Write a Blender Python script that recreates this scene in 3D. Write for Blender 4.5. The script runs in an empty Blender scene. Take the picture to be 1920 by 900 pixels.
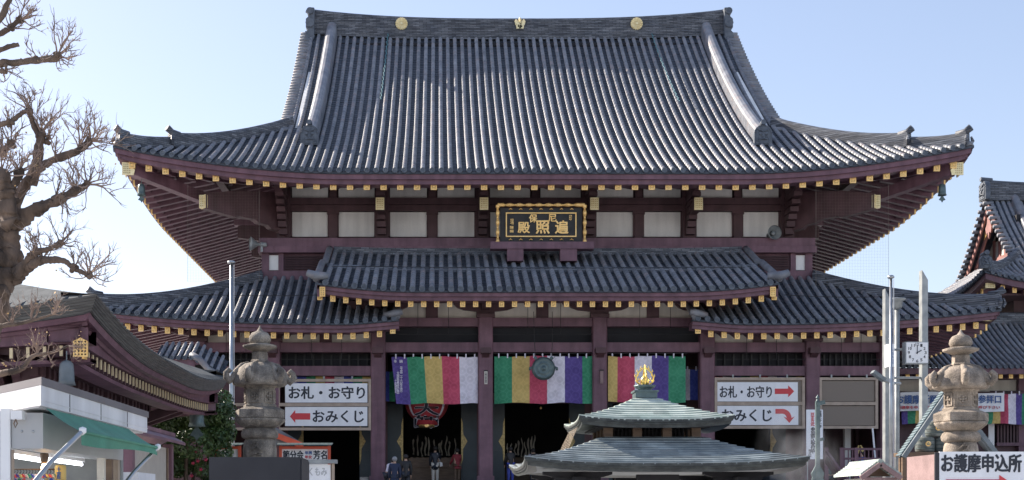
import bpy, math, random, mathutils
from mathutils import Vector, Matrix
R = random.Random(7)
PI = math.pi
SC = bpy.context.scene
COL = SC.collection
# ------------------------------------------------------------------ camera, sky, sun
FP = 2460.0
cam_d = bpy.data.cameras.new('camera')
cam = bpy.data.objects.new('camera', cam_d); COL.objects.link(cam)
cam.location = (0, 0, 1.6); cam.rotation_euler = (PI/2, 0, 0)
cam_d.sensor_width = 36; cam_d.lens = 36*FP/1920
cam_d.shift_x = (960-820)/1920; cam_d.shift_y = (950-450)/1920
cam_d.clip_end = 3000; SC.camera = cam
SUN = Vector((-1.5, 1.0, 1.16)).normalized()
elev = math.asin(SUN.z); azim = math.atan2(SUN.x, SUN.y)
w = bpy.data.worlds.new('World'); SC.world = w; w.use_nodes = True
nt = w.node_tree; bg = nt.nodes['Background']
sky = nt.nodes.new('ShaderNodeTexSky'); sky.sky_type = 'NISHITA'; sky.sun_disc = False
sky.sun_elevation = elev; sky.sun_rotation = azim
sky.air_density = 1.0; sky.dust_density = 0.7; sky.ozone_density = 4.0
hs_ = nt.nodes.new('ShaderNodeGamma'); hs_.inputs[1].default_value = .74; nt.links.new(sky.outputs[0], hs_.inputs['Color'])   # gamma flattens the sky's range, imitating thin even haze in its colour
mx_ = nt.nodes.new('ShaderNodeMix'); mx_.data_type = 'RGBA'; mx_.blend_type = 'MULTIPLY'; mx_.inputs[0].default_value = 1; mx_.inputs[7].default_value = (1.31, 1.13, 1.08, 1)
nt.links.new(hs_.outputs[0], mx_.inputs[6]); nt.links.new(mx_.outputs[2], bg.inputs[0]); bg.inputs[1].default_value = 0.145
sl = bpy.data.lights.new('sun', 'SUN'); sl.energy = 5.0; sl.angle = math.radians(.53); sl.color = (1, .9, .78)
so = bpy.data.objects.new('sun', sl); COL.objects.link(so)
so.rotation_euler = SUN.to_track_quat('Z', 'Y').to_euler()
vs = SC.view_settings; vs.view_transform = 'Standard'; vs.look = 'None'; vs.exposure = 1.05; vs.gamma = 1
vs.use_curve_mapping = False
SC.cycles.max_bounces = 6; SC.cycles.transparent_max_bounces = 12

# ------------------------------------------------------------------ helpers
def P(x, y, Y):
    return Vector(((x-820)/FP*Y, Y, 1.6+(950-y)/FP*Y))
def PX(x, Y): return (x-820)/FP*Y
def PZ(y, Y): return 1.6+(950-y)/FP*Y

MATS = {}
def mat(name, col, col2=None, rough=.6, metal=0., scale=2., bump=0., bscale=20., rnd=.0, stretch=(1, 1, 1), detail=4, thr=(.35, .65), spec=None, emit=None, estr=0, speck=0., streak=0.):
    m = bpy.data.materials.new(name); m.use_nodes = True
    n = m.node_tree.nodes; l = m.node_tree.links; b = n['Principled BSDF']
    b.inputs['Roughness'].default_value = rough; b.inputs['Metallic'].default_value = metal
    if spec is not None: b.inputs['Specular IOR Level'].default_value = spec
    tc = n.new('ShaderNodeTexCoord'); mp = n.new('ShaderNodeMapping'); mp.inputs['Scale'].default_value = stretch
    geo = n.new('ShaderNodeNewGeometry')
    l.new(geo.outputs['Position'], mp.inputs[0])
    out = None
    if col2:
        no = n.new('ShaderNodeTexNoise'); no.inputs['Scale'].default_value = scale; no.inputs['Detail'].default_value = detail
        l.new(mp.outputs[0], no.inputs['Vector'])
        mr = n.new('ShaderNodeMapRange'); mr.inputs[1].default_value = thr[0]; mr.inputs[2].default_value = thr[1]
        l.new(no.outputs[0], mr.inputs[0])
        mx = n.new('ShaderNodeMix'); mx.data_type = 'RGBA'
        mx.inputs[6].default_value = (*col, 1); mx.inputs[7].default_value = (*col2, 1)
        l.new(mr.outputs[0], mx.inputs[0]); out = mx.outputs[2]
    else:
        b.inputs['Base Color'].default_value = (*col, 1)
    for (amt, sc_, st_) in ((speck, 38., (1, 1, 1)), (streak, 3.2, (1, 1, .12))):
        if amt > 0 and out is not None:
            n3 = n.new('ShaderNodeTexNoise'); n3.inputs['Scale'].default_value = sc_; n3.inputs['Detail'].default_value = 5
            mp3 = n.new('ShaderNodeMapping'); mp3.inputs['Scale'].default_value = st_; l.new(geo.outputs['Position'], mp3.inputs[0]); l.new(mp3.outputs[0], n3.inputs['Vector'])
            r3 = n.new('ShaderNodeMapRange'); r3.inputs[1].default_value = .35; r3.inputs[2].default_value = .68; r3.inputs[3].default_value = 1+amt*.45; r3.inputs[4].default_value = 1-amt; l.new(n3.outputs[0], r3.inputs[0])
            v3 = n.new('ShaderNodeVectorMath'); v3.operation = 'SCALE'; l.new(out, v3.inputs[0]); l.new(r3.outputs[0], v3.inputs['Scale']); out = v3.outputs[0]
    if rnd > 0 and out is not None:
        oi = n.new('ShaderNodeObjectInfo'); hs = n.new('ShaderNodeHueSaturation')
        m2 = n.new('ShaderNodeMapRange'); m2.inputs[3].default_value = 1-rnd; m2.inputs[4].default_value = 1+rnd
        l.new(oi.outputs['Random'], m2.inputs[0]); l.new(m2.outputs[0], hs.inputs['Value'])
        l.new(out, hs.inputs['Color']); out = hs.outputs[0]
    if out is not None: l.new(out, b.inputs['Base Color'])
    if bump > 0:
        n2 = n.new('ShaderNodeTexNoise'); n2.inputs['Scale'].default_value = bscale; n2.inputs['Detail'].default_value = 3
        l.new(mp.outputs[0], n2.inputs['Vector'])
        bp = n.new('ShaderNodeBump'); bp.inputs['Strength'].default_value = bump; bp.inputs['Distance'].default_value = .03
        l.new(n2.outputs[0], bp.inputs['Height']); l.new(bp.outputs[0], b.inputs['Normal'])
    if emit:
        b.inputs['Emission Color'].default_value = (*emit, 1); b.inputs['Emission Strength'].default_value = estr
    MATS[name] = m; return m

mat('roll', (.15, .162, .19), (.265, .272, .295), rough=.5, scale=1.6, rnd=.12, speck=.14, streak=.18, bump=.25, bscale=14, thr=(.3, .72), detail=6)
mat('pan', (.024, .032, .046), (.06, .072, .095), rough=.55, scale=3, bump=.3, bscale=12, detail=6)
mat('noshi', (.07, .08, .10), (.17, .18, .20), rough=.55, scale=1.1, bump=.4, bscale=10, stretch=(1.2, 1.2, 11), detail=6, thr=(.38, .62))
mat('clay', (.075, .09, .115), (.13, .15, .18), rough=.6, scale=4, bump=.4, bscale=25)
m = MATS['roll']; n = m.node_tree.nodes; l = m.node_tree.links; b = n['Principled BSDF']; geo = n.new('ShaderNodeNewGeometry'); no = n.new('ShaderNodeTexNoise'); no.inputs['Scale'].default_value = 2.3; no.inputs['Detail'].default_value = 2
l.new(geo.outputs['Position'], no.inputs['Vector']); mr = n.new('ShaderNodeMapRange'); mr.inputs[1].default_value = .56; mr.inputs[2].default_value = .66; mr.inputs[4].default_value = .65; l.new(no.outputs[0], mr.inputs[0])
mx = n.new('ShaderNodeMix'); mx.data_type = 'RGBA'; mx.inputs[7].default_value = (.27, .225, .225, 1); src = b.inputs['Base Color'].links[0].from_socket; l.new(mr.outputs[0], mx.inputs[0]); l.new(src, mx.inputs[6]); l.new(mx.outputs[2], b.inputs['Base Color'])
m = MATS['noshi']; n = m.node_tree.nodes; l = m.node_tree.links; b = n['Principled BSDF']; geo = n.new('ShaderNodeNewGeometry'); sp_ = n.new('ShaderNodeSeparateXYZ'); l.new(geo.outputs['Position'], sp_.inputs[0])
ad = n.new('ShaderNodeMath'); ad.operation = 'ADD'; l.new(sp_.outputs[0], ad.inputs[0]); l.new(sp_.outputs[1], ad.inputs[1]); cb_ = n.new('ShaderNodeCombineXYZ'); l.new(ad.outputs[0], cb_.inputs[0]); l.new(sp_.outputs[2], cb_.inputs[1])
bt_ = n.new('ShaderNodeTexBrick'); bt_.inputs['Scale'].default_value = 1; bt_.inputs['Brick Width'].default_value = .42; bt_.inputs['Row Height'].default_value = .094; bt_.inputs['Mortar Size'].default_value = .012; bt_.inputs['Color1'].default_value = (.65, .65, .68, 1); bt_.inputs['Color2'].default_value = (1.5, 1.5, 1.5, 1); bt_.inputs['Mortar'].default_value = (.25, .25, .25, 1)
l.new(cb_.outputs[0], bt_.inputs['Vector']); mx = n.new('ShaderNodeMix'); mx.data_type = 'RGBA'; mx.blend_type = 'MULTIPLY'; mx.inputs[0].default_value = 1; src = b.inputs['Base Color'].links[0].from_socket; l.new(src, mx.inputs[6]); l.new(bt_.outputs['Color'], mx.inputs[7]); l.new(mx.outputs[2], b.inputs['Base Color'])
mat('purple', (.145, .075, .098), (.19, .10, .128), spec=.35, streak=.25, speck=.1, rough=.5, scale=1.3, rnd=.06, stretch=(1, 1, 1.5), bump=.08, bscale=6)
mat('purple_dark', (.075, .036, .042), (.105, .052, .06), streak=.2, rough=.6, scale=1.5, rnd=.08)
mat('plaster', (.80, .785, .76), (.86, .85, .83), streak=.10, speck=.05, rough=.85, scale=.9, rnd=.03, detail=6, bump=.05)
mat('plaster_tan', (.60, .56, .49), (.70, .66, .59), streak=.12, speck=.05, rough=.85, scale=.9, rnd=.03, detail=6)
mat('gold', (.95, .58, .19), (1., .68, .28), rough=.38, metal=.35, scale=8)
mat('gold_dark', (.55, .34, .11), (.82, .55, .22), rough=.45, metal=.35, scale=24, thr=(.42, .55))
mat('gold_pale', (.86, .70, .36), (.95, .82, .50), rough=.4, metal=.3, scale=8)
mat('gate_sheet', (.085, .095, .10), (.13, .14, .145), rough=.9, scale=3, spec=.15)
mat('gold_cream', (.70, .56, .34), (.80, .66, .42), rough=.5, metal=.2, scale=8)
mat('lantern_red', (.33, .03, .04), (.40, .04, .05), rough=.6, scale=3)
mat('gold_bright', (.95, .68, .2), None, rough=.25, metal=.8)
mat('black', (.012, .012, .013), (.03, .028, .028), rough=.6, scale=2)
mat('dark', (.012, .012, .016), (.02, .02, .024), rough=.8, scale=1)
mat('door', (.022, .035, .045), (.03, .048, .06), rough=.4, scale=2)
mat('teal_chain', (.09, .24, .28), None, rough=.5)
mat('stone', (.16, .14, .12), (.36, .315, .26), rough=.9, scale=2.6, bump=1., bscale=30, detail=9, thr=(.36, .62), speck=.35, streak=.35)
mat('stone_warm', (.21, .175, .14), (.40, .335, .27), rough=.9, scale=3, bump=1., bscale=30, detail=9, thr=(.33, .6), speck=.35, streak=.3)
mat('copper', (.15, .18, .19), (.32, .36, .365), rough=.5, scale=2.2, bump=.25, bscale=12, stretch=(1, 1, 1), detail=7, thr=(.35, .68), rnd=.22)
mat('copper_green', (.33, .40, .36), (.54, .59, .53), rough=.5, scale=2.6, bump=.25, bscale=12, detail=7, thr=(.35, .68), rnd=.2)
mat('copper_edge', (.022, .027, .028), (.07, .08, .075), rough=.5, scale=5, detail=8, stretch=(1, 1, 2), thr=(.4, .7))
mat('brown_copper', (.07, .065, .06), (.12, .115, .105), rough=.45, scale=2, stretch=(1, 1, 8), detail=6)
mat('slate_blue', (.11, .16, .18), (.19, .25, .27), rough=.5, scale=4, speck=.2, rnd=.15)
mat('grey_copper', (.12, .145, .16), (.20, .23, .25), rough=.5, scale=2)
mat('bark', (.055, .04, .032), (.20, .145, .112), rough=.95, scale=3.5, bump=1., bscale=14, stretch=(1, 1, .35), detail=9, thr=(.35, .65))
mat('twig', (.20, .145, .12), (.34, .25, .20), rough=.9, scale=3)
mat('dry_leaf', (.55, .33, .14), (.66, .48, .25), rough=.8, scale=5)
mat('leaf', (.030, .065, .022), (.085, .14, .035), rough=.4, scale=2.2, detail=6)
mat('flower', (.32, .015, .05), None, rough=.6)
mat('steel', (.34, .36, .38), (.46, .48, .49), rough=.32, metal=.85, scale=3)
mat('galv', (.24, .26, .27), (.36, .38, .38), rough=.5, metal=.4, scale=3, detail=6)
mat('white', (.78, .79, .80), (.83, .84, .85), rough=.5, scale=2)
mat('sign_white', (.80, .81, .84), (.84, .85, .87), speck=.04, streak=.06, rough=.45, scale=1)
mat('sign_frame', (.34, .27, .21), (.44, .35, .28), rough=.6, scale=3)
mat('sign_mesh', (.19, .155, .125), (.24, .20, .165), rough=.7, scale=40)
mat('ink', (.018, .022, .035), None, rough=.5)
mat('ink_blue', (.03, .10, .30), None, rough=.5)
mat('red', (.62, .05, .06), None, rough=.5)
mat('red_ink', (.55, .05, .07), None, rough=.5)
mat('orange_red', (.60, .09, .04), (.66, .12, .06), rough=.5, scale=3)
mat('bronze', (.075, .11, .115), (.13, .18, .18), rough=.45, metal=.35, scale=5, detail=6)
mat('bronze_gold', (.25, .19, .09), (.45, .34, .15), rough=.4, metal=.6, scale=12)
mat('wood', (.11, .07, .045), (.17, .11, .07), rough=.6, scale=3, stretch=(1, 1, 6))
mat('pink_board', (.22, .145, .14), (.29, .195, .19), speck=.15, rough=.7, scale=4, detail=8)
mat('black_board', (.02, .02, .026), (.028, .028, .035), rough=.5, scale=2)
mat('shop_grey', (.40, .41, .42), (.46, .47, .48), rough=.5, scale=2)
mat('shop_white', (.60, .61, .64), (.70, .71, .73), streak=.14, rough=.45, scale=2)
mat('shop_cap', (.12, .11, .12), (.15, .14, .15), rough=.5, scale=2)
mat('awning', (.06, .23, .15), (.08, .28, .19), streak=.15, speck=.08, rough=.7, scale=2)
mat('tube_light', (.9, .95, 1), None, emit=(.9, .96, 1), estr=6)
mat('happi', (.02, .07, .42), None, rough=.7)
mat('navy', (.02, .03, .07), None, rough=.7)
mat('wine', (.25, .03, .04), None, rough=.7)
mat('bulb', (1, .8, .5), None, emit=(1, .62, .28), estr=9)
mat('skin', (.52, .33, .24), None, rough=.6)
mat('hair', (.02, .017, .016), None, rough=.6)
mat('hair_grey', (.30, .30, .31), None, rough=.7)
mat('ground', (.38, .375, .37), (.46, .455, .45), rough=.9, scale=.6, detail=8, bump=.3, bscale=6)
mat('foliage_far', (.04, .07, .03), (.09, .12, .05), rough=.8, scale=2)
mat('frost', (.36, .33, .29), (.44, .41, .36), rough=.35, scale=10, stretch=(4, 4, 1))
mat('straw', (.10, .12, .12), (.20, .22, .21), rough=.9, scale=6)
for nm, c in dict(c_purple=(.07, .042, .21), c_green=(.025, .21, .105), c_yellow=(.50, .36, .115), c_red=(.43, .05, .10), c_white=(.60, .57, .64), c_blue=(.04, .06, .32)).items():
    mat(nm, c, tuple(min(1, v*1.25+.015) for v in c), rough=.75, scale=2.5, bump=.25, bscale=4)
    # woven roundels of the brocade
    m = MATS[nm]; n = m.node_tree.nodes; l = m.node_tree.links; b = n['Principled BSDF']
    vo = n.new('ShaderNodeTexVoronoi'); vo.feature = 'F1'; vo.inputs['Scale'].default_value = 2.7; vo.inputs['Randomness'].default_value = .12
    geo = n.new('ShaderNodeNewGeometry'); mp = n.new('ShaderNodeMapping'); mp.inputs['Scale'].default_value = (1, .0, 1)
    l.new(geo.outputs['Position'], mp.inputs[0]); l.new(mp.outputs[0], vo.inputs['Vector'])
    w1 = n.new('ShaderNodeMath'); w1.operation = 'MULTIPLY'; w1.inputs[1].default_value = 16; l.new(vo.outputs['Distance'], w1.inputs[0])
    w2 = n.new('ShaderNodeMath'); w2.operation = 'SINE'; l.new(w1.outputs[0], w2.inputs[0])
    mr = n.new('ShaderNodeMapRange'); mr.inputs[1].default_value = .3; mr.inputs[2].default_value = 1; mr.inputs[4].default_value = .32
    l.new(w2.outputs[0], mr.inputs[0])
    src = b.inputs['Base Color'].links[0].from_socket
    mx = n.new('ShaderNodeMix'); mx.data_type = 'RGBA'; mx.inputs[7].default_value = (*[min(1, v*1.5+.06) for v in c], 1)
    l.new(mr.outputs[0], mx.inputs[0]); l.new(src, mx.inputs[6]); l.new(mx.outputs[2], b.inputs['Base Color'])

def netting_mat(name, col, density, scale):
    m = bpy.data.materials.new(name); m.use_nodes = True
    n = m.node_tree.nodes; l = m.node_tree.links; b = n['Principled BSDF']; b.inputs['Base Color'].default_value = (*col, 1)
    b.inputs['Roughness'].default_value = .8
    geo = n.new('ShaderNodeNewGeometry'); sep = n.new('ShaderNodeSeparateXYZ'); l.new(geo.outputs['Position'], sep.inputs[0])
    ad = n.new('ShaderNodeMath'); ad.operation = 'ADD'; l.new(sep.outputs[0], ad.inputs[0]); l.new(sep.outputs[1], ad.inputs[1])
    outs = []
    for s in (ad.outputs[0], sep.outputs[2]):
        a = n.new('ShaderNodeMath'); a.operation = 'MULTIPLY'; a.inputs[1].default_value = scale; l.new(s, a.inputs[0])
        f = n.new('ShaderNodeMath'); f.operation = 'FRACT'; l.new(a.outputs[0], f.inputs[0])
        g = n.new('ShaderNodeMath'); g.operation = 'LESS_THAN'; g.inputs[1].default_value = density; l.new(f.outputs[0], g.inputs[0])
        outs.append(g.outputs[0])
    mx = n.new('ShaderNodeMath'); mx.operation = 'MAXIMUM'; l.new(outs[0], mx.inputs[0]); l.new(outs[1], mx.inputs[1])
    l.new(mx.outputs[0], b.inputs['Alpha']); MATS[name] = m
netting_mat('netting', (.30, .31, .34), .045, 14.)
netting_mat('wire_mesh', (.18, .14, .10), .26, 22.)

W = {}      # world location of each created object (no object here is rotated above a part)
def reg(o, loc): W[o.name] = Vector(loc); return o
def thing(name, label, cat, loc=(0, 0, 0), group=None):
    o = bpy.data.objects.new(name, None); COL.objects.link(o); o.location = loc; o.empty_display_size = .3
    o['label'] = label; o['category'] = cat
    if group: o['group'] = group
    return reg(o, loc)
def link(name, me, parent=None, loc=(0, 0, 0), rz=0., kind=None):
    o = bpy.data.objects.new(name, me); COL.objects.link(o); loc = Vector(loc)
    if parent is not None:
        o.parent = parent; o.location = loc-W[parent.name]
    else: o.location = loc
    o.rotation_euler = (0, 0, rz)
    if kind: o['kind'] = kind
    return reg(o, loc)
def tag(o, label, cat, group=None):
    o['label'] = label; o['category'] = cat
    if group: o['group'] = group
    return o

class MB:
    def __init__(s): s.v = []; s.f = []; s.m = []; s.cur = 0; s.sm = []; s.smooth = False
    def mi(s, i): s.cur = i; return s
    def add(s, vs, fs):
        o = len(s.v); s.v += [tuple(p) for p in vs]
        for f in fs: s.f.append(tuple(i+o for i in f)); s.m.append(s.cur); s.sm.append(s.smooth)
        return s
    def box(s, x0, x1, y0, y1, z0, z1):
        return s.add([(x0, y0, z0), (x1, y0, z0), (x1, y1, z0), (x0, y1, z0), (x0, y0, z1), (x1, y0, z1), (x1, y1, z1), (x0, y1, z1)],
                     [(0, 3, 2, 1), (4, 5, 6, 7), (0, 1, 5, 4), (1, 2, 6, 5), (2, 3, 7, 6), (3, 0, 4, 7)])
    def hexa(s, a, b):        # two quads a (4 pts) and b (4 pts) joined
        return s.add(list(a)+list(b), [(0, 3, 2, 1), (4, 5, 6, 7), (0, 1, 5, 4), (1, 2, 6, 5), (2, 3, 7, 6), (3, 0, 4, 7)])
    def beam(s, a, b, w_, h, up=Vector((0, 0, 1))):
        a = Vector(a); b = Vector(b); d = (b-a).normalized(); r = d.cross(up)
        if r.length < 1e-4: r = Vector((1, 0, 0))
        r.normalize(); u = r.cross(d).normalized()
        q = lambda p: [p-r*w_/2-u*h/2, p+r*w_/2-u*h/2, p+r*w_/2+u*h/2, p-r*w_/2+u*h/2]
        A = q(a); B = q(b)
        return s.add(A+B, [(0, 1, 2, 3), (7, 6, 5, 4), (0, 4, 5, 1), (1, 5, 6, 2), (2, 6, 7, 3), (3, 7, 4, 0)])
    def tube(s, pts, rad, n=8, caps=True):
        pts = [Vector(p) for p in pts]; k = len(pts)
        if not hasattr(rad, '__len__'): rad = [rad]*k
        vs = []; r0 = None
        for i, p in enumerate(pts):
            d = (pts[min(i+1, k-1)]-pts[max(i-1, 0)])
            d = d.normalized() if d.length > 1e-9 else Vector((0, 0, 1))
            if r0 is None:
                r0 = d.cross(Vector((0, 0, 1)));
                if r0.length < .05: r0 = d.cross(Vector((0, 1, 0)))
            r0 = (r0-d*r0.dot(d)).normalized(); u = r0.cross(d)
            for j in range(n):
                a = 2*PI*j/n; vs.append(p+(r0*math.cos(a)+u*math.sin(a))*rad[i])
        fs = [(i*n+j, i*n+(j+1) % n, (i+1)*n+(j+1) % n, (i+1)*n+j) for i in range(k-1) for j in range(n)]
        if caps: fs += [tuple(range(n-1, -1, -1)), tuple((k-1)*n+j for j in range(n))]
        return s.add(vs, fs)
    def lathe(s, prof, c=(0, 0, 0), n=24, axis='z', fn=None, cap=True, ph=0.):
        vs = []
        for (r, z) in prof:
            for j in range(n):
                a = 2*PI*j/n+ph; rr = r if fn is None else fn(r, z, a)
                x, y = rr*math.cos(a), rr*math.sin(a)
                p = (x, y, z) if axis == 'z' else ((x, z, y) if axis == 'y' else (z, x, y))
                vs.append((c[0]+p[0], c[1]+p[1], c[2]+p[2]))
        k = len(prof)
        fs = [(i*n+j, i*n+(j+1) % n, (i+1)*n+(j+1) % n, (i+1)*n+j) for i in range(k-1) for j in range(n)]
        if cap: fs += [tuple(range(n-1, -1, -1)), tuple((k-1)*n+j for j in range(n))]
        return s.add(vs, fs)
    def prism(s, poly, y0, y1, plane='xz'):      # polygon in plane, extruded along the third axis
        n = len(poly); m = {'xz': lambda a, b, t: (a, t, b), 'yz': lambda a, b, t: (t, a, b), 'xy': lambda a, b, t: (a, b, t)}[plane]
        vs = [m(a, b, y0) for a, b in poly]+[m(a, b, y1) for a, b in poly]
        return s.add(vs, [tuple(range(n)), tuple(range(2*n-1, n-1, -1))]+[(i, n+i, n+(i+1) % n, (i+1) % n) for i in range(n)])
    def sweep(s, sec, path):     # sec: list of polygons (each list of Vectors) along path
        n = len(sec[0]); vs = [p for q in sec for p in q]; k = len(sec)
        fs = [(i*n+j, i*n+(j+1) % n, (i+1)*n+(j+1) % n, (i+1)*n+j) for i in range(k-1) for j in range(n)]
        fs += [tuple(range(n-1, -1, -1)), tuple((k-1)*n+j for j in range(n))]
        return s.add(vs, fs)
    def grid(s, fn, nu, nv):
        vs = [fn(i/nu, j/nv) for j in range(nv+1) for i in range(nu+1)]
        return s.add(vs, [(j*(nu+1)+i, j*(nu+1)+i+1, (j+1)*(nu+1)+i+1, (j+1)*(nu+1)+i) for j in range(nv) for i in range(nu)])
    def mesh(s, name, mats, off=(0, 0, 0), fix=True):
        me = bpy.data.meshes.new(name); o = Vector(off)
        me.from_pydata([(p[0]-o.x, p[1]-o.y, p[2]-o.z) for p in s.v], [], s.f)
        for mm in (mats if isinstance(mats, (list, tuple)) else [mats]): me.materials.append(MATS[mm])
        me.polygons.foreach_set('material_index', s.m); me.polygons.foreach_set('use_smooth', s.sm)
        me.update()
        if fix and len(s.f) < 60000:
            import bmesh
            bm = bmesh.new(); bm.from_mesh(me); bmesh.ops.recalc_face_normals(bm, faces=bm.faces); bm.to_mesh(me); bm.free()
        return me
    def build(s, name, mats, parent=None, loc=None, kind=None, fix=True):
        """vertices are world coordinates; the object's origin goes to loc (default: the parent's)"""
        L = Vector(loc) if loc is not None else (W[parent.name] if parent is not None else Vector((0, 0, 0)))
        return link(name, s.mesh(name, mats, L, fix), parent, L, 0, kind)

def text(parent, name, s, x0, x1, z0, z1, y, m, depth=.01, bold=0., vertical=False, rz=0., label=None, res=3):
    """text fitted to the rectangle x0..x1, z0..z1 on the plane y, facing -Y"""
    cu = bpy.data.curves.new('t', 'FONT'); cu.body = '\n'.join(s) if vertical else s
    cu.size = 1; cu.resolution_u = res; cu.extrude = .001
    if vertical: cu.space_line = .82; cu.align_x = 'CENTER'
    ob = bpy.data.objects.new('t', cu); COL.objects.link(ob)
    dg = bpy.context.evaluated_depsgraph_get(); me = bpy.data.meshes.new_from_object(ob.evaluated_get(dg))
    bpy.data.objects.remove(ob); bpy.data.curves.remove(cu)
    if not me.vertices: return None
    co = [tuple(v.co) for v in me.vertices]; fc = [tuple(p.vertices) for p in me.polygons]; bpy.data.meshes.remove(me)
    xs = [c[0] for c in co]; ys = [c[1] for c in co]
    ax, bx, ay, by = min(xs), max(xs), min(ys), max(ys)
    L = Vector(((x0+x1)/2, y, (z0+z1)/2)); ch = max(1, len([c for c in s if c != '　'])); bw = bold*(min((x1-x0)/(1 if vertical else ch), (z1-z0)/(ch if vertical else 1)))
    vs_, fs_ = [], []
    shifts = [(0, 0)] if bw <= 0 else [(-bw, 0), (bw, 0), (0, bw*.8), (0, -bw*.8), (bw*.7, bw*.6), (-bw*.7, -bw*.6)]
    for k, (dx, dz) in enumerate(shifts):
        o = len(vs_)
        for c in co:
            X = x0+(c[0]-ax)/(bx-ax)*(x1-x0)-L.x; Z = z0+(c[1]-ay)/(by-ay)*(z1-z0)-L.z
            vs_.append((X+dx, -(depth+.0008*k) if c[2] > 0 else 0.0, Z+dz))
        fs_ += [tuple(i+o for i in f) for f in fc]
    me = bpy.data.meshes.new(name); me.from_pydata(vs_, [], fs_); me.materials.append(MATS[m])
    return link(name, me, parent, L, rz)

# ------------------------------------------------------------------ setting
g = MB(); g.grid(lambda u, v: (-900+1800*u, -300+1800*v, 0), 8, 8)
gr = g.build('ground', 'ground', kind='structure')
# ------------------------------------------------------------------ roof machinery
def rot(rz, u, s): c, d = math.cos(rz), math.sin(rz); return (u*c-s*d, u*d+s*c)
DISC = {}
def disc_mesh(r):
    if r not in DISC:
        b = MB(); b.smooth = False
        b.lathe([(r*.2, -.055), (r*.25, -.045), (r*.62, -.045), (r*.66, -.07), (r*.98, -.07), (r*1.02, -.05), (r*1.02, .06)], n=14, axis='y')
        DISC[r] = b.mesh('round_end_tile', 'clay', (0, 0, 0))
    return DISC[r]
def face(roof, org, rz, zf, smax, u0, u1, pitch, r, rows=True, course=.27, s0=0., tile=.36, step=.035, pans=True, ends=True, share=None, rowname='tile_row'):
    """one sloping tiled face: org = eave midpoint (x,y); zf(u,s), smax(u); local u along eave, s inward"""
    n0 = math.ceil(u0/pitch); n1 = math.floor(u1/pitch)
    cache = {}
    L = Vector((org[0], org[1], 0))
    if rows:
        for i in range(n0, n1+1):
            u = i*pitch; sm = smax(u, u)
            if sm-s0 < .25: continue
            key = 'c' if (share and abs(u) < share) else i
            if key not in cache:
                b = MB(); b.smooth = True; n = max(1, round((sm-s0)/tile)); A = 6
                for k in range(n):
                    sa = s0+(sm-s0)*k/n; sb = s0+(sm-s0)*(k+1)/n
                    ring = []
                    for (s_, rr) in ((sa, r*1.06), (sb, r*.95)):
                        z = zf(u, s_)
                        ring += [(rr*math.cos(PI*j/A), s_, z+.05+rr*1.2*math.sin(PI*j/A)) for j in range(A+1)]
                    fs = [(j, j+1, A+2+j, A+1+j) for j in range(A)]
                    if k == 0 or True: fs.append(tuple(range(A, -1, -1)))
                    b.add(ring, fs)
                cache[key] = b.mesh(rowname, 'roll', fix=False)
            x, y = rot(rz, u, 0)
            link(rowname, cache[key], roof, (org[0]+x, org[1]+y, 0), rz)
            if ends:
                link('round_end_tile', disc_mesh(r*1.16), roof, (org[0]+x+rot(rz, 0, s0)[0], org[1]+y+rot(rz, 0, s0)[1], zf(u, s0)+.05), rz)
    if pans:
        b = MB(); b.smooth = False
        for i in range(n0-1, n1+1):
            ua, ub = i*pitch, (i+1)*pitch; ua = max(ua, u0); ub = min(ub, u1)
            if ub-ua < .02: continue
            um = (ua+ub)/2; S = [smax(ua, um), smax(um, um), smax(ub, um)]; U = [ua, um, ub]; D = [0, -.03, 0]
            mx = max(S)
            if mx-s0 < .05: continue
            n = max(1, math.ceil((mx-s0)/course)); vs_ = []; fs = []
            for k in range(n):
                sa = s0+k*course; sb = s0+(k+1)*course
                for (s_, dz) in ((sa, step), (sb, 0)):
                    for q in range(3):
                        sc = min(s_, max(S[q], s0)); vs_.append((U[q], sc, zf(U[q], sc)+dz+D[q]))
                o = k*6; fs += [(o, o+1, o+4, o+3), (o+1, o+2, o+5, o+4)]
                if k: fs += [(o-3, o-2, o+1, o), (o-2, o-1, o+2, o+1)]
            b.add(vs_, fs)
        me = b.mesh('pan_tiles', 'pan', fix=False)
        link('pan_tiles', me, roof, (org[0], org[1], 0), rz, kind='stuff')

def strip(name, m, parent, org, rz, sec, us, zo, kind=None, ext=None):
    """sweep the section polygon sec [(s,z)] along the eave, raised by zo(u)"""
    b = MB(); secs = []
    for u in us:
        q = []
        for (s_, z_) in sec:
            e = 0 if ext is None else ext(u, s_)
            x, y = rot(rz, u+e, s_); q.append(Vector((org[0]+x, org[1]+y, z_+zo(u))))
        secs.append(q)
    b.sweep(secs, None); return b.build(name, m, parent)
def lin(a, b, n): return [a+(b-a)*i/n for i in range(n+1)]

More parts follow.
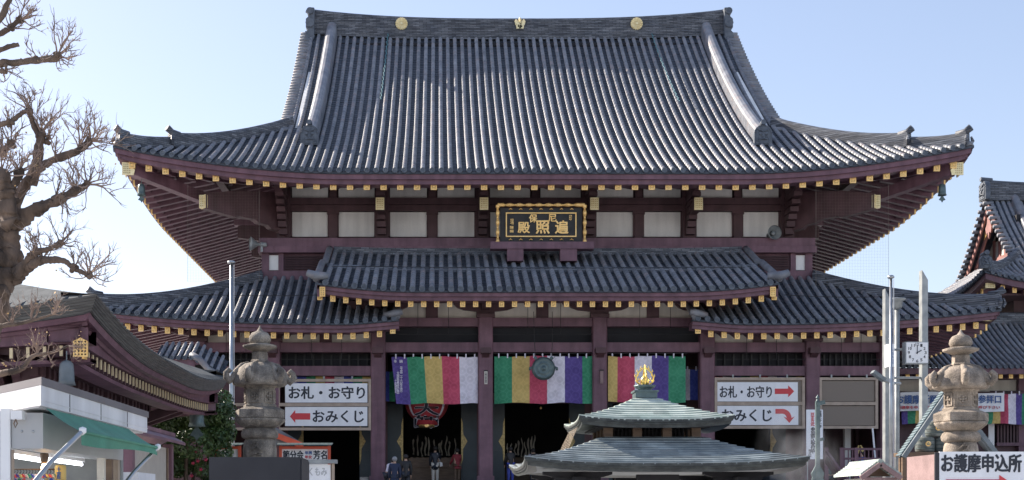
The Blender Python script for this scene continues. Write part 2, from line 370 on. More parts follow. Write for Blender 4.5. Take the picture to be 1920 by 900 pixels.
def ridge(name, parent, pts, wid, hts, courses, capr, m='noshi', flare=.0, side=None):
    """stacked-tile ridge along pts; hts = height at each point; grooved courses; rounded cap roll"""
    b = MB(); secs = []
    for i, p in enumerate(pts):
        p = Vector(p); d = Vector(pts[min(i+1, len(pts)-1)])-Vector(pts[max(i-1, 0)])
        dh = Vector((d.x, d.y, 0)); 
        if side is not None: r = Vector(side)
        else: r = Vector((-dh.y, dh.x, 0)).normalized()
        up = Vector((0, 0, 1)); H = hts[i] if hasattr(hts, '__len__') else hts
        L, Rr = [], []
        for k in range(courses):
            z0 = H*k/courses; z1 = H*(k+.72)/courses; ww = wid/2*(1-.12*k/courses)
            for (zz, w2) in ((z0, ww*1.0), (z1, ww*1.0), (z1+.001, ww*.93), (H*(k+1)/courses-.001, ww*.93)):
                L.append(p-r*w2+up*zz); Rr.append(p+r*w2+up*zz)
        A = 6; top = [p+r*(capr*math.cos(PI*j/A))+up*(H+capr*1.05*math.sin(PI*j/A)) for j in range(A+1)]
        secs.append(L[::1][::-1][::-1]+top[::-1]+Rr[::-1])
    b.sweep(secs, None); return b.build(name, m, parent)

def oni(parent, c, w_, h, rz=0., face_=True, m='clay'):
    """ridge-end ornament: arched slab with rim, face relief and a round tile on top"""
    b = MB(); pts = []
    for i in range(13):
        a = PI*i/12; pts.append((w_/2*math.cos(a)*(1 if abs(math.cos(a)) < .98 else 1), h*.62+h*.38*math.sin(a)))
    poly = [(w_*.5, 0)]+pts+[(-w_*.5, 0)]
    b.prism(poly, -.05, .22)
    b.prism([(x*.8, .06+z*.84) for x, z in poly], -.09, -.04)
    if face_:
        for sx in (-1, 1):
            b.lathe([(.001, -.16), (w_*.06, -.15), (w_*.10, -.12), (w_*.11, -.08)], (sx*w_*.17, 0, h*.55), n=10, axis='y')
            b.tube([(sx*w_*.05, -.1, h*.66), (sx*w_*.2, -.14, h*.72), (sx*w_*.33, -.1, h*.84)], [.03, .045, .015], 6)
            b.tube([(sx*w_*.26, -.1, h*.40), (sx*w_*.34, -.1, h*.22), (sx*w_*.2, -.1, h*.12)], [.03, .03, .02], 6)
        b.lathe([(.001, -.17), (w_*.09, -.15), (w_*.11, -.08)], (0, 0, h*.43), n=10, axis='y')
        b.tube([(-w_*.24, -.1, h*.26), (0, -.14, h*.31), (w_*.24, -.1, h*.26)], [.03, .05, .03], 6)
        for k in range(9):
            a = PI*(.04+.92*k/8); b.lathe([(.001, -.08), (.035, -.07), (.045, -.05)], (w_*.45*math.cos(a), 0, h*.6+h*.36*math.sin(a)), n=6, axis='y')
    b.tube([(0, -.16, h+.11), (0, .5, h+.05)], .13, 10)
    me = b.mesh('ridge_end_ornament', m)
    return link('ridge_end_ornament', me, parent, c, rz)

CX = 4.8
hall = thing('temple_hall', 'large two tiered temple hall with sweeping grey tile roofs and purple timber', 'temple', (CX, 60, 0))
# ---------------- main roof
YE, RUN, H, HG, Z0 = 59.3, 18.2, 19.5, 12.5, 16.75
prof = lambda s: .48*s+.0115*s*s
def upf(c, s): h = 19.5-c; return 1.2*max(0, (h-9)/10.5)**1.8*max(0, 1-s/7.6)
def zf(u, s): return Z0+prof(s)+upf(H-abs(u), s)+.4*(abs(u)/HG)**3*(s/RUN)**3*(1 if abs(u) < HG+.3 else 0)
def smx(u, um): return RUN if abs(um) < HG else max(0, min(H-abs(u), 7.3))
def zsd(v, s): return Z0+prof(s)+upf(RUN-abs(v), s)
roof = link('main_roof', MB().box(-11.5, 11.5, 17.2, 19.2, Z0+11.0, Z0+11.9).mesh('main_roof', 'dark'), hall, (CX, YE, 0))
face(roof, (CX, YE), 0, zf, smx, -H+.1, H-.1, .42, .106, share=8.6)
def smsd(v, vm): return max(0, min(RUN-abs(v), 7.4))
face(roof, (CX-H, YE+RUN), -PI/2, zsd, smsd, -RUN+.1, RUN-.1, .42, .12, rows=False)
face(roof, (CX+H, YE+RUN), PI/2, zsd, smsd, -RUN+.1, RUN-.1, .42, .12, rows=False)
face(roof, (CX, YE+2*RUN), PI, zf, smx, -H+.1, H-.1, .84, .12, rows=False, course=1.2)
# round tiles along the side eaves, seen from the side of the hall
for sx, rz in ((-1, -PI/2), (1, PI/2)):
    for i in range(-42, 43):
        v = i*.42; link('side_end_tile', disc_mesh(.12), roof, (CX+sx*H, YE+RUN-sx*v*1.0, zsd(v, 0)+.05), rz)
# ridge
def ridz(x): return .36*(abs(x)/12.5)**3
RY = YE+RUN
rp = [(CX+x, RY, Z0+prof(RUN)-.25+ridz(x)) for x in lin(-12.2, 12.2, 40)]
ridge('main_ridge', hall, rp, .95, [1.18+.22*(abs(x)/12.5)**2.5 for x in lin(-12.2, 12.2, 40)], 13, .2, side=(0, 1, 0))
# ridge-end ornaments (side view profile of big onigawara and fin)
for sx in (-1, 1):
    b = MB(); zb = Z0+prof(RUN)-.2
    pr = [(0, -.7), (.42, -.75), (.45, -.35), (.62, -.25), (.62, .25), (.45, .4), (.62, .55), (.62, 1.05), (.42, 1.2), (.40, 1.6), (.2, 1.72), (0, 1.7)]
    b.prism([(CX+sx*(12.0+a*.8), zb+z) for a, z in pr], RY-.75, RY+.75)
    for zz, rr in ((0, .28), (.8, .26), (1.5, .2)): b.tube([(CX+sx*12.25, RY-.85, zb+zz), (CX+sx*12.25, RY+.85, zb+zz)], rr, 10)
    b.tube([(CX+sx*11.7, RY, zb+1.62), (CX+sx*12.3, RY, zb+1.72), (CX+sx*12.5, RY, zb+1.84)], [.2, .18, .17], 10)
    b.build('ridge_finial', 'clay', hall)
# medallions
def medallion(x, leaf=False):
    y = RY-.5; z = PZ(47 if x < 0 else 51, y)
    z = 29.95
    b = MB(); r = .36
    if not leaf:
        b.lathe([(.001, -.02), (r*.2, -.02), (r*.22, 0)], (CX+x, y-.06, z), n=16, axis='y')
        b.lathe([(r*.3, -.02), (r, -.03), (r, .06)], (CX+x, y-.0, z), n=64, axis='y', fn=lambda rr, zz, a: rr*(1-.07*(1-abs(math.sin(8*a)))), cap=True)
        for k in range(16):
            a = 2*PI*k/16; b.tube([(CX+x+math.cos(a)*r*.28, y-.04, z+math.sin(a)*r*.28), (CX+x+math.cos(a)*r*.9, y-.045, z+math.sin(a)*r*.9)], [.015, .045], 5)
        o = b.build('chrysanthemum_crest', 'gold_pale', hall)
    else:
        for (dx, dz, a0, ln) in ((-.22, -.02, 2.5, .24), (.22, -.02, .64, .24), (0, -.12, -PI/2, .2), (-.14, -.16, -2.2, .2), (.14, -.16, -.94, .2)):
            c = Vector((CX+x+dx*.6, y-.02, z+dz)); t = Vector((math.cos(a0), 0, math.sin(a0))); q = Vector((-t.z, 0, t.x))
            b.hexa([c-t*.1-q*.04, c+q*.15+t*.06, c+t*ln, c-q*.15+t*.06], [c-t*.1-q*.04+Vector((0, -.06, 0)), c+q*.15+t*.06+Vector((0, -.06, 0)), c+t*ln+Vector((0, -.06, 0)), c-q*.15+t*.06+Vector((0, -.06, 0))])
        for dx, hh in ((-.2, .24), (0, .36), (.2, .24)):
            b.tube([(CX+x+dx, y-.04, z), (CX+x+dx*1.1, y-.04, z+hh*.7), (CX+x+dx*1.15, y-.04, z+hh)], [.05, .085, .015], 6)
        o = b.build('leaf_crest', 'gold_pale', hall)
for x in (-6.9, 6.9): medallion(x)
medallion(.05, True)
# verge tiles and bargeboards
vt = MB(); vt.smooth = True; vt.tube([(-.32, 0, 0), (.32, 0, -.03)], [.13, .14], 8); vt = vt.mesh('verge_tile', 'roll')
for sx in (-1, 1):
    s = 6.7
    while s < RUN-.3:
        link('verge_tile', vt, roof, (CX+sx*(HG+.0), YE+s, zf(HG-.05, s)+.05)); s += .36 - .0035*s
    b = MB(); secs = []
    for s in lin(6.2, RUN, 14):
        z = zf(HG-.05, s); x = CX+sx*(HG-.15)
        secs.append([Vector((x-.1, YE+s, z-.12)), Vector((x+.1, YE+s, z-.12)), Vector((x+.1, YE+s, z-.75)), Vector((x-.1, YE+s, z-.75))])
    b.sweep(secs, None); b.build('bargeboard', 'purple', hall)
    b = MB(); secs = []
    for s in lin(6.2, RUN, 14):
        z = zf(HG-.05, s); x = CX+sx*(HG-.15); y = YE+2*RUN-s
        secs.append([Vector((x-.1, y, z-.12)), Vector((x+.1, y, z-.12)), Vector((x+.1, y, z-.75)), Vector((x-.1, y, z-.75))])
    b.sweep(secs, None); b.build('bargeboard', 'purple', hall)
    b = MB(); x = CX+sx*11.9
    b.prism([(YE+7, Z0+prof(7)), (YE+2*RUN-7, Z0+prof(7)), (RY, Z0+prof(RUN)-.3)], x-.1, x+.1, 'yz'); b.build('gable_wall', 'plaster', hall)
# descending ridges
for sx in (-1, 1):
    pts = [(CX+sx*11.0, YE+s, zf(11, s)+.0) for s in lin(4.5, RUN-.1, 30)]
    ridge('descending_ridge', hall, pts, .66, .62, 7, .29, m='roll', side=(1, 0, 0))
    oni(hall, (CX+sx*11.0, YE+4.35, zf(11, 4.35)+.05), .86, .98)
# corner ridges
def corner_ridge(cx, ye, Hh, z_at, sgn, stages, kr=1., wid=.42, ht=.42, capr=.15, nc=5):
    for (sa, sb, up_) in stages:
        pts = []; hs = []
        for t in lin(0, 1, 16):
            s = sa+(sb-sa)*t; pts.append((cx+sgn*(Hh-s*kr), ye+s, z_at(s)-.05)); hs.append(ht+up_*t**3.2)
        ridge('corner_ridge', hall, pts, wid, hs, nc, capr)
        s = sb; x = cx+sgn*(Hh-s*kr); z = z_at(s); b = MB(); d = Vector((sgn*kr, -1, 0)).normalized(); q = Vector((d.y, -d.x, 0))
        c = Vector((x, ye+s, z)); hh = ht+up_
        w2 = wid*.62
        b.hexa([c-q*w2+d*0, c+q*w2+d*0, c+q*w2+d*.16, c-q*w2+d*.16], [c-q*w2*.8+Vector((0, 0, hh+.05)), c+q*w2*.8+Vector((0, 0, hh+.05)), c+q*w2*.8+d*.16+Vector((0, 0, hh+.05)), c-q*w2*.8+d*.16+Vector((0, 0, hh+.05))])
        e = c+Vector((0, 0, hh+capr*.6)); b.smooth = True
        b.tube([e-d*.35-Vector((0, 0, .04)), e+d*.05, e+d*.32+Vector((0, 0, .16))], [capr, capr*1.0, capr*1.12], 10)
        b.smooth = False
        for sg in (-1, 1): b.tube([c+q*sg*w2*.9+d*.2+Vector((0, 0, hh*.15)), c+q*sg*w2*1.25+d*.25+Vector((0, 0, hh*.45)), c+q*sg*w2*.9+d*.22+Vector((0, 0, hh*.8))], [.07, .09, .04], 7)
        b.build('ridge_end_ornament', 'noshi', hall)
for sgn in (-1, 1):
    corner_ridge(CX, YE, H, lambda s: zf(H-s-.001, s), sgn, [(7.3, 2.3, .2), (2.25, .35, .12)])
    b = MB(); c = Vector((CX+sgn*(H-.1), YE+.1, zf(H, 0)+.05)); d = Vector((sgn, -1, 0)).normalized()
    b.smooth = True; b.tube([c-d*.8-Vector((0, 0, .1)), c-d*.2, c+d*.02+Vector((0, 0, .04))], .13, 10); b.build('corner_end_tile', 'roll', hall)

# eaves of the main roof: fascia boards, soffit, rafters
US = lin(-H+.05, H-.05, 60)
upe = lambda u: upf(H-abs(u), 0)
def hipext(Hh, kr=1.):
    return lambda u, s_: (-s_*kr if u > Hh*.98 else (s_*kr if u < -Hh*.98 else 0))
def eaves(org, rz, Hh, z0, up, fas, mitre=True, kr=1.):
    us = lin(-Hh+.02, Hh-.02, 60); ex = hipext(Hh, kr) if mitre else None
    (a, b_) = fas
    strip('eave_tile_bed', 'pan', hall, org, rz, [(.02, z0-.0), (.02, z0-.10), (.5, z0-.10), (.5, z0+.0)], us, up, ext=ex)
    strip('fascia_board', 'purple', hall, org, rz, [(.10, z0-.105), (.10, z0-.105-a), (.8, z0-.105-a), (.8, z0-.105)], us, up, ext=ex)
    strip('fascia_board', 'purple', hall, org, rz, [(.22, z0-.108-a), (.22, z0-.108-a-b_), (.9, z0-.108-a-b_), (.9, z0-.108-a)], us, up, ext=ex)
eaves((CX, YE), 0, H, Z0, upe, (.22, .20))
upsd = lambda v: upf(RUN-abs(v), 0)
for sx, rz in ((-1, -PI/2), (1, PI/2)):
    eaves((CX+sx*H, YE+RUN), rz, RUN, Z0, upsd, (.22, .20))
def soffit(org, rz, Hh, zs, smax_, up, slope, fade, kr=1.):
    b = MB(); us = lin(-Hh+.1, Hh-.1, 50)
    for i in range(50):
        for j in range(6):
            q = []
            for (uu, jj) in ((us[i], j), (us[i+1], j), (us[i+1], j+1), (us[i], j+1)):
                s_ = .3+(smax_-.3)*jj/6; s_ = min(s_, max(.3, (Hh-abs(uu))/kr)); x, y = rot(rz, uu, s_)
                q.append((org[0]+x, org[1]+y, zs+slope*s_+up(uu)*max(0, 1-s_/fade)))
            b.add(q, [(0, 1, 2, 3)])
    return b.build('soffit', 'purple_dark', hall)  # darker timber tone: the shade above the rafters is put into the colour
SZ = Z0-.53
soffit((CX, YE), 0, H, SZ, 7.2, upe, .27, 7.6)
for sx, rz in ((-1, -PI/2), (1, PI/2)): soffit((CX+sx*H, YE+RUN), rz, RUN, SZ, 7.4, upsd, .27, 7.6)
capm = {}
def rafters(org, rz, Hh, zs, depth, up, slope, fade, pitch, w_, h_, s0=.42, lim=None, kr=1., phase=.5, urange=None, mcap='gold'):
    n = int(Hh/pitch)
    key = (w_, h_)
    if key not in capm:
        b = MB(); b.box(-w_/2-.006, w_/2+.006, -.03, .05, -h_/2-.006, h_/2+.006); b.mi(1)
        b.box(-w_*.36, w_*.36, -.036, -.031, -h_*.38, h_*.38); b.mi(0)
        b.lathe([(w_*.14, -.05), (w_*.2, -.036)], n=8, axis='y')
        capm[key] = b.mesh('gold_cap', ['gold', 'gold_dark'])
    for i in range(-n-1, n+1):
        u = (i+phase)*pitch
        if urange and not urange(u): continue
        L = min(depth, (Hh-abs(u))/kr-.15)
        if L < s0+.15: 
            continue
        b = MB(); a = up(u)
        za = zs-h_/2-.01+slope*s0+a*(1-s0/fade)
        n_ = 3; prev = None
        for k in range(n_):
            sa = s0+(L-s0)*k/n_; sb = s0+(L-s0)*(k+1)/n_
            qa, qb = [], []
            for (s_, q) in ((sa, qa), (sb, qb)):
                zz = zs-h_-.01+slope*s_+a*max(0, 1-s_/fade)
                for (du, dz) in ((-w_/2, 0), (w_/2, 0), (w_/2, h_), (-w_/2, h_)): q.append((du, s_, zz+dz))
            b.hexa(qa, qb)
        x, y = rot(rz, u, 0)
        r_ = link('rafter', b.mesh('rafter', 'purple'), hall, (org[0]+x, org[1]+y, 0), rz)  # lighter tone than the soffit: light reflected from below put into the colour
        x, y = rot(rz, u, s0)
        c = link('gold_cap', capm[key], None, (0, 0, 0)); c.parent = r_; c.location = (0, s0, za)
rafters((CX, YE), 0, H, SZ, 7.0, upe, .27, 7.6, .763, .27, .30)
for sx, rz in ((-1, -PI/2), (1, PI/2)): rafters((CX+sx*H, YE+RUN), rz, RUN, SZ, 7.3, upsd, .27, 7.6, .763, .27, .30)
# hip rafters with gilt end plates
def gilt_plate(parent, c, w_, h_, rz=0, fish=False, th=.06, gm='gold_pale'):
    b = MB()
    if fish: b.prism([(-w_*.35, -h_*.5), (w_*.5, -h_*.5), (w_*.5, h_*.5), (-w_*.6, h_*.42), (-w_*.1, h_*.12), (-w_*.45, -h_*.08)], -th/2, th/2)
    else: b.box(-w_/2, w_/2, -th/2, th/2, -h_/2, h_/2)
    b.mi(1)
    nx, nz = max(2, int(w_/.1)), max(3, int(h_/.1))
    for i in range(nx):
        for k in range(nz):
            x = -w_*.42+w_*.84*(i+.5)/nx; z = -h_*.42+h_*.84*(k+.5)/nz
            if fish and x < -w_*.1: continue
            b.lathe([(.001, 0), (min(w_/nx, h_/nz)*.26, 0)], (x, -th/2-.004, z), n=6, axis='y')
    me = b.mesh('gilt_plate', [gm, 'gold_dark'])
    return link('gilt_plate', me, parent, c, rz)
for sgn in (-1, 1):
    b = MB(); a = Vector((CX+sgn*12.3, YE+7.3, 16.0)); e = Vector((CX+sgn*(H-.75), YE+.75, zf(H, 0)-.95))
    m_ = (a+e)/2+Vector((0, 0, -.25))
    b.beam(a, m_, .5, .6); b.beam(m_, e, .45, .5); b.build('hip_rafter', 'purple', hall)
    gilt_plate(hall, e+Vector((sgn*.1, -.28, 0)), .62, .58, rz=0 if sgn > 0 else 0, fish=True).scale.x = sgn
    gilt_plate(hall, e+Vector((sgn*.33, .1, 0)), .5, .5, rz=sgn*PI/2*.9)

# ---------------- upper storey wall
YW = 64.2
def zw(y): return PZ(y, YW)
b = MB(); b.box(CX-12.5, CX+12.5, YW+.25, YW+25, 14.6, 18.2); b.build('upper_wall_core', 'purple_dark', hall)
POST = [-12.3, -7.5, -2.6, 2.6, 7.5, 12.3]
for i in range(5):
    xa, xb = CX+POST[i]+.32, CX+POST[i+1]-.32; mid = (xa+xb)/2
    for (x0, x1) in ((xa, mid-.2), (mid+.2, xb)):
        for (ya, yb, mm) in ((443, 397, 'plaster'), (371, 350, 'plaster')):
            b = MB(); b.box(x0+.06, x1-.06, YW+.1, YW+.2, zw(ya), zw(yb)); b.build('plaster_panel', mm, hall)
            if ya == 443:
                for (fx0, fx1, fz0, fz1) in ((x0-.02, x0+.07, zw(ya), zw(yb)), (x1-.07, x1+.02, zw(ya), zw(yb))):
                    b = MB(); b.box(fx0, fx1, YW, YW+.16, fz0, fz1); b.build('panel_frame', 'purple_dark', hall)
    for (q, dy, za_, zb_) in ((.2, .06, 447, 402.1), (.29, .12, 402, 396.1), (.17, .03, 371.9, 349.1)): b = MB(); b.box(mid-q, mid+q, YW-dy, YW+.24, zw(za_), zw(zb_)); b.build('strut', 'purple_dark', hall)
for (ya, yb, d, mm) in ((396, 385, .10, 'purple_dark'), (384.5, 372, .16, 'purple_dark'), (349, 335, .2, 'purple_dark')):
    b = MB(); b.box(CX-12.9, CX+12.9, YW-d, YW+.245, zw(ya), zw(yb)); b.build('wall_beam', mm, hall)
for i, px in enumerate(POST):
    x = CX+px
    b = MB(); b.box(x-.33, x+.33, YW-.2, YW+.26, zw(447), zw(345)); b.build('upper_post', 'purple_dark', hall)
    # stepped bracket arm rising outwards to the eave beam
    b = MB(); n = 7
    for k in range(n):
        t = k/n; y1 = YW-.2-.42*k*.62-.1; z_ = zw(443)+t*2.0
        b.box(x-.2, x+.2, YW-.2-.30*(k+1), YW-.2+.01-.0*k, z_+.02*k, z_+2.0/n+.005)
    b.prism([(YW-.2, 16.1), (YW-2.7, 16.75), (YW-2.7, 17.05), (YW-.2, 17.2)], x-.17, x+.17, 'yz')
    b.box(x-.55, x+.55, YW-2.75, YW-2.35, 16.72, 16.98); b.box(x-.9, x+.9, YW-2.72, YW-2.38, 16.9, 17.1)
    b.build('bracket_arm', 'purple_dark', hall)
    if abs(px) < 12:
        gilt_plate(hall, (x, YW-2.42, zw(390)-.35), .40, .58)
        b = MB(); b.beam((x, YW-.2, zw(390)-.3), (x, YW-2.38, zw(390)-.35), .34, .5); b.build('bracket_beam', 'purple_dark', hall)
b = MB(); b.box(CX-15.5, CX+15.5, YW-2.75, YW-2.4, 17.1, 17.42); b.build('eave_purlin', 'purple_dark', hall)
for sx in (-1, 1):
    b = MB(); x = CX+sx*15.2; b.box(x-.18, x+.18, YW-2.7, YE+2*RUN-3, 17.08, 17.4); b.build('side_purlin', 'purple_dark', hall)
    # big stepped diagonal bracket slab at the corner
    ux = Vector((sx*1, -.72, 0)).normalized(); o_ = Vector((CX+sx*12.2, YW-.1, 0))
    b = MB(); low = [(0, 14.75), (.25, 14.85), (.45, 15.0), (.9, 15.05), (1.1, 15.2), (1.6, 15.25), (1.8, 15.38), (2.6, 15.42), (2.8, 15.35), (4.35, 15.55), (4.35, 16.25), (2.9, 16.6), (0, 16.9)]
    q = Vector((-ux.y, ux.x, 0))*.19
    A = [o_+ux*s_+Vector((0, 0, z_))+q for s_, z_ in low]; Bq = [o_+ux*s_+Vector((0, 0, z_))-q for s_, z_ in low]; n = len(low)
    b.add(A+Bq, [tuple(range(n)), tuple(range(2*n-1, n-1, -1))]+[(i, n+i, n+(i+1) % n, (i+1) % n) for i in range(n)])
    b.build('corner_bracket', 'purple_dark', hall)
    c = o_+ux*4.4+Vector((0, 0, 15.9)); gilt_plate(hall, c, .42, .62, rz=math.atan2(ux.y, ux.x)+PI/2*(1), th=.05)
    gilt_plate(hall, c-ux*.02, .40, .60, rz=0, th=.2)
    for yy in (69.2, 74.4, 79.6, 84.8):
        b = MB(); xa = CX+sx*12.4
        pl = [(0, 14.6), (.5, 14.9), (.9, 15.2), (1.5, 15.3), (1.8, 15.6), (2.9, 15.75), (2.9, 16.35), (0, 16.9)]
        b.prism([(xa+sx*a, z_) for a, z_ in pl], yy-.19, yy+.19); b.build('side_bracket', 'purple_dark', hall)
        b = MB(); b.box(min(xa, xa+sx*3.1), max(xa, xa+sx*3.1), yy-.25, yy+.25, 16.4, 16.7); b.build('side_bracket_beam', 'purple', hall)
# ledge and louvred base storey
YB = 63.0
def zb(y): return PZ(y, YB)
b = MB(); b.box(CX-13.35, CX+13.35, YB, YB+27, zb(462), zb(446)); b.build('ledge_beam', 'purple', hall)
b = MB(); b.box(CX-13.4, CX+13.4, YB-.12, YB+27.1, zb(474), zb(462)-.004); b.build('ledge_beam', 'purple', hall)
b = MB(); b.box(CX-13.1, CX+13.1, YB+.3, YB+26.5, 11.0, zb(474)-.003); b.build('base_storey', 'purple', hall)
for sx in (-1, 1):
    for (xa, xb) in ((13.25, 12.9), (12.45, 12.2), (10.05, 9.85)):
        b = MB(); b.box(*sorted((CX+sx*xa, CX+sx*xb)), YB+.12, YB+.298, zb(518), zb(474)-.004); b.build('base_post', 'purple', hall)
    b = MB(); b.box(*sorted((CX+sx*12.9, CX+sx*12.45)), YB+.2, YB+.296, zb(505), zb(477)); b.build('plaster_strip', 'plaster', hall)
    b = MB(); b.box(*sorted((CX+sx*9.85, CX+sx*9.5)), YB+.2, YB+.296, zb(505), zb(476)); b.build('plaster_strip', 'plaster', hall)
    for (za, zz) in ((520, 507),):
        b = MB(); b.box(*sorted((CX+sx*13.2, CX+sx*9)), YB+.08, YB+.297, zb(za)-.3, zb(zz)); b.build('base_rail', 'purple', hall)
    for k in range(8):
        z = zb(505)+.04+k*.083
        b = MB(); x0, x1 = sorted((CX+sx*12.15, CX+sx*10.1)); b.hexa([(x0, YB+.16, z), (x1, YB+.16, z), (x1, YB+.29, z+.05), (x0, YB+.29, z+.05)], [(x0, YB+.16, z+.03), (x1, YB+.16, z+.03), (x1, YB+.29, z+.08), (x0, YB+.29, z+.08)])
        b.build('louvre_slat', 'purple_dark', hall)

# ---------------- lower roof
Y2, H2, Z2, R2, K2 = 58.0, 20.2, 9.72, 5.0, 1.4
HD2 = 20.0
prof2 = lambda s: .45*s+.022*s*s
def up2(c, s): h = 20.2-c; return .62*max(0, (h-9)/11.2)**2.2*max(0, 1-s/5.5)
def up2b(u): return .16*max(0, (8.6-abs(u))/1.9) if abs(u) < 8.6 else 0
def zf2(u, s): return Z2+prof2(s)+up2(H2-abs(u), s)+up2b(u)*max(0, 1-s/4)
def sm2(u, um): return min(R2, max(0, (H2-abs(u))/K2))
roof2 = link('lower_roof', MB().box(-13, 13, 6.0, 8, 9.4, 9.9).mesh('lower_roof', 'dark'), hall, (CX, Y2, 0))
face(roof2, (CX, Y2), 0, zf2, sm2, 6.72, H2-.1, .42, .108)
face(roof2, (CX, Y2), 0, zf2, sm2, -H2+.1, -6.72, .42, .108)
zs2 = lambda v, s: Z2+prof2(s/K2)+up2((HD2-abs(v))*K2, s/K2)
sms2 = lambda v, vm: min(R2*K2, max(0, (HD2-abs(v))*K2))
for sx, rz in ((-1, -PI/2), (1, PI/2)):
    face(roof2, (CX+sx*H2, Y2+HD2), rz, zs2, sms2, -HD2+.1, HD2-.1, .42, .12, rows=False)
    for i in range(-46, -20):
        v = i*.42
        link('side_end_tile', disc_mesh(.12), roof2, (CX+sx*H2, Y2+HD2+v, zs2(v, 0)+.05), rz)
    corner_ridge(CX, Y2, H2, lambda s: zf2(H2-s*K2-.001, s), sx, [(4.95, .15, .24)], kr=K2, wid=.5, ht=.36, capr=.15, nc=5)
    # inner verge roll with a swirled end
    b = MB(); b.smooth = True; u = 6.62
    b.tube([(CX+sx*u, Y2+s, zf2(u+.1, s)+.16) for s in lin(-.05, 4.6, 10)], [.19]+[.17]*10, 10)
    b.tube([(CX+sx*(u+.5), Y2+.1, zf2(7, 0)+.22), (CX+sx*u, Y2-.12, zf2(u, 0)+.28), (CX+sx*(u-.28), Y2-.1, zf2(u, 0)+.32)], [.13, .16, .13], 10)
    b.build('verge_roll', 'roll', hall)
    for uu in (lin(6.5, H2-.02, 30),):
        us = [sx*q for q in uu]; ex = lambda u, s_: (-s_*K2 if u > H2*.98 else (s_*K2 if u < -H2*.98 else 0))
        zo = lambda u: up2(H2-abs(u), 0)+up2b(u)
        strip('eave_tile_bed', 'pan', hall, (CX, Y2), 0, [(.02, Z2), (.02, Z2-.09), (.5, Z2-.09), (.5, Z2)], us, zo, ext=ex)
        strip('fascia_board', 'purple', hall, (CX, Y2), 0, [(.1, Z2-.095), (.1, Z2-.24), (.8, Z2-.24), (.8, Z2-.095)], us, zo, ext=ex)
        strip('fascia_board', 'purple', hall, (CX, Y2), 0, [(.2, Z2-.243), (.2, Z2-.40), (.9, Z2-.40), (.9, Z2-.243)], us, zo, ext=ex)
    org = (CX+sx*H2, Y2+HD2); ex = lambda u, s_: (-s_/K2 if u > HD2*.98 else (s_/K2 if u < -HD2*.98 else 0)); zo = lambda v: up2((HD2-abs(v))*K2, 0); us = lin(-HD2+.02, HD2-.02, 30)
    strip('fascia_board', 'purple', hall, org, rz, [(.1, Z2-.095), (.1, Z2-.24), (.8, Z2-.24), (.8, Z2-.095)], us, zo, ext=ex)
    strip('fascia_board', 'purple', hall, org, rz, [(.2, Z2-.243), (.2, Z2-.40), (.9, Z2-.40), (.9, Z2-.243)], us, zo, ext=ex)
    gilt_plate(hall, (CX+sx*6.78, Y2+.3, 9.52), .24, .46, gm='gold')
    e = Vector((CX+sx*(H2-.75), Y2+.5, Z2-.18+.55))
    b = MB(); b.beam((CX+sx*13.5, Y2+4.6, 10.1), e, .36, .42); b.build('hip_rafter', 'purple', hall)
    gilt_plate(hall, e+Vector((sx*.12, -.2, 0)), .55, .48, fish=True).scale.x = sx
zo2 = lambda u: up2(H2-abs(u), 0)+up2b(u)
S2 = Z2-.50
rafters((CX, Y2), 0, H2, S2, 4.0, zo2, .32, 5.5, .59, .21, .28, kr=K2, urange=lambda u: abs(u) > 7.0)
for sx, rz in ((-1, -PI/2), (1, PI/2)): rafters((CX+sx*H2, Y2+HD2), rz, HD2, S2, 5.6, lambda v: up2((HD2-abs(v))*K2, 0), .23, 7.5, .59, .21, .28, kr=1/K2)
b = MB()
for sx in (-1, 1):
    for i in range(30):
        ua, ub = 6.6+(H2-6.6)*i/30, 6.6+(H2-6.6)*(i+1)/30; q = []
        for (uu, s_) in ((ua, .3), (ub, .3), (ub, 4.6), (ua, 4.6)):
            s1 = min(s_, max(.3, (H2-uu)/K2)); q.append((CX+sx*uu, Y2+s1, S2+.32*s1+zo2(uu)*max(0, 1-s1/5.5)))
        b.add(q, [(0, 1, 2, 3)])
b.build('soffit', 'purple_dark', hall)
for sx in (-1, 1):
    b = MB()
    for i in range(30):
        va, vb = -HD2+2*HD2*i/30, -HD2+2*HD2*(i+1)/30; q = []
        for (v, s_) in ((va, .3), (vb, .3), (vb, 6), (va, 6)):
            s1 = min(s_, max(.3, (HD2-abs(v))*K2)); q.append((CX+sx*(H2-s1), Y2+HD2+v, S2+.23*s1+up2((HD2-abs(v))*K2, 0)*max(0, 1-s1/7.5)))
        b.add(q, [(0, 1, 2, 3)])
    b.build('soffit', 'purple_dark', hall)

# ---------------- porch roof (two steps)
Y3, H3, Z3 = 57.0, 10.05, 11.0
up3 = lambda u: .34*max(0, (abs(u)-5.5)/4.55)**2
zp = lambda u, s: Z3+.45*s-.0*s*s+up3(u)*max(.35, 1-s/8)
roof3 = link('porch_roof', MB().box(-9.7, 9.7, 3.0, 5.6, 11.8, 12.0).mesh('porch_roof', 'dark'), hall, (CX, Y3, 0))
face(roof3, (CX, Y3), 0, zp, lambda u, um: 3.15, -H3+.1, H3-.1, .42, .118, share=5.0)
zp2 = lambda u, s: Z3+1.52+.45*(s-3.3)+up3(u)*.5
face(roof3, (CX, Y3), 0, zp2, lambda u, um: 5.85, -H3+.25, H3-.25, .42, .108, s0=3.25, share=5.0, ends=False)
strip('step_ridge', 'noshi', hall, (CX, Y3), 0, [(3.0, Z3+1.32), (3.0, Z3+1.52), (3.06, Z3+1.58), (3.3, Z3+1.58), (3.3, Z3+1.32)], lin(-H3+.2, H3-.2, 20), lambda u: up3(u)*.5)
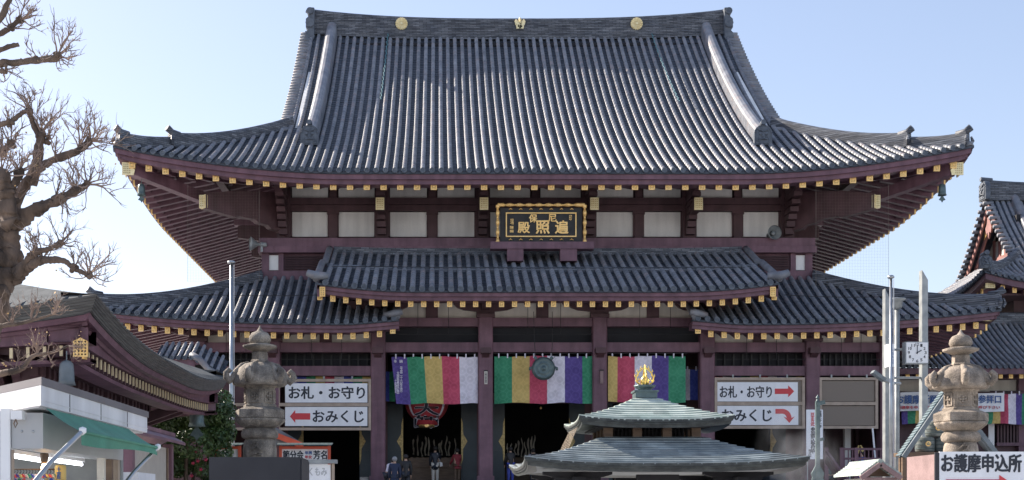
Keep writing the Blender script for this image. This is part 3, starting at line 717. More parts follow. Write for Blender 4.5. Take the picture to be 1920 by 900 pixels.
strip('top_course', 'noshi', hall, (CX, Y3), 0, [(5.7, Z3+2.55), (5.62, Z3+2.6), (5.62, Z3+2.78), (5.68, Z3+2.8), (5.68, Z3+2.95), (6.4, Z3+2.95), (6.4, Z3+2.5)], lin(-H3+.3, H3-.3, 20), lambda u: up3(u)*.3)
zo3 = up3; us = lin(-H3, H3, 40)
strip('eave_tile_bed', 'pan', hall, (CX, Y3), 0, [(.02, Z3), (.02, Z3-.09), (.5, Z3-.09), (.5, Z3)], us, zo3)
strip('fascia_board', 'purple', hall, (CX, Y3), 0, [(.1, Z3-.095), (.1, Z3-.25), (.8, Z3-.25), (.8, Z3-.095)], us, zo3)
strip('fascia_board', 'purple', hall, (CX, Y3), 0, [(.2, Z3-.253), (.2, Z3-.42), (.9, Z3-.42), (.9, Z3-.253)], us, zo3)
S3 = Z3-.50
rafters((CX, Y3), 0, H3, S3, 5.4, zo3, .32, 8, .568, .21, .28, kr=.001)
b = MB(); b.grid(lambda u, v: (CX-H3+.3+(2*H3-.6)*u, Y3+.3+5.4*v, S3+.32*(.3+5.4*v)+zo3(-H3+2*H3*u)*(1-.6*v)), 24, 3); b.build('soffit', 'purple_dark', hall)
for sx in (-1, 1):
    b = MB(); b.smooth = True
    b.tube([(CX+sx*(H3+.02), Y3+s, zp(H3, s)+.17) for s in lin(0, 3.1, 8)]+[(CX+sx*(H3-.1), Y3+s, zp2(H3, s)+.15) for s in lin(3.3, 5.7, 6)], .16, 10)
    b.tube([(CX+sx*(H3-.5), Y3+.05, zp(H3, 0)+.3), (CX+sx*(H3+.05), Y3-.08, zp(H3, 0)+.28), (CX+sx*(H3+.4), Y3-.05, zp(H3, 0)+.42)], [.15, .2, .15], 10)
    b.build('verge_roll', 'roll', hall)
    b = MB(); secs = []
    for s in lin(0.1, 5.8, 8):
        z = Z3+.42*s+.3; x = CX+sx*(H3-.08); secs.append([Vector((x-.06, Y3+s, z-.1)), Vector((x+.06, Y3+s, z-.1)), Vector((x+.06, Y3+s, z-.6)), Vector((x-.06, Y3+s, z-.6))])
    b.sweep(secs, None); b.build('bargeboard', 'purple', hall)
    gilt_plate(hall, (CX+sx*(H3-.25), Y3+.08, 10.95), .24, .42, gm='gold')

for (xa, xb, ya, yb, Y_) in ((350, 602, 551, 553, 58.6), (1470, 1668, 553, 556, 58.6), (612, 1400, 499, 501, 59.6)):
    b = MB(); n = 8; b.tube([P(xa+(xb-xa)*k/n, ya+(yb-ya)*k/n+2.5*math.sin(PI*k/n), Y_) for k in range(n+1)], .014, 5); b.build('roof_wire', 'black', hall)
# ---------------- lower storey
YC = 60.0
def zc(y): return PZ(y, YC)
COLS = [-15.7, -12.3, -7.5, -2.6, 2.6, 7.5, 12.3, 15.7]
for px in COLS:
    x = CX+px; top = zc(597) if abs(px) < 8 else zc(642)
    b = MB(); w_ = .33; e = .05
    b.prism([(x-w_+e, YC-w_), (x+w_-e, YC-w_), (x+w_, YC-w_+e), (x+w_, YC+w_-e), (x+w_-e, YC+w_), (x-w_+e, YC+w_), (x-w_, YC+w_-e), (x-w_, YC-w_+e)], 2.7, top, 'xy')
    b.box(x-w_-.06, x+w_+.06, YC-w_-.06, YC+w_+.06, 2.7, 3.0)
    b.build('column', 'purple', hall)
    # capital block and curved bracket arm
    t2 = top
    b = MB(); b.box(x-.42, x+.42, YC-.42, YC+.2, t2, t2+.16)
    arm = [(-1.45, .78), (-1.45, .62), (-1.3, .48), (-1.0, .36), (-.42, .3), (-.42, .15), (.42, .15), (.42, .3), (1.0, .36), (1.3, .48), (1.45, .62), (1.45, .78)]
    b.prism([(x+a, t2+c) for a, c in arm], YC-.2, YC+.1); b.box(x-.18, x+.18, YC-1.3, YC-.2, t2+.35, t2+.75)
    b.build('bracket', 'purple_dark', hall)
    b = MB(); b.box(x-.24, x+.24, YC-.75, YC-w_-.005, zc(665), zc(655)); b.prism([(YC-w_-.005, zc(672)), (YC-w_-.005, zc(665)), (YC-.7, zc(665))], x-.16, x+.16, 'yz'); b.build('column_nosing', 'purple_dark', hall)
for i in range(7):
    xa, xb = CX+COLS[i]+.335, CX+COLS[i+1]-.335; mid = (xa+xb)/2; ctr = abs(COLS[i]+COLS[i+1])/2 < 7.4
    def bm(y0, y1, d, name='tie_beam', m='purple', yy=YC):
        b = MB(); b.box(xa, xb, yy-d, yy+.22, zc(y0), zc(y1)); b.build(name, m, hall)
    if ctr:
        bm(613, 597, .2); bm(661, 643, .2)
        ya, yb = 597, 560
        for k in range(12):
            x = xa+(xb-xa)*(k+.5)/12; b = MB(); b.box(x-.04, x+.04, YC+.5, YC+.58, zc(643), zc(613)); b.build('lattice_bar', 'black', hall)
    else:
        bm(661, 643, .2); bm(705, 687, .2)
        ya, yb = 642, 608
        for k in range(10):
            x = xa+(xb-xa)*(k+.5)/10; b = MB(); b.box(x-.04, x+.04, YC+.5, YC+.58, zc(687), zc(661)); b.build('lattice_bar', 'black', hall)
    gp = .28 if (xb-xa) > 3.2 else .18
    for (x0, x1) in ((xa-.1, mid-gp), (mid+gp, xb+.1)):
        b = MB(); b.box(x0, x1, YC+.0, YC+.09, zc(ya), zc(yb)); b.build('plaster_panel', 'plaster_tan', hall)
    b = MB(); b.box(mid-gp, mid+gp, YC-.08, YC+.1, zc(ya), zc(yb)); b.build('strut', 'purple_dark', hall)
    b = MB(); b.tube([(xa, YC-.28, zc(628 if ctr else 675)), (xb, YC-.28, zc(628 if ctr else 675))], .018, 6)
    for q in (.35, .68): b.tube([(xa+(xb-xa)*q, YC-.28, zc(628 if ctr else 675)), (xa+(xb-xa)*q, YC-.28, zc(ya-30))], .012, 5)
    b.build('hanging_rail', 'black', hall)
# floor, ceiling, inner walls
b = MB(); b.box(CX-16.4, CX+16.4, 58.2, 95, 2.35, 2.7); b.build('hall_floor', 'wood', hall)
b = MB(); b.box(CX-16, CX+16, 57.9, 95, 0, 2.35); b.build('hall_plinth', 'stone', hall)
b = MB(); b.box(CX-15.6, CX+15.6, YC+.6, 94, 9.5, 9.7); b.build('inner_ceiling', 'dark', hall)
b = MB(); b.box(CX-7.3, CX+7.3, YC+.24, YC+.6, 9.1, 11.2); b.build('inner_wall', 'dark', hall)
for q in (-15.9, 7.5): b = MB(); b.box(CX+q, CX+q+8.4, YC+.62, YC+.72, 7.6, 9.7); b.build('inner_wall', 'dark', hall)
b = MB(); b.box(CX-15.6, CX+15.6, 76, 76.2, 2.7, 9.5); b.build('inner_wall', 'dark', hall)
for sx in (-1, 1):
    b = MB(); b.box(*sorted((CX+sx*15.75, CX+sx*15.55)), YC+.35, 94, 2.7, 9.6); b.build('side_wall', 'purple_dark', hall)
YD = 63.6
for px in COLS:
    b = MB(); b.box(CX+px-.3, CX+px+.3, YD-.3, YD+.3, 2.7, 9.5); b.build('inner_column', 'purple_dark', hall)
for i in range(7):
    xa, xb = CX+COLS[i]+.3, CX+COLS[i+1]-.3
    if i in (0, 6):
        for q in (0, .5):
            b = MB(); b.box(xa+(xb-xa)*q, xa+(xb-xa)*(q+.5)-.04, YD-.05, YD+.05, 2.7, 6.6); b.build('inner_wall_panel', 'plaster' if False else 'purple_dark', hall)
    b = MB(); b.box(xa, xb, YD-.15, YD+.15, 6.6, 7.1); b.build('lintel', 'purple_dark', hall)
    b = MB(); b.box(xa, xb, YD-.02, YD+.02, 7.1, 9.5); b.build('transom_panel', 'dark', hall)
    if 0 < i < 6:
        for sx, xx in ((1, xa), (-1, xb)):
            x0, x1 = (xx, xx+.75) if sx > 0 else (xx-.75, xx)
            b = MB(); b.box(x0, x1, YD-.32, YD-.24, 2.75, 6.6); b.build('door_leaf', 'door', hall)
            dl = bpy.context.scene.collection.objects[-1]
            for z0_, z1_ in ((2.95, 4.1), (4.3, 6.4)):
                b = MB(); b.box(x0+.08, x1-.08, YD-.345, YD-.322, z0_, z1_); b.build('door_panel', 'door', dl)
            b = MB(); ex_ = x1 if sx > 0 else x0
            b.prism([(ex_, 3.6), (ex_-sx*.08, 3.9), (ex_-sx*.1, 4.4), (ex_-sx*.3, 4.75), (ex_-sx*.1, 5.1), (ex_-sx*.08, 5.6), (ex_, 5.9)], YD-.37, YD-.347); b.build('hinge_plate', 'bronze_gold', dl)
# steps
for k in range(14):
    b = MB(); b.box(CX-7.8, CX+7.8, 53.1+k*.34, 58.0, k*.168, (k+1)*.168); b.build('stone_step', 'stone', hall)
for sx in (-1, 1):
    b = MB(); b.prism([(52.8, 0), (57.9, 0), (57.9, 2.9), (57.4, 2.9), (52.8, .5)], CX+sx*8.0-.18, CX+sx*8.0+.18, 'yz'); b.build('stair_wall', 'stone', hall)
# ------------------------------------------------------------------ things on the hall
# plaque
PY = 61.0
pl = thing('name_plaque', 'wide black and gold carved name plaque above the porch roof', 'plaque', (PX(1014, PY), PY, PZ(460, PY)))
def pq(x, y): return PX(x, PY), PZ(y, PY)
x0, z0 = pq(933, 459); x1, z1 = pq(1096, 385)
b = MB(); b.box(x0+.12, x1-.12, PY, PY+.12, z0+.12, z1-.12); b.build('board', 'black', pl)
b = MB(); xm0, xm1, zm0, zm1 = x0+.38, x1-.38, z0+.36, z1-.34
for (a, c, d, e) in ((xm0, xm1, zm0, zm0+.05), (xm0, xm1, zm1-.05, zm1), (xm0, xm0+.05, zm0+.05, zm1-.05), (xm1-.05, xm1, zm0+.05, zm1-.05)):
    b = MB(); b.box(a, c, PY-.05, PY-.002, d, e); b.build('inner_moulding', 'gold', pl)
for (xa, za, xb, zb_) in ((x0, z0, x1, z0), (x0, z1, x1, z1), (x0, z0, x0, z1), (x1, z0, x1, z1)):
    b = MB(); n = 60; b.smooth = True; pts = []; rr = []
    for k in range(n+1):
        t = k/n; ed = min(t, 1-t); wv = math.sin(t*(xb-xa+zb_-za)*14)
        pts.append((xa+(xb-xa)*t, PY-.08-(.03*wv if ed > .08 else 0), za+(zb_-za)*t)); rr.append(.07+(.022*wv if ed > .08 else .025))
    b.tube(pts, rr, 8); b.build('carved_frame', 'gold', pl)
for (ch, ax, ay, bx, by) in (('殿', 971, 437, 993, 417), ('保', 992, 417, 1007, 402), ('照', 1005, 438, 1030, 414), ('尼', 1028, 416, 1043, 402), ('遍', 1041, 438, 1065, 414)):
    xa, za = pq(ax, ay); xb, zb_ = pq(bx, by); text(pl, 'character', ch, xa, xb, za, zb_, PY-.01, 'gold', .03, .03)
for (ax, ay, bx, by, ch) in ((957, 421, 963, 410, '瑞'), (1067, 414, 1072, 403, '印')):
    xa, za = pq(ax, ay); xb, zb_ = pq(bx, by); text(pl, 'small_character', ch, xa, xb, za, zb_, PY-.01, 'gold', .02, .01)
for (ax, ay) in ((956, 429), (956, 436)):
    xa, za = pq(ax, ay); b = MB(); b.box(xa, xa+.17, PY-.02, PY-.002, za, za+.13); b.build('seal', 'gold_dark', pl)
for k in range(7):
    for zz in (z0+.22, z1-.2):
        x = x0+.6+(x1-x0-1.2)*k/6; b = MB(); b.tube([(x-.08, PY-.03, zz), (x, PY-.05, zz+.04), (x+.08, PY-.03, zz)], [.012, .03, .012], 6); b.build('scroll', 'gold', pl)
YS = 61.6
b = MB(); b.box(PX(918, YS), PX(1109, YS), YS-1.0, YS-.4, PZ(474, YS), PZ(461, YS)); b.build('shelf_beam', 'purple', pl)
for xa, xb in ((949, 979), (1047, 1078)):
    b = MB(); b.box(PX(xa, YS), PX(xb, YS), YS-.95, YS-.45, PZ(496, YS), PZ(474, YS)-.003); b.build('shelf_foot', 'purple', pl)
# horn loudspeakers
def horn(x, y, z, dx, dy, label):
    t = thing('horn_loudspeaker', label, 'loudspeaker', (x, y, z), 'grey horn loudspeakers on the upper storey')
    d = Vector((dx, dy, 0)).normalized(); rz = math.atan2(d.x, -d.y)
    b = MB(); b.smooth = True; pr = [(.33, -.5), (.345, -.49), (.30, -.42), (.17, -.25), (.08, -.12), (.06, .0), (.06, .05)]
    b.lathe(pr, n=20, axis='y', cap=False); b.lathe([(.02, -.36), (.1, -.33), (.1, -.2)], n=12, axis='y'); me = b.mesh('horn', 'galv')
    link('horn', me, t, (x, y, z), rz)
    b = MB(); b.lathe([(.11, 0), (.12, .05), (.12, .25), (.08, .3)], n=14, axis='y'); link('driver', b.mesh('driver', 'galv'), t, (x, y, z), rz)
    b = MB(); b.box(-.04, .04, .0, .1, -.35, 0); link('bracket', b.mesh('bracket', 'galv'), t, (x, y, z), rz)
horn(PX(1447, 63), 63.2, PZ(438, 63)+.0, .15, -1, 'grey horn loudspeaker facing forward, below the last white panel on the right')
horn(PX(487, 62.5), 62.8, PZ(456, 62.5), -1, -.35, 'grey horn loudspeaker pointing left from the left end of the ledge')
# corner bells
def bell(x, y, z, sc, label, m='bronze', plate=True, grp='hanging bronze eave bells'):
    t = thing('eave_bell', label, 'bell', (x, y, z), grp)
    b = MB(); b.tube([(x, y, z+.75*sc), (x, y, z+.5*sc)], .015*sc, 5); b.build('chain', m, t)
    b = MB(); b.smooth = True; b.lathe([(.02, .55), (.10, .52), (.15, .46), (.165, .3), (.17, .1), (.20, .0), (.17, 0), (.14, .1)], (x, y, z), n=14, fn=lambda r, z_, a: r*(1+.06*math.cos(4*a))*sc) if False else b.lathe([(r*sc, q*sc) for r, q in [(.02, .55), (.10, .52), (.15, .46), (.165, .3), (.17, .1), (.20, .0), (.17, 0), (.14, .1)]], (x, y, z), n=14)
    b.build('bell_body', m, t)
    if plate:
        b = MB(); b.prism([(x-.02*sc, z), (x+.02*sc, z), (x+.16*sc, z-.2*sc), (x+.05*sc, z-.24*sc), (x, z-.33*sc), (x-.05*sc, z-.24*sc), (x-.16*sc, z-.2*sc)], y-.01, y+.01); b.build('wind_plate', m, t)
for sx, lb in ((1, 'small bronze bell hanging from the right corner of the main roof'), (-1, 'small bronze bell hanging from the left corner of the main roof, beside the bare tree')):
    bell(CX+sx*(H-1.1), YE+1.0, zf(H, 0)-2.05, 1.0, lb)
bell(CX+(H2-1.2), Y2+1.0, Z2-1.45, 1.2, 'small bronze bell under the right corner of the lower roof, above the right stone lantern')
# chains on the roof
for (a, l) in (((727, 72, 715, 185), 'blue green chain hanging down the left half of the main roof'), ((1222, 75, 1268, 190), 'blue green chain hanging down the right half of the main roof')):
    xa = PX(a[0], 77)-CX; s1 = 10.2 if a[0] < 800 else 9.9
    xb = {715: PX(715, 70.3)-CX, 1268: PX(1268, 70)-CX}[a[2]]
    t = None; b = MB(); n = 46; b.smooth = True
    for k in range(n):
        u0_ = k/n; u1_ = (k+.8)/n; q = []
        for uu in (u0_, u1_):
            s = 17.9+(s1-17.9)*uu; u = xa+(xb-xa)*uu; q.append((CX+u+.03*math.sin(k*2.1), YE+s-.12, zf(u, s)+.28))
        b.tube([q[0], ((q[0][0]+q[1][0])/2+.02, (q[0][1]+q[1][1])/2, (q[0][2]+q[1][2])/2), q[1]], [.018, .035, .018], 5)
    tag(b.build('roof_chain', 'teal_chain', loc=(CX+xb, YE+s1, zf(xb, s1))), l, 'chain', 'chains hanging on the main roof')

# curtains
def cloth(label, strips, z0, z1, Y, grp, skew=0., cat='curtain', amp=.05, name='temple_curtain', tabs=True):
    xa, xb = strips[0][0], strips[-1][1]
    t = thing(name, label, cat, ((xa+xb)/2, Y, z1), grp); ph = R.random()*6
    def wv(x, v): return amp*(math.sin(x*5.1+ph)+.6*math.sin(x*11.3+ph*2+v*2)+.5*math.sin(x*2.2-v*3))*(.35+.65*v)+amp*.9*mathutils.noise.noise(Vector((x*3.1+ph*3, v*2.2, ph)))+amp*.35*mathutils.noise.noise(Vector((x*9+v*6, v*7-x*4, ph)))
    for (x0, x1, c) in strips:
        nu = max(3, int((x1-x0)/.055)); b = MB(); b.smooth = True
        def f(u, v):
            x = x0+(x1-x0)*u; sg = .02*math.sin((x-xa)*9+ph)+.03*math.sin((x-xa)*2.2)
            return (x+skew*v*(1-(x-xa)/(xb-xa)), Y+wv(x, v), z1+(z0-z1)*v-sg*(1-v)*.6-.03*v*math.sin(x*3))
        b.grid(f, nu, 30); b.build('cloth_strip', c, t, fix=False)
    if tabs:
        x = xa+.2
        while x < xb:
            b = MB(); b.box(x-.03, x+.03, Y-.012, Y+.012, z1-.08, z1+.13); b.build('tab', 'c_white', t); x += .40
        b = MB(); b.tube([(xa-.1, Y+.02, z1+.13), (xb+.1, Y+.02, z1+.13)], .02, 6); b.build('curtain_rod', 'black', t)
    return t
def st(edges, cols, Y): return [(PX(edges[i], Y), PX(edges[i+1], Y), 'c_'+cols[i]) for i in range(len(cols))]
YK = 59.9
k1 = cloth('five coloured curtain in the left centre bay with a lettered purple strip', st([734, 763, 795, 828, 861, 896], ['purple', 'green', 'yellow', 'red', 'white'], YK), PZ(757, YK), PZ(669, YK), YK, 'five coloured curtains across the porch', skew=.22)
for (s_, xa, xb, ya, yb) in (('奉', 739, 744, 675, 681), ('納', 749, 755, 675, 681), ('平成二十六年五月', 750, 755, 688, 736), ('大開帳奉修記念', 744, 749, 697, 739), ('十和醤主', 740, 744, 711, 737)):
    text(k1, 'lettering', s_, PX(xa, YK), PX(xb, YK), PZ(yb, YK), PZ(ya, YK), YK-.15, 'c_white', .004, .02, vertical=True)
cloth('five coloured curtain in the centre bay behind the round gong', st([927, 960, 993, 1026, 1059, 1092, 1113], ['green', 'yellow', 'red', 'white', 'purple', 'green'], YK), PZ(756, YK), PZ(668, YK), YK, 'five coloured curtains across the porch')
cloth('five coloured curtain in the right centre bay behind the pagoda finial', st([1140, 1158, 1190, 1222, 1254, 1285], ['yellow', 'red', 'white', 'purple', 'green'], YK), PZ(754, YK), PZ(668, YK), YK, 'five coloured curtains across the porch')
YK2 = 61.4
cloth('short blue and green end of a curtain left of the lettered purple strip', st([722, 730, 741], ['blue', 'green'], YK2), PZ(753, YK2), PZ(696, YK2), YK2, 'five coloured curtains across the porch', tabs=False)
cloth('short white and blue curtain end beside the right porch column', st([1281, 1294, 1309], ['white', 'blue'], YK2), PZ(751, YK2), PZ(692, YK2), YK2, 'five coloured curtains across the porch')
for (xa, xb, lb) in ((522, 697, 'narrow five coloured cloth edge above the left sign'), (1338, 1508, 'narrow five coloured cloth edge above the right arrow sign')):
    n = 10; ed = [xa+(xb-xa)*k/n for k in range(n+1)]; cs = ['red', 'white', 'blue', 'green', 'yellow']*2
    cloth(lb, st(ed, cs, 60.2), PZ(722, 60.2), PZ(706, 60.2), 60.2, 'five coloured curtains across the porch', tabs=False, amp=.02)
# round gong with ropes
YG = 58.9; gx, gz = PX(1019, YG), PZ(691, YG)
t = thing('temple_gong', 'round green bronze gong hanging in front of the centre curtain', 'gong', (gx, YG, gz))
b = MB(); b.smooth = True; b.lathe([(.001, -.17), (.08, -.16), (.09, -.13), (.22, -.13), (.24, -.15), (.27, -.12), (.40, -.11), (.42, -.13), (.45, -.10), (.5, -.02), (.53, 0), (.5, .02), (.4, .12), (.001, .16)], (gx, YG, gz), n=36, axis='y'); b.build('gong_body', 'bronze', t)
for sx in (-1, 1):
    b = MB(); b.smooth = True; b.tube([(gx+sx*.5, YG, gz+.05), (gx+sx*.6, YG, gz+.02), (gx+sx*.6, YG, gz-.08)], .06, 8); b.build('side_lug', 'bronze', t)
    b = MB(); b.lathe([(.03, -.03), (.08, -.02), (.08, .02), (.03, .03)], (gx+sx*.36, YG, gz+.47), n=10, axis='y'); b.build('ear', 'bronze', t)
    b = MB(); b.tube([(gx+sx*.36, YG, gz+.5), (gx+sx*.40, YG, gz+1.2), (gx+sx*.42, YG+.3, gz+2.6)], .014, 5); b.build('rope', 'black', t)
b = MB(); b.tube([(gx+.3, YG-.05, gz+.3), (gx+.55, YG-.05, gz+.58), (gx+.62, YG-.05, gz+.6)], .012, 5); b.build('hook', 'black', t)
# gilt canopy lamp seen in the dark gap
YL = 61.6; lx, lz = PX(1011, YL), PZ(630, YL)
t = thing('hanging_canopy', 'gilt umbrella shaped canopy hanging behind the centre beam', 'canopy', (lx, YL, lz))
b = MB(); b.smooth = True; b.lathe([(.9, -.1), (.92, -.02), (.6, .1), (.35, .16), (.12, .28), (.05, .42)], (lx, YL, lz), n=24); b.build('dome', 'bronze_gold', t)
b = MB(); b.lathe([(.5, 0), (.52, .12), (.46, .13)], (lx, YL-.15, lz+.02), n=8); b.build('gilt_band', 'gold', t)
b = MB(); b.tube([(lx, YL, lz+.4), (lx, YL, lz+1.2)], .02, 6); b.build('rod', 'black', t)
# slim nameplates on the porch columns
for (xx, yy, lb, mm) in ((911, 708, 'slim wooden nameplate on the left inner porch column', 'plaster_tan'), (1128, 707, 'slim lamp shaped plate on the right inner porch column', 'pink_board')):
    Yp = 59.66; x, z = PX(xx, Yp), PZ(yy, Yp); t = thing('column_nameplate', lb, 'nameplate', (x, Yp, z), 'slim plates on the porch columns')
    b = MB(); b.box(x-.07, x+.07, Yp-.06, Yp, z-.3, z+.28); b.build('plate', mm, t)
    b = MB(); b.box(x-.09, x+.09, Yp-.08, Yp, z+.285, z+.33); b.build('top_cap', 'black', t)
    if xx < 1000: text(t, 'lettering', '川崎大師平間寺', x-.04, x+.04, z-.26, z+.24, Yp-.061, 'ink', .003, .02, vertical=True)
# sign boards
def rect(parent, nm, m, x0, x1, ya, yb, Y, d=.05, dd=0.): 
    b = MB(); b.box(PX(x0, Y), PX(x1, Y), Y-dd-d, Y-dd, PZ(yb, Y), PZ(ya, Y)); return b.build(nm, m, parent)
def arrow(parent, m, x0, x1, yc, hs, hh, hl, Y, y_, left=False, name='arrow'):
    X0, X1, Z = PX(x0, Y), PX(x1, Y), PZ(yc, Y); k = Y/FP
    pts = [(X0, Z-hs*k), (X1-hl*k, Z-hs*k), (X1-hl*k, Z-hh*k), (X1, Z), (X1-hl*k, Z+hh*k), (X1-hl*k, Z+hs*k), (X0, Z+hs*k)]
    if left: pts = [(X0+X1-x, z) for x, z in pts]
    b = MB(); b.prism(pts, y_-.012, y_-.001); return b.build(name, m, parent)
YF = 59.8
def frame(t, x0, x1, y0, y1, ym, w_=5, Y=YF):
    for a in ((x0, x1, y0, y0+w_), (x0, x1, y1-w_, y1), (x0, x0+w_, y0+w_, y1-w_), (x1-w_, x1, y0+w_, y1-w_), (x0+w_, x1-w_, ym-3, ym+3)):
        rect(t, 'frame_bar', 'sign_frame', a[0], a[1], a[2], a[3], Y, .12, .0)
    for q in (.2, .5, .8):
        rect(t, 'hanger', 'galv', x0+(x1-x0)*q-1.5, x0+(x1-x0)*q+1.5, y0-5, y0+1, Y, .04, .13)
t = thing('direction_sign', 'framed white sign on the left reading お札・お守り above おみくじ with red left arrow', 'sign', (PX(608, YF), YF, PZ(807, YF)), 'framed signs between the columns')
frame(t, 520, 696, 711, 807, 759)
p1 = rect(t, 'white_panel', 'sign_white', 535, 689, 719, 755, YF, .03, .05); p2 = rect(t, 'white_panel', 'sign_white', 535, 689, 763, 799, YF, .03, .05)
yt = YF-.082
def tx(par, s_, x0, x1, y0, y1, Y, yy, m='ink', bold=.03, d=.006, **k): return text(par, 'lettering', s_, PX(x0, Y), PX(x1, Y), PZ(y1, Y), PZ(y0, Y), yy, m, d, bold, **k)
tx(t, 'お札・お守り', 542, 684, 725, 748, YF, yt); tx(t, 'おみくじ', 587, 682, 770, 792, YF, yt)
arrow(t, 'red', 544, 582, 781, 6, 12, 10, YF, yt, left=True)
t = thing('direction_sign', 'framed white sign on the right reading お札・お守り and おみくじ with red arrows', 'sign', (PX(1423, YF), YF, PZ(804, YF)), 'framed signs between the columns')
frame(t, 1339, 1508, 708, 804, 757)
rect(t, 'white_panel', 'sign_white', 1344, 1495, 717, 753, YF, .03, .05); rect(t, 'white_panel', 'sign_white', 1344, 1496, 761, 797, YF, .03, .05); rect(t, 'dark_panel', 'sign_mesh', 1344, 1503, 713, 799, YF, .02, .02)
tx(t, 'お札・お守り', 1349, 1446, 724, 746, YF, yt); tx(t, 'おみくじ', 1353, 1446, 768, 790, YF, yt)
arrow(t, 'red', 1452, 1488, 734, 5, 11, 11, YF, yt)
b = MB(); cxr, czr = PX(1453, YF), PZ(786, YF); k_ = YF/FP; out = []; inn = []
for i in range(9):
    a = PI/2-PI/2*i/8; out.append((PX(1466, YF)+17*k_*math.cos(a), PZ(784, YF)+17*k_*math.sin(a))); inn.append((PX(1466, YF)+8*k_*math.cos(a), PZ(784, YF)+8*k_*math.sin(a)))
poly = [(PX(1453, YF), PZ(767, YF))]+out+[(PX(1489, YF), PZ(781, YF)), (PX(1479, YF), PZ(793, YF)), (PX(1468, YF), PZ(781, YF))]+inn[::-1]+[(PX(1453, YF), PZ(776, YF))]
b.prism(poly, yt-.012, yt-.001); b.build('arrow', 'red', t)
t = thing('direction_sign', 'framed empty notice frame with two dark mesh panels on the far right', 'sign', (PX(1590, YF), YF, PZ(804, YF)), 'framed signs between the columns')
frame(t, 1535, 1645, 708, 804, 757)
rect(t, 'mesh_panel', 'sign_mesh', 1541, 1639, 714, 753, YF, .02, .03); rect(t, 'mesh_panel', 'sign_mesh', 1541, 1639, 761, 798, YF, .02, .03)
t = thing('direction_sign', 'framed dark notice frame half hidden behind the left stone lantern', 'sign', (PX(440, YF), YF, PZ(804, YF)), 'framed signs between the columns')
frame(t, 388, 496, 711, 807, 759)
rect(t, 'mesh_panel', 'purple_dark', 393, 491, 716, 755, YF, .02, .03); rect(t, 'mesh_panel', 'purple_dark', 393, 491, 763, 802, YF, .02, .03)
# red paper lantern in the left centre doorway
YR = 61.6; lx, lz, lr = PX(800, YR), PZ(752, YR), 1.03
t = thing('paper_lantern', 'huge red paper lantern lettered 大師 hanging behind the left curtain', 'lantern', (lx, YR, lz))
b = MB(); b.smooth = True
b.lathe([(.36, -1.15), (.55, -1.12)]+[(lr*math.cos(a)*(1+.012*(k % 2)), 1.05*math.sin(a)) for k, a in enumerate(lin(-1.02, 1.02, 26))]+[(.5, 1.1)], (lx, YR, lz), n=36); b.build('paper_body', 'lantern_red', t)
b = MB(); b.smooth = True; b.lathe([(.38, -1.24), (.40, -1.1), (.36, -1.08)], (lx, YR, lz), n=24); b.build('lower_ring', 'bronze_gold', t)
b = MB(); b.lathe([(.001, -.05), (.1, -.04), (.12, 0)], (lx, YR-.44, lz-1.15), n=14, axis='y'); b.build('gilt_boss', 'gold', t)
b = MB()
for sx in (-1, 1): b.tube([(lx+sx*.12, YR-.42, lz-1.15), (lx+sx*.26, YR-.38, lz-1.1), (lx+sx*.36, YR-.3, lz-1.18)], [.04, .06, .02], 6)
b.build('gilt_scroll', 'gold_dark', t, kind='stuff')
for ch, ya, yb in (('大', 760, 780), ('師', 781, 802), ('崎', 736, 758)):
    for off, mm, dd in ((.0, 'c_white', 0), (-.02, 'ink', 1)):
        o = text(t, 'lettering', ch, PX(778, YR), PX(822, YR), PZ(yb, YR), PZ(ya, YR), YR-.0, mm, .01, .085 if dd == 0 else .05)
        if o:
            L = W[o.name]
            for v in o.data.vertices:
                X = v.co.x+L.x-lx; Z = v.co.z+L.z-lz; a = math.asin(max(-.999, min(.999, Z/1.05))); rad = lr*math.cos(a)*1.03
                v.co.y += -math.sqrt(max(.01, rad*rad-X*X))-.015-.012*dd
for sx in (-1, 1):
    b = MB(); n = 10
    def f(u, v):
        a = -.75+1.5*v; an = -PI/2+sx*(.78+.14*u); rad = lr*math.cos(a)*1.03+.012; return (lx+rad*math.cos(an), YR+rad*math.sin(an), lz+1.05*math.sin(a))
    b.grid(f, 2, 12); b.build('white_band', 'c_white', t, fix=False)
b = MB(); b.tube([(lx, YR, lz+1.1), (lx, YR, lz+2.2)], .03, 6); b.build('chain', 'black', t)
# offering box and inner stand
t = thing('offering_box', 'long dark wooden offering box inside the left doorway', 'box', (PX(812, 63.9), 63.9, 2.7))
b = MB(); b.box(PX(766, 63.5), PX(862, 63.5), 63.5, 64.6, 2.7, 3.95); b.build('box_body', 'wood', t)
b = MB(); b.box(PX(765, 63.5), PX(863, 63.5), 63.44, 63.5, 3.5, 3.62); b.build('front_rail', 'wood', t)
for k in range(9): b = MB(); x = PX(770+k*10.5, 63.5); b.box(x, x+.1, 63.5, 64.6, 3.955, 4.0); b.build('top_slat', 'wood', t)
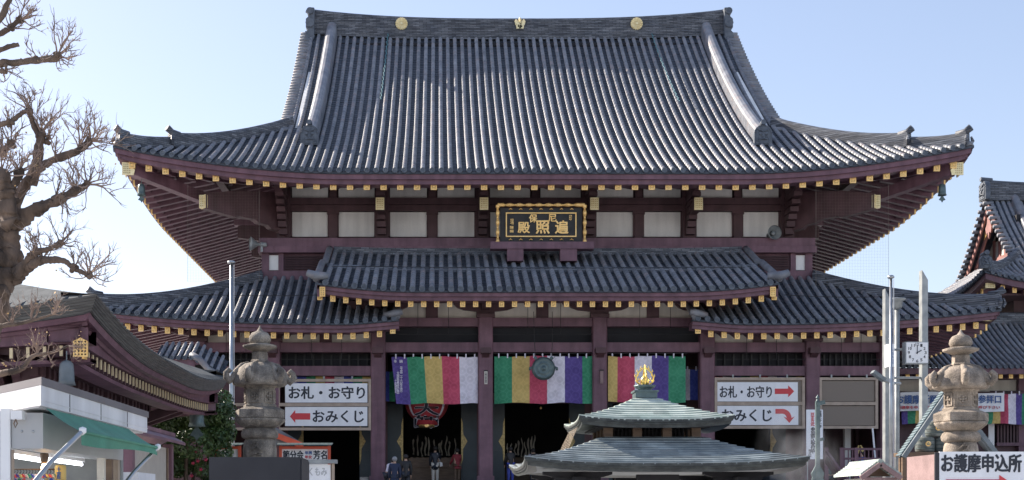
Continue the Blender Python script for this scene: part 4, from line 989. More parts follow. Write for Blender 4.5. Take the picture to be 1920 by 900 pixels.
# pale streak shapes that imitate glass reflections inside the doorways
def reflection_streaks(x0, x1, n, lb):
    t = thing('shaped_reflection', lb, 'ornament', (PX((x0+x1)/2, 68), 68, 3.9), 'pale shapes imitating glass reflections inside the hall')
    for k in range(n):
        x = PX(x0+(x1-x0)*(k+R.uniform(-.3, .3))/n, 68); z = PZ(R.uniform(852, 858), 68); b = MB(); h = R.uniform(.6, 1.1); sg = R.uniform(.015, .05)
        b.tube([(x+sg*math.sin(q*7+k), 68+.02*k, z+h*q) for q in lin(0, 1, 8)], [.05]+[R.uniform(.02, .06) for _ in range(7)]+[.01], 5); b.build('stem', 'plaster_tan', t)  # each stem is a pale streak imitating a glass reflection
    b = MB(); b.box(PX(x0-4, 68), PX(x1+4, 68), 67.9, 68.6, 2.7, 4.15); b.build('stand', 'wood', t)  # base added under the reflection shapes
reflection_streaks(775, 860, 11, 'row of pale wavy shapes imitating glass reflections inside the left doorway')
reflection_streaks(952, 1010, 9, 'row of pale wavy shapes imitating glass reflections inside the centre doorway')
b = MB(); b.lathe([(.001, -.06), (.05, -.04), (.06, .02), (.001, .07)], (PX(1014, 64), 64, PZ(765, 64)), n=10); tag(b.build('hanging_ornament', 'gold', loc=(PX(1014, 64), 64, PZ(765, 64))), 'tiny gilt ball hanging high in the centre doorway', 'ornament')

# ------------------------------------------------------------------ incense burner pavilion
KX, KY = 4.8, 30.36
ko = thing('incense_pavilion', 'two tiered square incense pavilion with weathered green copper roofs', 'pavilion', (KX, KY, 0))
def square_roof(name, half, z_e, z_t, top_half, flare, thick, m, courses, spans):
    rf = link(name, MB().box(-top_half*.8, top_half*.8, -top_half*.8, top_half*.8, z_e+.05, z_t-.1).mesh(name, 'dark'), ko, (KX, KY, 0))
    def edge(t): return flare*abs(t)**3.2
    def pt(t, v):        # v 0 eave .. 1 top
        hh = half+(top_half-half)*v; z = z_e+(z_t-z_e)*(v**1.22*.82+.18*v)+edge(t)*(1-v)**2
        return hh*t*(1+.02*abs(t)**3*(1-v)), -hh*(1+.02*abs(t)**3*(1-v)), z
    for sd in range(4):
        rz = sd*PI/2
        for c in range(courses):
            v0, v1 = c/courses, (c+1)/courses
            n = max(3, int(spans*(1-v0*(1-top_half/half))))
            if sd in (0, 3):      # the two faces in view carry single plates
                for k in range(n):
                    sh = .5*(c % 2)/n; ta = max(-1, -1+2*(k/n-sh)); tb = min(1, -1+2*((k+1)/n-sh)) if k < n-1 else 1
                    if tb-ta < .01: continue
                    b = MB(); q = []; m_ = 3; lift = .032
                    lo = [pt(ta+(tb-ta)*j/m_, v0) for j in range(m_+1)]; hi = [pt(ta+(tb-ta)*j/m_, v1) for j in range(m_+1)]
                    vs_ = [(p[0], p[1], p[2]+lift) for p in lo]+[(p[0], p[1], p[2]+.003) for p in hi]+[(p[0], p[1], p[2]-.012) for p in lo]
                    g_ = m_+1
                    fs = [(j, j+1, g_+j+1, g_+j) for j in range(m_)]+[(2*g_+j, 2*g_+j+1, j+1, j) for j in range(m_)]
                    b.add(vs_, fs); link('roof_plate', b.mesh('roof_plate', m, fix=False), rf, (KX, KY, 0), rz)
            else:
                b = MB(); lo = [pt(-1+2*j/12, v0) for j in range(13)]; hi = [pt(-1+2*j/12, v1) for j in range(13)]
                b.add([(p[0], p[1], p[2]+.02) for p in lo]+hi, [(j, j+1, 14+j, 13+j) for j in range(12)]); link('roof_course', b.mesh('roof_course', m, fix=False), rf, (KX, KY, 0), rz)
        b = MB(); secs = []
        for j in range(25):
            t_ = -1+2*j/24; x, y, z = pt(t_, 0); k2 = .0 ; pr = []
            for (i_, dz) in ((-.0, .01), (-.0, -.05), (.03, -.055), (.03, -thick*.55), (.06, -thick*.56), (.07, -thick), (.5, -thick), (.5, .01)):
                xx = x*(1-i_/half); yy = y*(1-i_/half); pr.append(Vector((xx, yy, z+dz+(0 if i_ < .4 else .08))))
            secs.append(pr)
        b.sweep(secs, None); link('layered_eave', b.mesh('layered_eave', 'copper_edge'), rf, (KX, KY, 0), rz)
    b = MB()
    for sd in range(4):
        rz = sd*PI/2; q = []
        for (t_, v) in ((-1, 0), (1, 0)): x, y, z = pt(t_, 0); q.append((x*.97, y*.97, z-thick*.9-(edge(1)*.0)))
    for sd in range(4):
        rz = sd*PI/2
        for j in range(16):
            a, c = -1+2*j/16, -1+2*(j+1)/16; r_ = []
            for (t_, ii) in ((a, .96), (c, .96), (c, .45), (a, .45)):
                x, y, z = pt(t_, 0); X, Yy = rot(rz, x*ii, y*ii); r_.append((X, Yy, z_e-thick*.8+(edge(t_) if ii > .9 else 0)+(0 if ii > .9 else .12)))
            b.add(r_, [(0, 1, 2, 3)])
    link('eave_underside', b.mesh('eave_underside', 'grey_copper', fix=False), rf, (KX, KY, 0))
    return rf
square_roof('lower_canopy_roof', 2.92, 2.50, 3.15, 1.12, .14, .17, 'copper', 12, 15)
square_roof('upper_canopy_roof', 1.67, 3.50, 4.10, .22, .09, .17, 'copper_green', 10, 10)
b = MB(); b.box(KX-1.08, KX+1.08, KY-1.08, KY+1.08, 3.1, 3.16); b.build('drum_sill', 'grey_copper', ko)
for sx in (-1, -.34, .34, 1):
    for sy in (-1, 1):
        b = MB(); x = KX+sx*.98; b.box(x-.10, x+.10, KY+sy*.98-.1, KY+sy*.98+.1, 3.16, 3.45); b.build('drum_post', 'wood', ko)
for sx in (-1, 1):
    for sy in (-.3, .3):
        b = MB(); b.box(KX+sx*.98-.09, KX+sx*.98+.09, KY+sy-.09, KY+sy+.09, 3.16, 3.45); b.build('drum_post', 'wood', ko)
b = MB(); b.box(KX-.9, KX+.9, KY-.02, KY+.02, 3.16, 3.45); b.build('drum_screen', 'dark', ko)
b = MB(); b.box(KX-1.25, KX+1.25, KY-1.25, KY+1.25, 3.36, 3.40); b.build('drum_beam', 'dark', ko)
for sy in (-.86, .86):
    for k in range(22):
        x = KX-.9+1.8*k/21; b = MB(); b.box(x-.012, x+.012, KY+sy-.012, KY+sy+.012, 3.16, 3.4); b.build('drum_bar', 'dark', ko)
for sx in (-1, 1):
    for sy in (-1, 1):
        b = MB(); b.smooth = True; b.tube([(KX+sx*1.75, KY+sy*1.75, 0), (KX+sx*1.75, KY+sy*1.75, 2.2)], .16, 14); b.build('post', 'bronze', ko)
        b = MB(); x, y = KX+sx*1.75, KY+sy*1.75
        b.box(x-.5, x+.5, y-.14, y+.14, 2.13, 2.24); b.box(x-.14, x+.14, y-.5, y+.5, 2.131, 2.241)
        b.prism([(x-.75, 2.36), (x-.75, 2.30), (x-.55, 2.243), (x+.55, 2.243), (x+.75, 2.30), (x+.75, 2.36)], y-.13, y+.13); b.build('bracket', 'dark', ko)
for sy in (-1.75, 1.75):
    b = MB(); b.box(KX-2.3, KX+2.3, KY+sy-.11, KY+sy+.11, 1.95, 2.10); b.build('tie_beam', 'plaster', ko)
    b = MB(); b.box(KX-.45, KX+.45, KY+sy-.13, KY+sy+.13, 2.13, 2.3); b.build('bracket', 'dark', ko)
b = MB()
for sy in (-1.75, 1.75): b.box(KX+sy-.11, KX+sy+.11, KY-1.6, KY+1.6, 1.95, 2.1)
b.build('side_beam', 'plaster', ko, kind='stuff')
b = MB(); b.smooth = True; b.lathe([(.5, 0), (.6, .1), (.45, .3), (.7, .7), (1.0, .95), (1.05, 1.1), (.9, 1.12), (.85, 1.0)], (KX, KY, 0), n=32); b.build('incense_bowl', 'bronze', ko)
# finial: box, lotus, flaming jewel
b = MB(); b.box(KX-.25, KX+.25, KY-.25, KY+.25, 4.17, 4.30); b.box(KX-.28, KX+.28, KY-.28, KY+.28, 4.30, 4.34); b.build('dew_basin', 'bronze', ko)
b = MB(); b.smooth = True; b.lathe([(.17, 4.34), (.14, 4.37), (.2, 4.41), (.24, 4.47), (.2, 4.47), (.1, 4.45)], (KX, KY, 0), n=48, fn=lambda r, z, a: r*(1+.09*abs(math.sin(6*a)))); b.build('lotus', 'bronze', ko)
b = MB(); b.smooth = True; b.lathe([(.001, 4.45), (.08, 4.48), (.11, 4.55), (.09, 4.63), (.03, 4.70), (.001, 4.74)], (KX, KY, 0), n=20); b.build('jewel', 'gold_bright', ko)
for rz in (0, PI/2):
    b = MB(); 
    for sx in (-1, 1):
        pts = [(sx*.10, 4.47), (sx*.18, 4.55), (sx*.20, 4.66), (sx*.15, 4.77), (sx*.06, 4.85), (0, 4.93)]
        b.tube([(x, 0, z) for x, z in pts], [.015, .022, .022, .02, .015, .008], 6)
        for k in range(5):
            x, z = pts[k]; b.tube([(x, 0, z), (x-sx*.05, 0, z+.06), (x-sx*.035, 0, z+.1)], [.012, .014, .006], 5); b.tube([(x, 0, z), (x+sx*.03, 0, z+.03), (x+sx*.02, 0, z+.08)], [.014, .014, .004], 5)
    link('flame_ring', b.mesh('flame_ring', 'gold_bright'), ko, (KX, KY, 0), rz)
for q in ko.children:
    if q.name.split('.')[0] in ('dew_basin', 'lotus', 'jewel', 'flame_ring'): q.location.z -= .02; q.scale.z = .99
b = MB(); b.add([(KX-1.66, KY-1.0, 3.38), (KX-1.66, KY+1.0, 3.38), (KX-1.9, KY+1.2, 2.85), (KX-1.9, KY-1.2, 2.85)], [(0, 1, 2, 3)]); b.build('wire_guard', 'wire_mesh', ko, fix=False)

# ------------------------------------------------------------------ stone lanterns
def stone_lantern(cx, cy, m, label, dz=0., sc=1.):
    t = thing('stone_lantern', label, 'lantern', (cx, cy, 0), 'pair of tall carved stone lanterns')
    s = 1/67.3; zz = lambda y: 1.6+(950-y)*s+dz
    def lat(name, prof_, n=24, fn=None, ph=0., smooth=True):
        b = MB(); b.smooth = smooth; b.lathe([(r*s*sc, zz(y)) for r, y in prof_], (cx, cy, 0), n=n, fn=fn, ph=ph); return b.build(name, m, t)
    lat('jewel', [(.5, 610), (3, 616), (7, 621), (15, 624), (20, 631), (21, 638), (18, 644), (12, 647)])
    lat('lotus_cup', [(13, 645), (20, 645), (31, 648), (30, 652), (20, 656), (14, 659)], n=48, fn=lambda r, z, a: r*(1+.06*abs(math.sin(3*a))))
    lat('neck', [(14, 659), (16, 661), (16, 674), (19, 677), (19, 681)], n=6, ph=PI/6, smooth=False)
    lat('cap_dome', [(19, 680), (30, 683), (40, 691), (45, 702), (48, 713), (49, 720), (44, 724), (30, 724)], n=48, fn=lambda r, z, a: r*(1+.05*abs(math.cos(3*a))))
    for k in range(6):
        a = k*PI/3+PI/6*.55; d = Vector((math.cos(a), math.sin(a), 0)); b = MB(); b.smooth = True; pts = []; rr = []
        for (r, y, q) in ((20, 681, 4), (33, 686, 5.5), (43, 697, 6.5), (50, 710, 7), (57, 715, 7), (62, 709, 6.5), (62.5, 700, 6), (58, 695, 5.5), (54, 699, 4)):
            p = Vector((cx, cy, zz(y)))+d*(r*s*sc); pts.append(p); rr.append(q*s*sc)
        b.tube(pts, rr, 9); b.build('cap_scroll', m, t)
    lat('fire_box', [(27, 722), (33, 724), (33, 727), (30, 729), (30, 758), (33, 760), (33, 764)], n=6, ph=PI/6*1.55, smooth=False)
    for k in range(6):
        a = k*PI/3+PI/6*.55+PI/3*0+PI/6*0; a = k*PI/3+(PI/6*1.55)+PI/6; d = Vector((math.cos(a), math.sin(a), 0)); q = Vector((-d.y, d.x, 0)); c0 = Vector((cx, cy, 0))+d*(26.2*s*sc)
        b = MB()
        for (xa, xb, ya, yb) in ((-11, 11, 732, 734), (-11, 11, 754, 756), (-11, -9, 734, 754), (9, 11, 734, 754)):
            b.hexa([c0+q*xa*s+Vector((0, 0, zz(ya))), c0+q*xb*s+Vector((0, 0, zz(ya))), c0+q*xb*s+Vector((0, 0, zz(yb))), c0+q*xa*s+Vector((0, 0, zz(yb)))], [c0+d*.03+q*xa*s+Vector((0, 0, zz(ya))), c0+d*.03+q*xb*s+Vector((0, 0, zz(ya))), c0+d*.03+q*xb*s+Vector((0, 0, zz(yb))), c0+d*.03+q*xa*s+Vector((0, 0, zz(yb)))])
        b.build('window_frame', m, t, kind='stuff')
        b = MB(); b.smooth = True
        for (dx, dy) in ((0, 0), (-4.5, 0), (4.5, 0), (0, -4.5), (0, 4.5)):
            c = c0+q*dx*s+Vector((0, 0, zz(744+dy))); b.tube([c, c+d*.035], [3.0*s, 2.2*s], 7)
        b.build('carved_flower', m, t, kind='stuff')
    lat('platform', [(30, 763), (36, 764), (48, 769), (49, 771), (49, 784), (45, 787)], n=6, ph=PI/6*1.55, smooth=False)
    lat('lotus_seat', [(46, 786), (44, 791), (36, 798), (28, 802), (24, 803)], n=72, fn=lambda r, z, a: r*(1+.05*abs(math.sin(9*a))))
    lat('petal_ring', [(24, 801), (31, 806), (34, 812), (33, 820), (28, 823)], n=48, fn=lambda r, z, a: r*(1+.04*abs(math.sin(4*a))))
    lat('shaft', [(27, 822), (30, 830), (31.5, 842), (31.5, 858), (31, 878), (29, 890), (33, 897), (33, 905)], n=28)
    lat('foot', [(33, 905), (44, 912), (50, 925), (52, 940)], n=48, fn=lambda r, z, a: r*(1+.05*abs(math.sin(5*a))))
    b = MB(); b.box(cx-.95, cx+.95, cy-.95, cy+.95, 0, zz(940)+.01); b.build('pedestal', m, t)
    # carved characters on the shaft
    for ch, ya, yb in (('久', 826, 846), ('安', 849, 872)):
        o = text(t, 'carved_character', ch, cx-.24, cx+.16, zz(yb), zz(ya), cy, m, .03, .03)
        if o:
            for v in o.data.vertices: X = v.co.x-.04; v.co.y += -math.sqrt(max(.01, .252-X*X))+.01
    return t
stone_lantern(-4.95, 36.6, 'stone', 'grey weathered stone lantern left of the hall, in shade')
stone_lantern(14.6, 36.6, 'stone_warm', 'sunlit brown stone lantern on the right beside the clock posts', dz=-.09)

# ------------------------------------------------------------------ poles, clock
def pole(x, y, z1, r, label, ball=True):
    t = thing('flagpole', label, 'flagpole', (x, y, 0), 'slim steel flagpoles')
    b = MB(); b.smooth = True; b.tube([(x, y, 0), (x, y, z1*.5), (x, y, z1-.12)], [r*1.25, r*1.1, r*.85], 12); b.build('shaft', 'steel', t)
    b = MB(); b.smooth = True; b.lathe([(r*.8, z1-.12), (r*2.0, z1-.1), (r*2.1, z1-.04), (r*1.2, z1)], (x, y, 0), n=14); b.build('pulley_cap', 'steel', t)
    b = MB(); b.tube([(x+r*1.5, y-.05, 1.2), (x+r*1.4, y-.05, z1-.15)], .012, 5); b.build('halyard', 'white', t)
YP = 50.9
pole(PX(434, YP), YP, PZ(489, YP), .075, 'steel flagpole standing left of the hall behind the stone lantern')
YQ = 46.
pole(PX(1670.5, 44.8), 44.8, PZ(516, 44.8), .055, 'steel flagpole in front of the clock posts on the right')
t = thing('clock_frame', 'pair of tall slanted metal posts carrying a square white clock', 'clock', (PX(1700, YQ), YQ, 0))
for (xa, xb, yt_) in ((1660, 1668, 541), (1729, 1740, 506)):
    b = MB(); x0_, x1_ = PX(xa, YQ), PX(xb, YQ); z_ = PZ(yt_, YQ); b.hexa([(x0_, YQ, 0), (x1_, YQ, 0), (x1_, YQ+.3, 0), (x0_, YQ+.3, 0)], [(x0_, YQ, z_), (x1_, YQ, z_-.35), (x1_, YQ+.3, z_-.35), (x0_, YQ+.3, z_)]); b.build('post', 'galv', t)
for yy in (655, 708): b = MB(); b.tube([(PX(1664, YQ), YQ+.1, PZ(yy, YQ)), (PX(1734, YQ), YQ+.1, PZ(yy, YQ))], .045, 8); b.build('cross_bar', 'galv', t)
x0_, x1_, z0_, z1_ = PX(1691, YQ), PX(1734, YQ), PZ(684, YQ), PZ(643, YQ)
cb = MB(); cb.box(x0_, x1_, YQ-.35, YQ-.02, z0_, z1_); cb = cb.build('clock_case', 'galv', t)
b = MB(); b.box(x0_+.03, x1_-.03, YQ-.37, YQ-.352, z0_+.03, z1_-.03); b.build('clock_face', 'white', cb)
cc = Vector(((x0_+x1_)/2, YQ-.385, (z0_+z1_)/2))
for k in range(12):
    a = PI/2-2*PI*(k+1)/12; r_ = .29; c = cc+Vector((math.cos(a)*r_, 0, math.sin(a)*r_)); ww = .035 if k < 9 else .055
    text(cb, 'numeral', str(k+1), c.x-ww, c.x+ww, c.z-.05, c.z+.05, YQ-.371, 'ink', .004, .03)
for (a, ln, ww, nm) in ((PI/2, .25, .02, 'minute_hand'), (PI/2-2*PI*2.02/12, .17, .03, 'hour_hand')):
    d = Vector((math.cos(a), 0, math.sin(a))); b = MB(); b.beam(cc-d*.05, cc+d*ln, ww, .01, up=Vector((0, 1, 0))); b.build(nm, 'ink', cb)
b = MB(); b.box(PX(1658, YQ)-.02, PX(1668, YQ), YQ-.5, YQ-.1, PZ(690, YQ), PZ(648, YQ)); sb = b.build('side_sign', 'sign_white', t)
text(sb, 'lettering', '大本山', PX(1659.5, YQ), PX(1666, YQ), PZ(685, YQ), PZ(656, YQ), YQ-.501, 'ink_blue', .004, .03, vertical=True)
t = thing('street_lamp', 'lamp post with a funnel shaped head between the clock posts', 'lamp', (PX(1682, 47), 47, 0))
b = MB(); b.smooth = True; x = PX(1682, 47); b.tube([(x, 47, 0), (x, 47, PZ(579, 47))], .085, 12); b.build('lamp_post', 'galv', t)
b = MB(); b.smooth = True; b.lathe([(.11, PZ(580, 47)), (.17, PZ(576, 47)), (.20, PZ(565, 47)), (.32, PZ(562, 47)), (.30, PZ(560, 47)), (.1, PZ(558.5, 47))], (x, 47, 0), n=18); b.build('lamp_head', 'galv', t)
t = thing('floodlight', 'grey floodlight arm clamped to the clock posts', 'floodlight', (PX(1664, 45.5), 45.5, PZ(712, 45.5)))
b = MB(); b.beam(P(1636, 697, 45.2), P(1658, 713, 45.2), .34, .12, up=Vector((0, 0, 1))); b.build('lamp_housing', 'grey_copper', t)
b = MB(); b.tube([P(1655, 712, 45.3), P(1668, 718, 45.3), P(1688, 719, 45.6)], .05, 8); b.build('arm', 'galv', t)

# ------------------------------------------------------------------ sake barrels under a steep gable frame
YA = 42.
t = thing('barrel_shelter', 'steep triangular shelter with blue grey tiled roof over stacked barrels', 'shelter', (PX(1783, YA), YA+.5, 0))
def slope(xa, ya, xb, yb, m, nm, wpx):
    a = P(xa, ya, YA); c = P(xb, yb, YA); d = (c-a)
    # continue to the ground
    rows = 22
    par = None
    for k in range(rows):
        p = a+d*(k/rows); q = a+d*((k+1.15)/rows); nrm = Vector((-d.z, 0, d.x)).normalized()
        if nrm.z < 0: nrm = -nrm
        b = MB(); b.hexa([p+nrm*.05, p+nrm*.09, p+nrm*.09+Vector((0, .38, 0)), p+nrm*.05+Vector((0, .38, 0))], [q+nrm*.085, q+nrm*.125, q+nrm*.125+Vector((0, .38, 0)), q+nrm*.085+Vector((0, .38, 0))])
        b.build('roof_slat', m, t)
    b = MB(); b.hexa([a, a+nrm*-.1, a+nrm*-.1+Vector((0, .38, 0)), a+Vector((0, .38, 0))], [c, c+nrm*-.1, c+nrm*-.1+Vector((0, .38, 0)), c+Vector((0, .38, 0))]); b.build('roof_board', 'grey_copper', t)
    b = MB(); b.beam(a+Vector((0, -.06, 0)), c+Vector((0, -.06, 0)), .1, .14); b.build('rake_board', 'grey_copper', t)
    for yy in (YA+.05, YA+.3):
        b = MB(); b.beam((c.x*.97+a.x*.03, yy, c.z), (c.x*.97+a.x*.03, yy, 0), .12, .12, up=Vector((1, 0, 0))); b.build('post', 'wood', t)
slope(1777, 735, 1693, 857, 'slate_blue', 'left', 30); slope(1777, 735, 1872, 857, 'slate_blue', 'right', 14)
b = MB(); b.box(PX(1700, YA), PX(1868, YA), YA+.2, YA+1.2, PZ(847, YA)-.12, PZ(847, YA)); b.build('barrel_shelf', 'wood', t)
for k, (xx, yy) in enumerate(((1747, 847), (1783, 847), (1819, 847), (1766, 817), (1801, 817))):
    x, z = PX(xx, YA), PZ(yy, YA); hh = .50; lb = ['leftmost sake barrel on the lower row of the shelter', 'middle sake barrel on the lower row, behind the stone lantern', 'rightmost sake barrel on the lower row, behind the stone lantern', 'sake barrel on the upper row left of the lantern shaft', 'sake barrel on the upper row behind the lantern'][k]
    tt = thing('sake_barrel', lb, 'barrel', (x, YA+.6, z), 'straw wrapped sake barrels')
    b = MB(); b.smooth = True; b.lathe([(.26, .01), (.30, .06), (.305, .44), (.26, hh)], (x, YA+.6, z), n=20); b.build('barrel_body', 'straw', tt)
    for q in (.12, .25, .38):
        b = MB(); b.lathe([(.307, -.012), (.318, 0), (.307, .012)], (x, YA+.6, z+q), n=20); b.build('rope', 'bronze', tt)
    b = MB(); b.lathe([(.001, -.01), (.085, 0), (.085, .02)], (x, YA+.28, z+.27), n=18, axis='y'); b.build('round_emblem', 'gold', tt)
    text(tt, 'lettering', '山', x-.05, x+.05, z+.22, z+.32, YA+.268, 'bronze', .004, .05)

# ------------------------------------------------------------------ bottom right: sign box, small shrine roof, banner, railings
YN = 20.
t = thing('application_sign', 'white board reading お護摩申込所 on a pinkish box, red arrow below', 'sign', (PX(1840, YN), YN+.6, 0))
xl = PX(1755, YN); xr = xl+2.6
b = MB(); b.box(xl, xr, YN+.02, YN+1.24, 0, PZ(848, YN)-.03); b.build('box_body', 'pink_board', t)
b = MB(); b.box(xl-.02, xl+.04, YN-.02, YN+.018, 0, PZ(848, YN)); b.build('edge_trim', 'black_board', t)
b = MB(); b.box(xl+.042, xr, YN-.03, YN+.016, .6, PZ(847, YN)); bd = b.build('white_board', 'sign_white', t)
text(bd, 'lettering', 'お護摩申込所', PX(1764, YN), PX(1913, YN), PZ(885, YN), PZ(852, YN), YN-.031, 'ink', .006, .045)
arrow(bd, 'red', 1772, 1890, 903, 4, 12, 18, YN, YN-.031)
t = thing('dark_stand', 'plain dark box stand in front of the left stone lantern', 'stand', (PX(478, YN), YN+.6, 0))
xl, xr = PX(392, YN), PX(563, YN)
b = MB(); b.box(xl, xr, YN, YN+1.24, 0, PZ(857, YN)); b.build('box_body', 'black_board', t)
b = MB(); b.box(xr+.002, xr+.02, YN+.03, YN+1.21, .1, PZ(857, YN)-.03); b.build('side_panel', 'black_board', t)
# grey information stand next to it with a pale back-lit board
Yi = 24.
t = thing('notice_board', 'small grey roofed board with a pale sheet right of the dark box', 'notice board', (PX(604, Yi), Yi, 0))
b = MB(); b.box(PX(571, Yi), PX(632, Yi), Yi-.12, Yi+.14, PZ(869, Yi), PZ(862, Yi)); b.build('board_roof', 'galv', t)
b = MB(); b.box(PX(576, Yi), PX(620, Yi), Yi-.02, Yi+.02, .5, PZ(871, Yi)); sh = b.build('pale_sheet', 'sign_white', t)
for xx in (571, 622): b = MB(); b.box(PX(xx, Yi), PX(xx+5, Yi), Yi-.05, Yi+.05, 0, PZ(869, Yi)-.002); b.build('post', 'sign_frame', t)
text(sh, 'lettering', 'くもみ', PX(580, Yi), PX(613, Yi), PZ(892, Yi), PZ(877, Yi), Yi-.021, 'shop_grey', .003, .02)
# orange framed sign board with tiled roof
Yo = 50.
for (xa, xb, tx_, lb) in ((524, 620, '節分会　　芳名', 'orange framed white board reading 節分会 and 芳名 right of the stone lantern'), (404, 452, '願主', 'orange framed white board partly behind the left stone lantern')):
    t = thing('donor_board', lb, 'sign', (PX((xa+xb)/2, Yo), Yo, 0), 'orange framed donor boards')
    rect(t, 'white_board', 'plaster', xa+5, xb-5, 842, 905, Yo, .04, 0)
    for q in (xa, xb-5): b = MB(); b.box(PX(q, Yo), PX(q+5, Yo), Yo-.1, Yo+.05, 0, PZ(836, Yo)); b.build('orange_post', 'orange_red', t)
    rect(t, 'orange_rail', 'orange_red', xa+5, xb-5, 837, 842, Yo, .1, 0)
    n = int((xb-xa+12)/8)
    for k in range(n):
        b = MB(); a = PX(xa-4, Yo)+k*8*Yo/FP; b.hexa([(a, Yo-.35, PZ(836, Yo)), (a+.15, Yo-.35, PZ(836, Yo)), (a+.15, Yo+.3, PZ(831, Yo)), (a, Yo+.3, PZ(831, Yo))], [(a, Yo-.35, PZ(834.5, Yo)), (a+.15, Yo-.35, PZ(834.5, Yo)), (a+.15, Yo+.3, PZ(829.5, Yo)), (a, Yo+.3, PZ(829.5, Yo))]); b.build('roof_tile', 'bronze', t)
    if xa > 500:
        tx(t, '節分会', 531, 569, 845, 861, Yo, Yo-.042, bold=.04); tx(t, '芳名', 588, 613, 845, 861, Yo, Yo-.042, bold=.04)
        tx(t, '年男', 572, 585, 846, 852, Yo, Yo-.042, 'ink_blue', .05); tx(t, '年女', 572, 585, 854, 860, Yo, Yo-.042, 'red_ink', .05)
# booth with a red-edged grey roof behind the lantern
t = thing('small_booth', 'small booth with grey roof and red eave behind the left lantern', 'booth', (PX(500, 52), 52, 0))
b = MB(); b.hexa([P(500, 832, 51.5), P(572, 833, 51.5), P(572, 833, 53.5), P(500, 832, 53.5)], [P(500, 805, 51.5), P(515, 800, 51.5), P(515, 800, 53.5), P(500, 805, 53.5)]); b.build('booth_roof', 'grey_copper', t)
b = MB(); b.beam(P(507, 812, 51.35), P(568, 836, 51.35), .1, .22); b.build('red_eave', 'orange_red', t)
b = MB(); b.box(PX(460, 52), PX(545, 52), 51.7, 53.3, 0, PZ(834, 52)); b.build('booth_wall', 'purple_dark', t)
# small shrine roof at the bottom right
Yh = 25.
t = thing('small_shrine', 'little shrine with pale green gabled roof and pink bargeboards', 'shrine', (PX(1660, Yh), Yh+1, 0))
apx, apy = 1651, 866
for (xe, ye, nm) in ((1614, 893, 'l'), (1690, 893, 'r')):
    for k in range(8):
        a = P(apx, apy, Yh)+(P(xe, ye, Yh)-P(apx, apy, Yh))*(k/8); c = P(apx, apy, Yh)+(P(xe, ye, Yh)-P(apx, apy, Yh))*((k+1.1)/8)
        b = MB(); b.hexa([a, a+Vector((0, 0, .05)), a+Vector((0, 1.7, .05)), a+Vector((0, 1.7, 0))], [c+Vector((0, 0, .02)), c+Vector((0, 0, .07)), c+Vector((0, 1.7, .07)), c+Vector((0, 1.7, .02))]); b.build('roof_board', 'copper_green', t)
    b = MB(); b.beam(P(apx, apy+4, Yh-.03), P(xe, ye+4, Yh-.03), .06, .09); b.build('bargeboard', 'pink_board', t)
b = MB(); b.tube([P(apx, apy-1, Yh-.05), P(apx, apy-1, Yh)+Vector((0, 1.8, 0))], .05, 8); b.build('roof_ridge', 'copper_green', t)
b = MB(); b.box(PX(1628, Yh), PX(1682, Yh), Yh+.25, Yh+1.5, 0, PZ(896, Yh)); b.build('shrine_body', 'plaster_tan', t)
b = MB(); b.prism([(PX(1630, Yh), PZ(893, Yh)), (PX(1678, Yh), PZ(893, Yh)), (PX(1651, Yh), PZ(874, Yh))], Yh+.2, Yh+.26); b.build('gable_panel', 'wood', t)
b = MB(); b.box(PX(1622, Yh), PX(1684, Yh), Yh+.05, Yh+.15, PZ(900, Yh), PZ(895, Yh)); b.build('tie_beam', 'pink_board', t)
# vertical banner
Yv = 56.
t = thing('vertical_banner', 'tall narrow white banner with vertical writing right of the arrow sign', 'banner', (PX(1527, Yv), Yv, 0))
b = MB(); b.box(PX(1512, Yv), PX(1543, Yv), Yv, Yv+.03, PZ(861, Yv), PZ(768, Yv)); sh = b.build('cloth', 'sign_white', t)
b = MB(); b.box(PX(1514, Yv), PX(1515.5, Yv), Yv+.032, Yv+.07, 0, PZ(768, Yv)); b.build('support', 'galv', t)
text(sh, 'lettering', '豆まき式', PX(1520, Yv), PX(1527, Yv), PZ(799, Yv), PZ(774, Yv), Yv-.001, 'red_ink', .005, .05, vertical=True)
text(sh, 'lettering', '参加申込受付中', PX(1520, Yv), PX(1528, Yv), PZ(850, Yv), PZ(801, Yv), Yv-.001, 'ink', .005, .05, vertical=True)
text(sh, 'lettering', '平成三十一年', PX(1535.5, Yv), PX(1540.5, Yv), PZ(802, Yv), PZ(770, Yv), Yv-.001, 'ink', .005, .04, vertical=True)
text(sh, 'lettering', '当山', PX(1516, Yv), PX(1520.5, Yv), PZ(857, Yv), PZ(842, Yv), Yv-.001, 'ink', .005, .04, vertical=True)
# iron lamp standard
Yb = 40.; x = PX(1533, Yb)
t = thing('iron_standard', 'weathered iron bracket post standing before the vertical banner', 'post', (x, Yb, 0))
b = MB(); b.box(x-.06, x+.06, Yb-.06, Yb+.06, 0, PZ(752, Yb)); b.build('post', 'bronze', t)
b = MB(); b.beam((x-.03, Yb-.07, PZ(758, Yb)), (x+.2, Yb-.07, PZ(754, Yb)), .06, .12); b.build('bracket_arm', 'bronze', t)
b = MB(); b.lathe([(.05, 0), (.03, .06), (.055, .1), (.02, .16), (.001, .2)], (x, Yb, PZ(752, Yb)), n=10); b.build('finial', 'bronze', t)
b = MB(); b.beam((x-.03, Yb-.07, PZ(826, Yb)), (x+.17, Yb-.07, PZ(823, Yb)), .05, .09); b.build('lower_arm', 'bronze', t)
b = MB(); z_ = PZ(898, Yb); b.prism([(x-.22, z_-.2), (x-.16, z_+.06), (x-.2, z_+.16), (x-.12, z_+.3), (x-.06, z_+.42), (x+.06, z_+.42), (x+.12, z_+.3), (x+.2, z_+.16), (x+.16, z_+.06), (x+.22, z_-.2)], Yb-.04, Yb+.04); b.build('scroll_base', 'bronze', t)
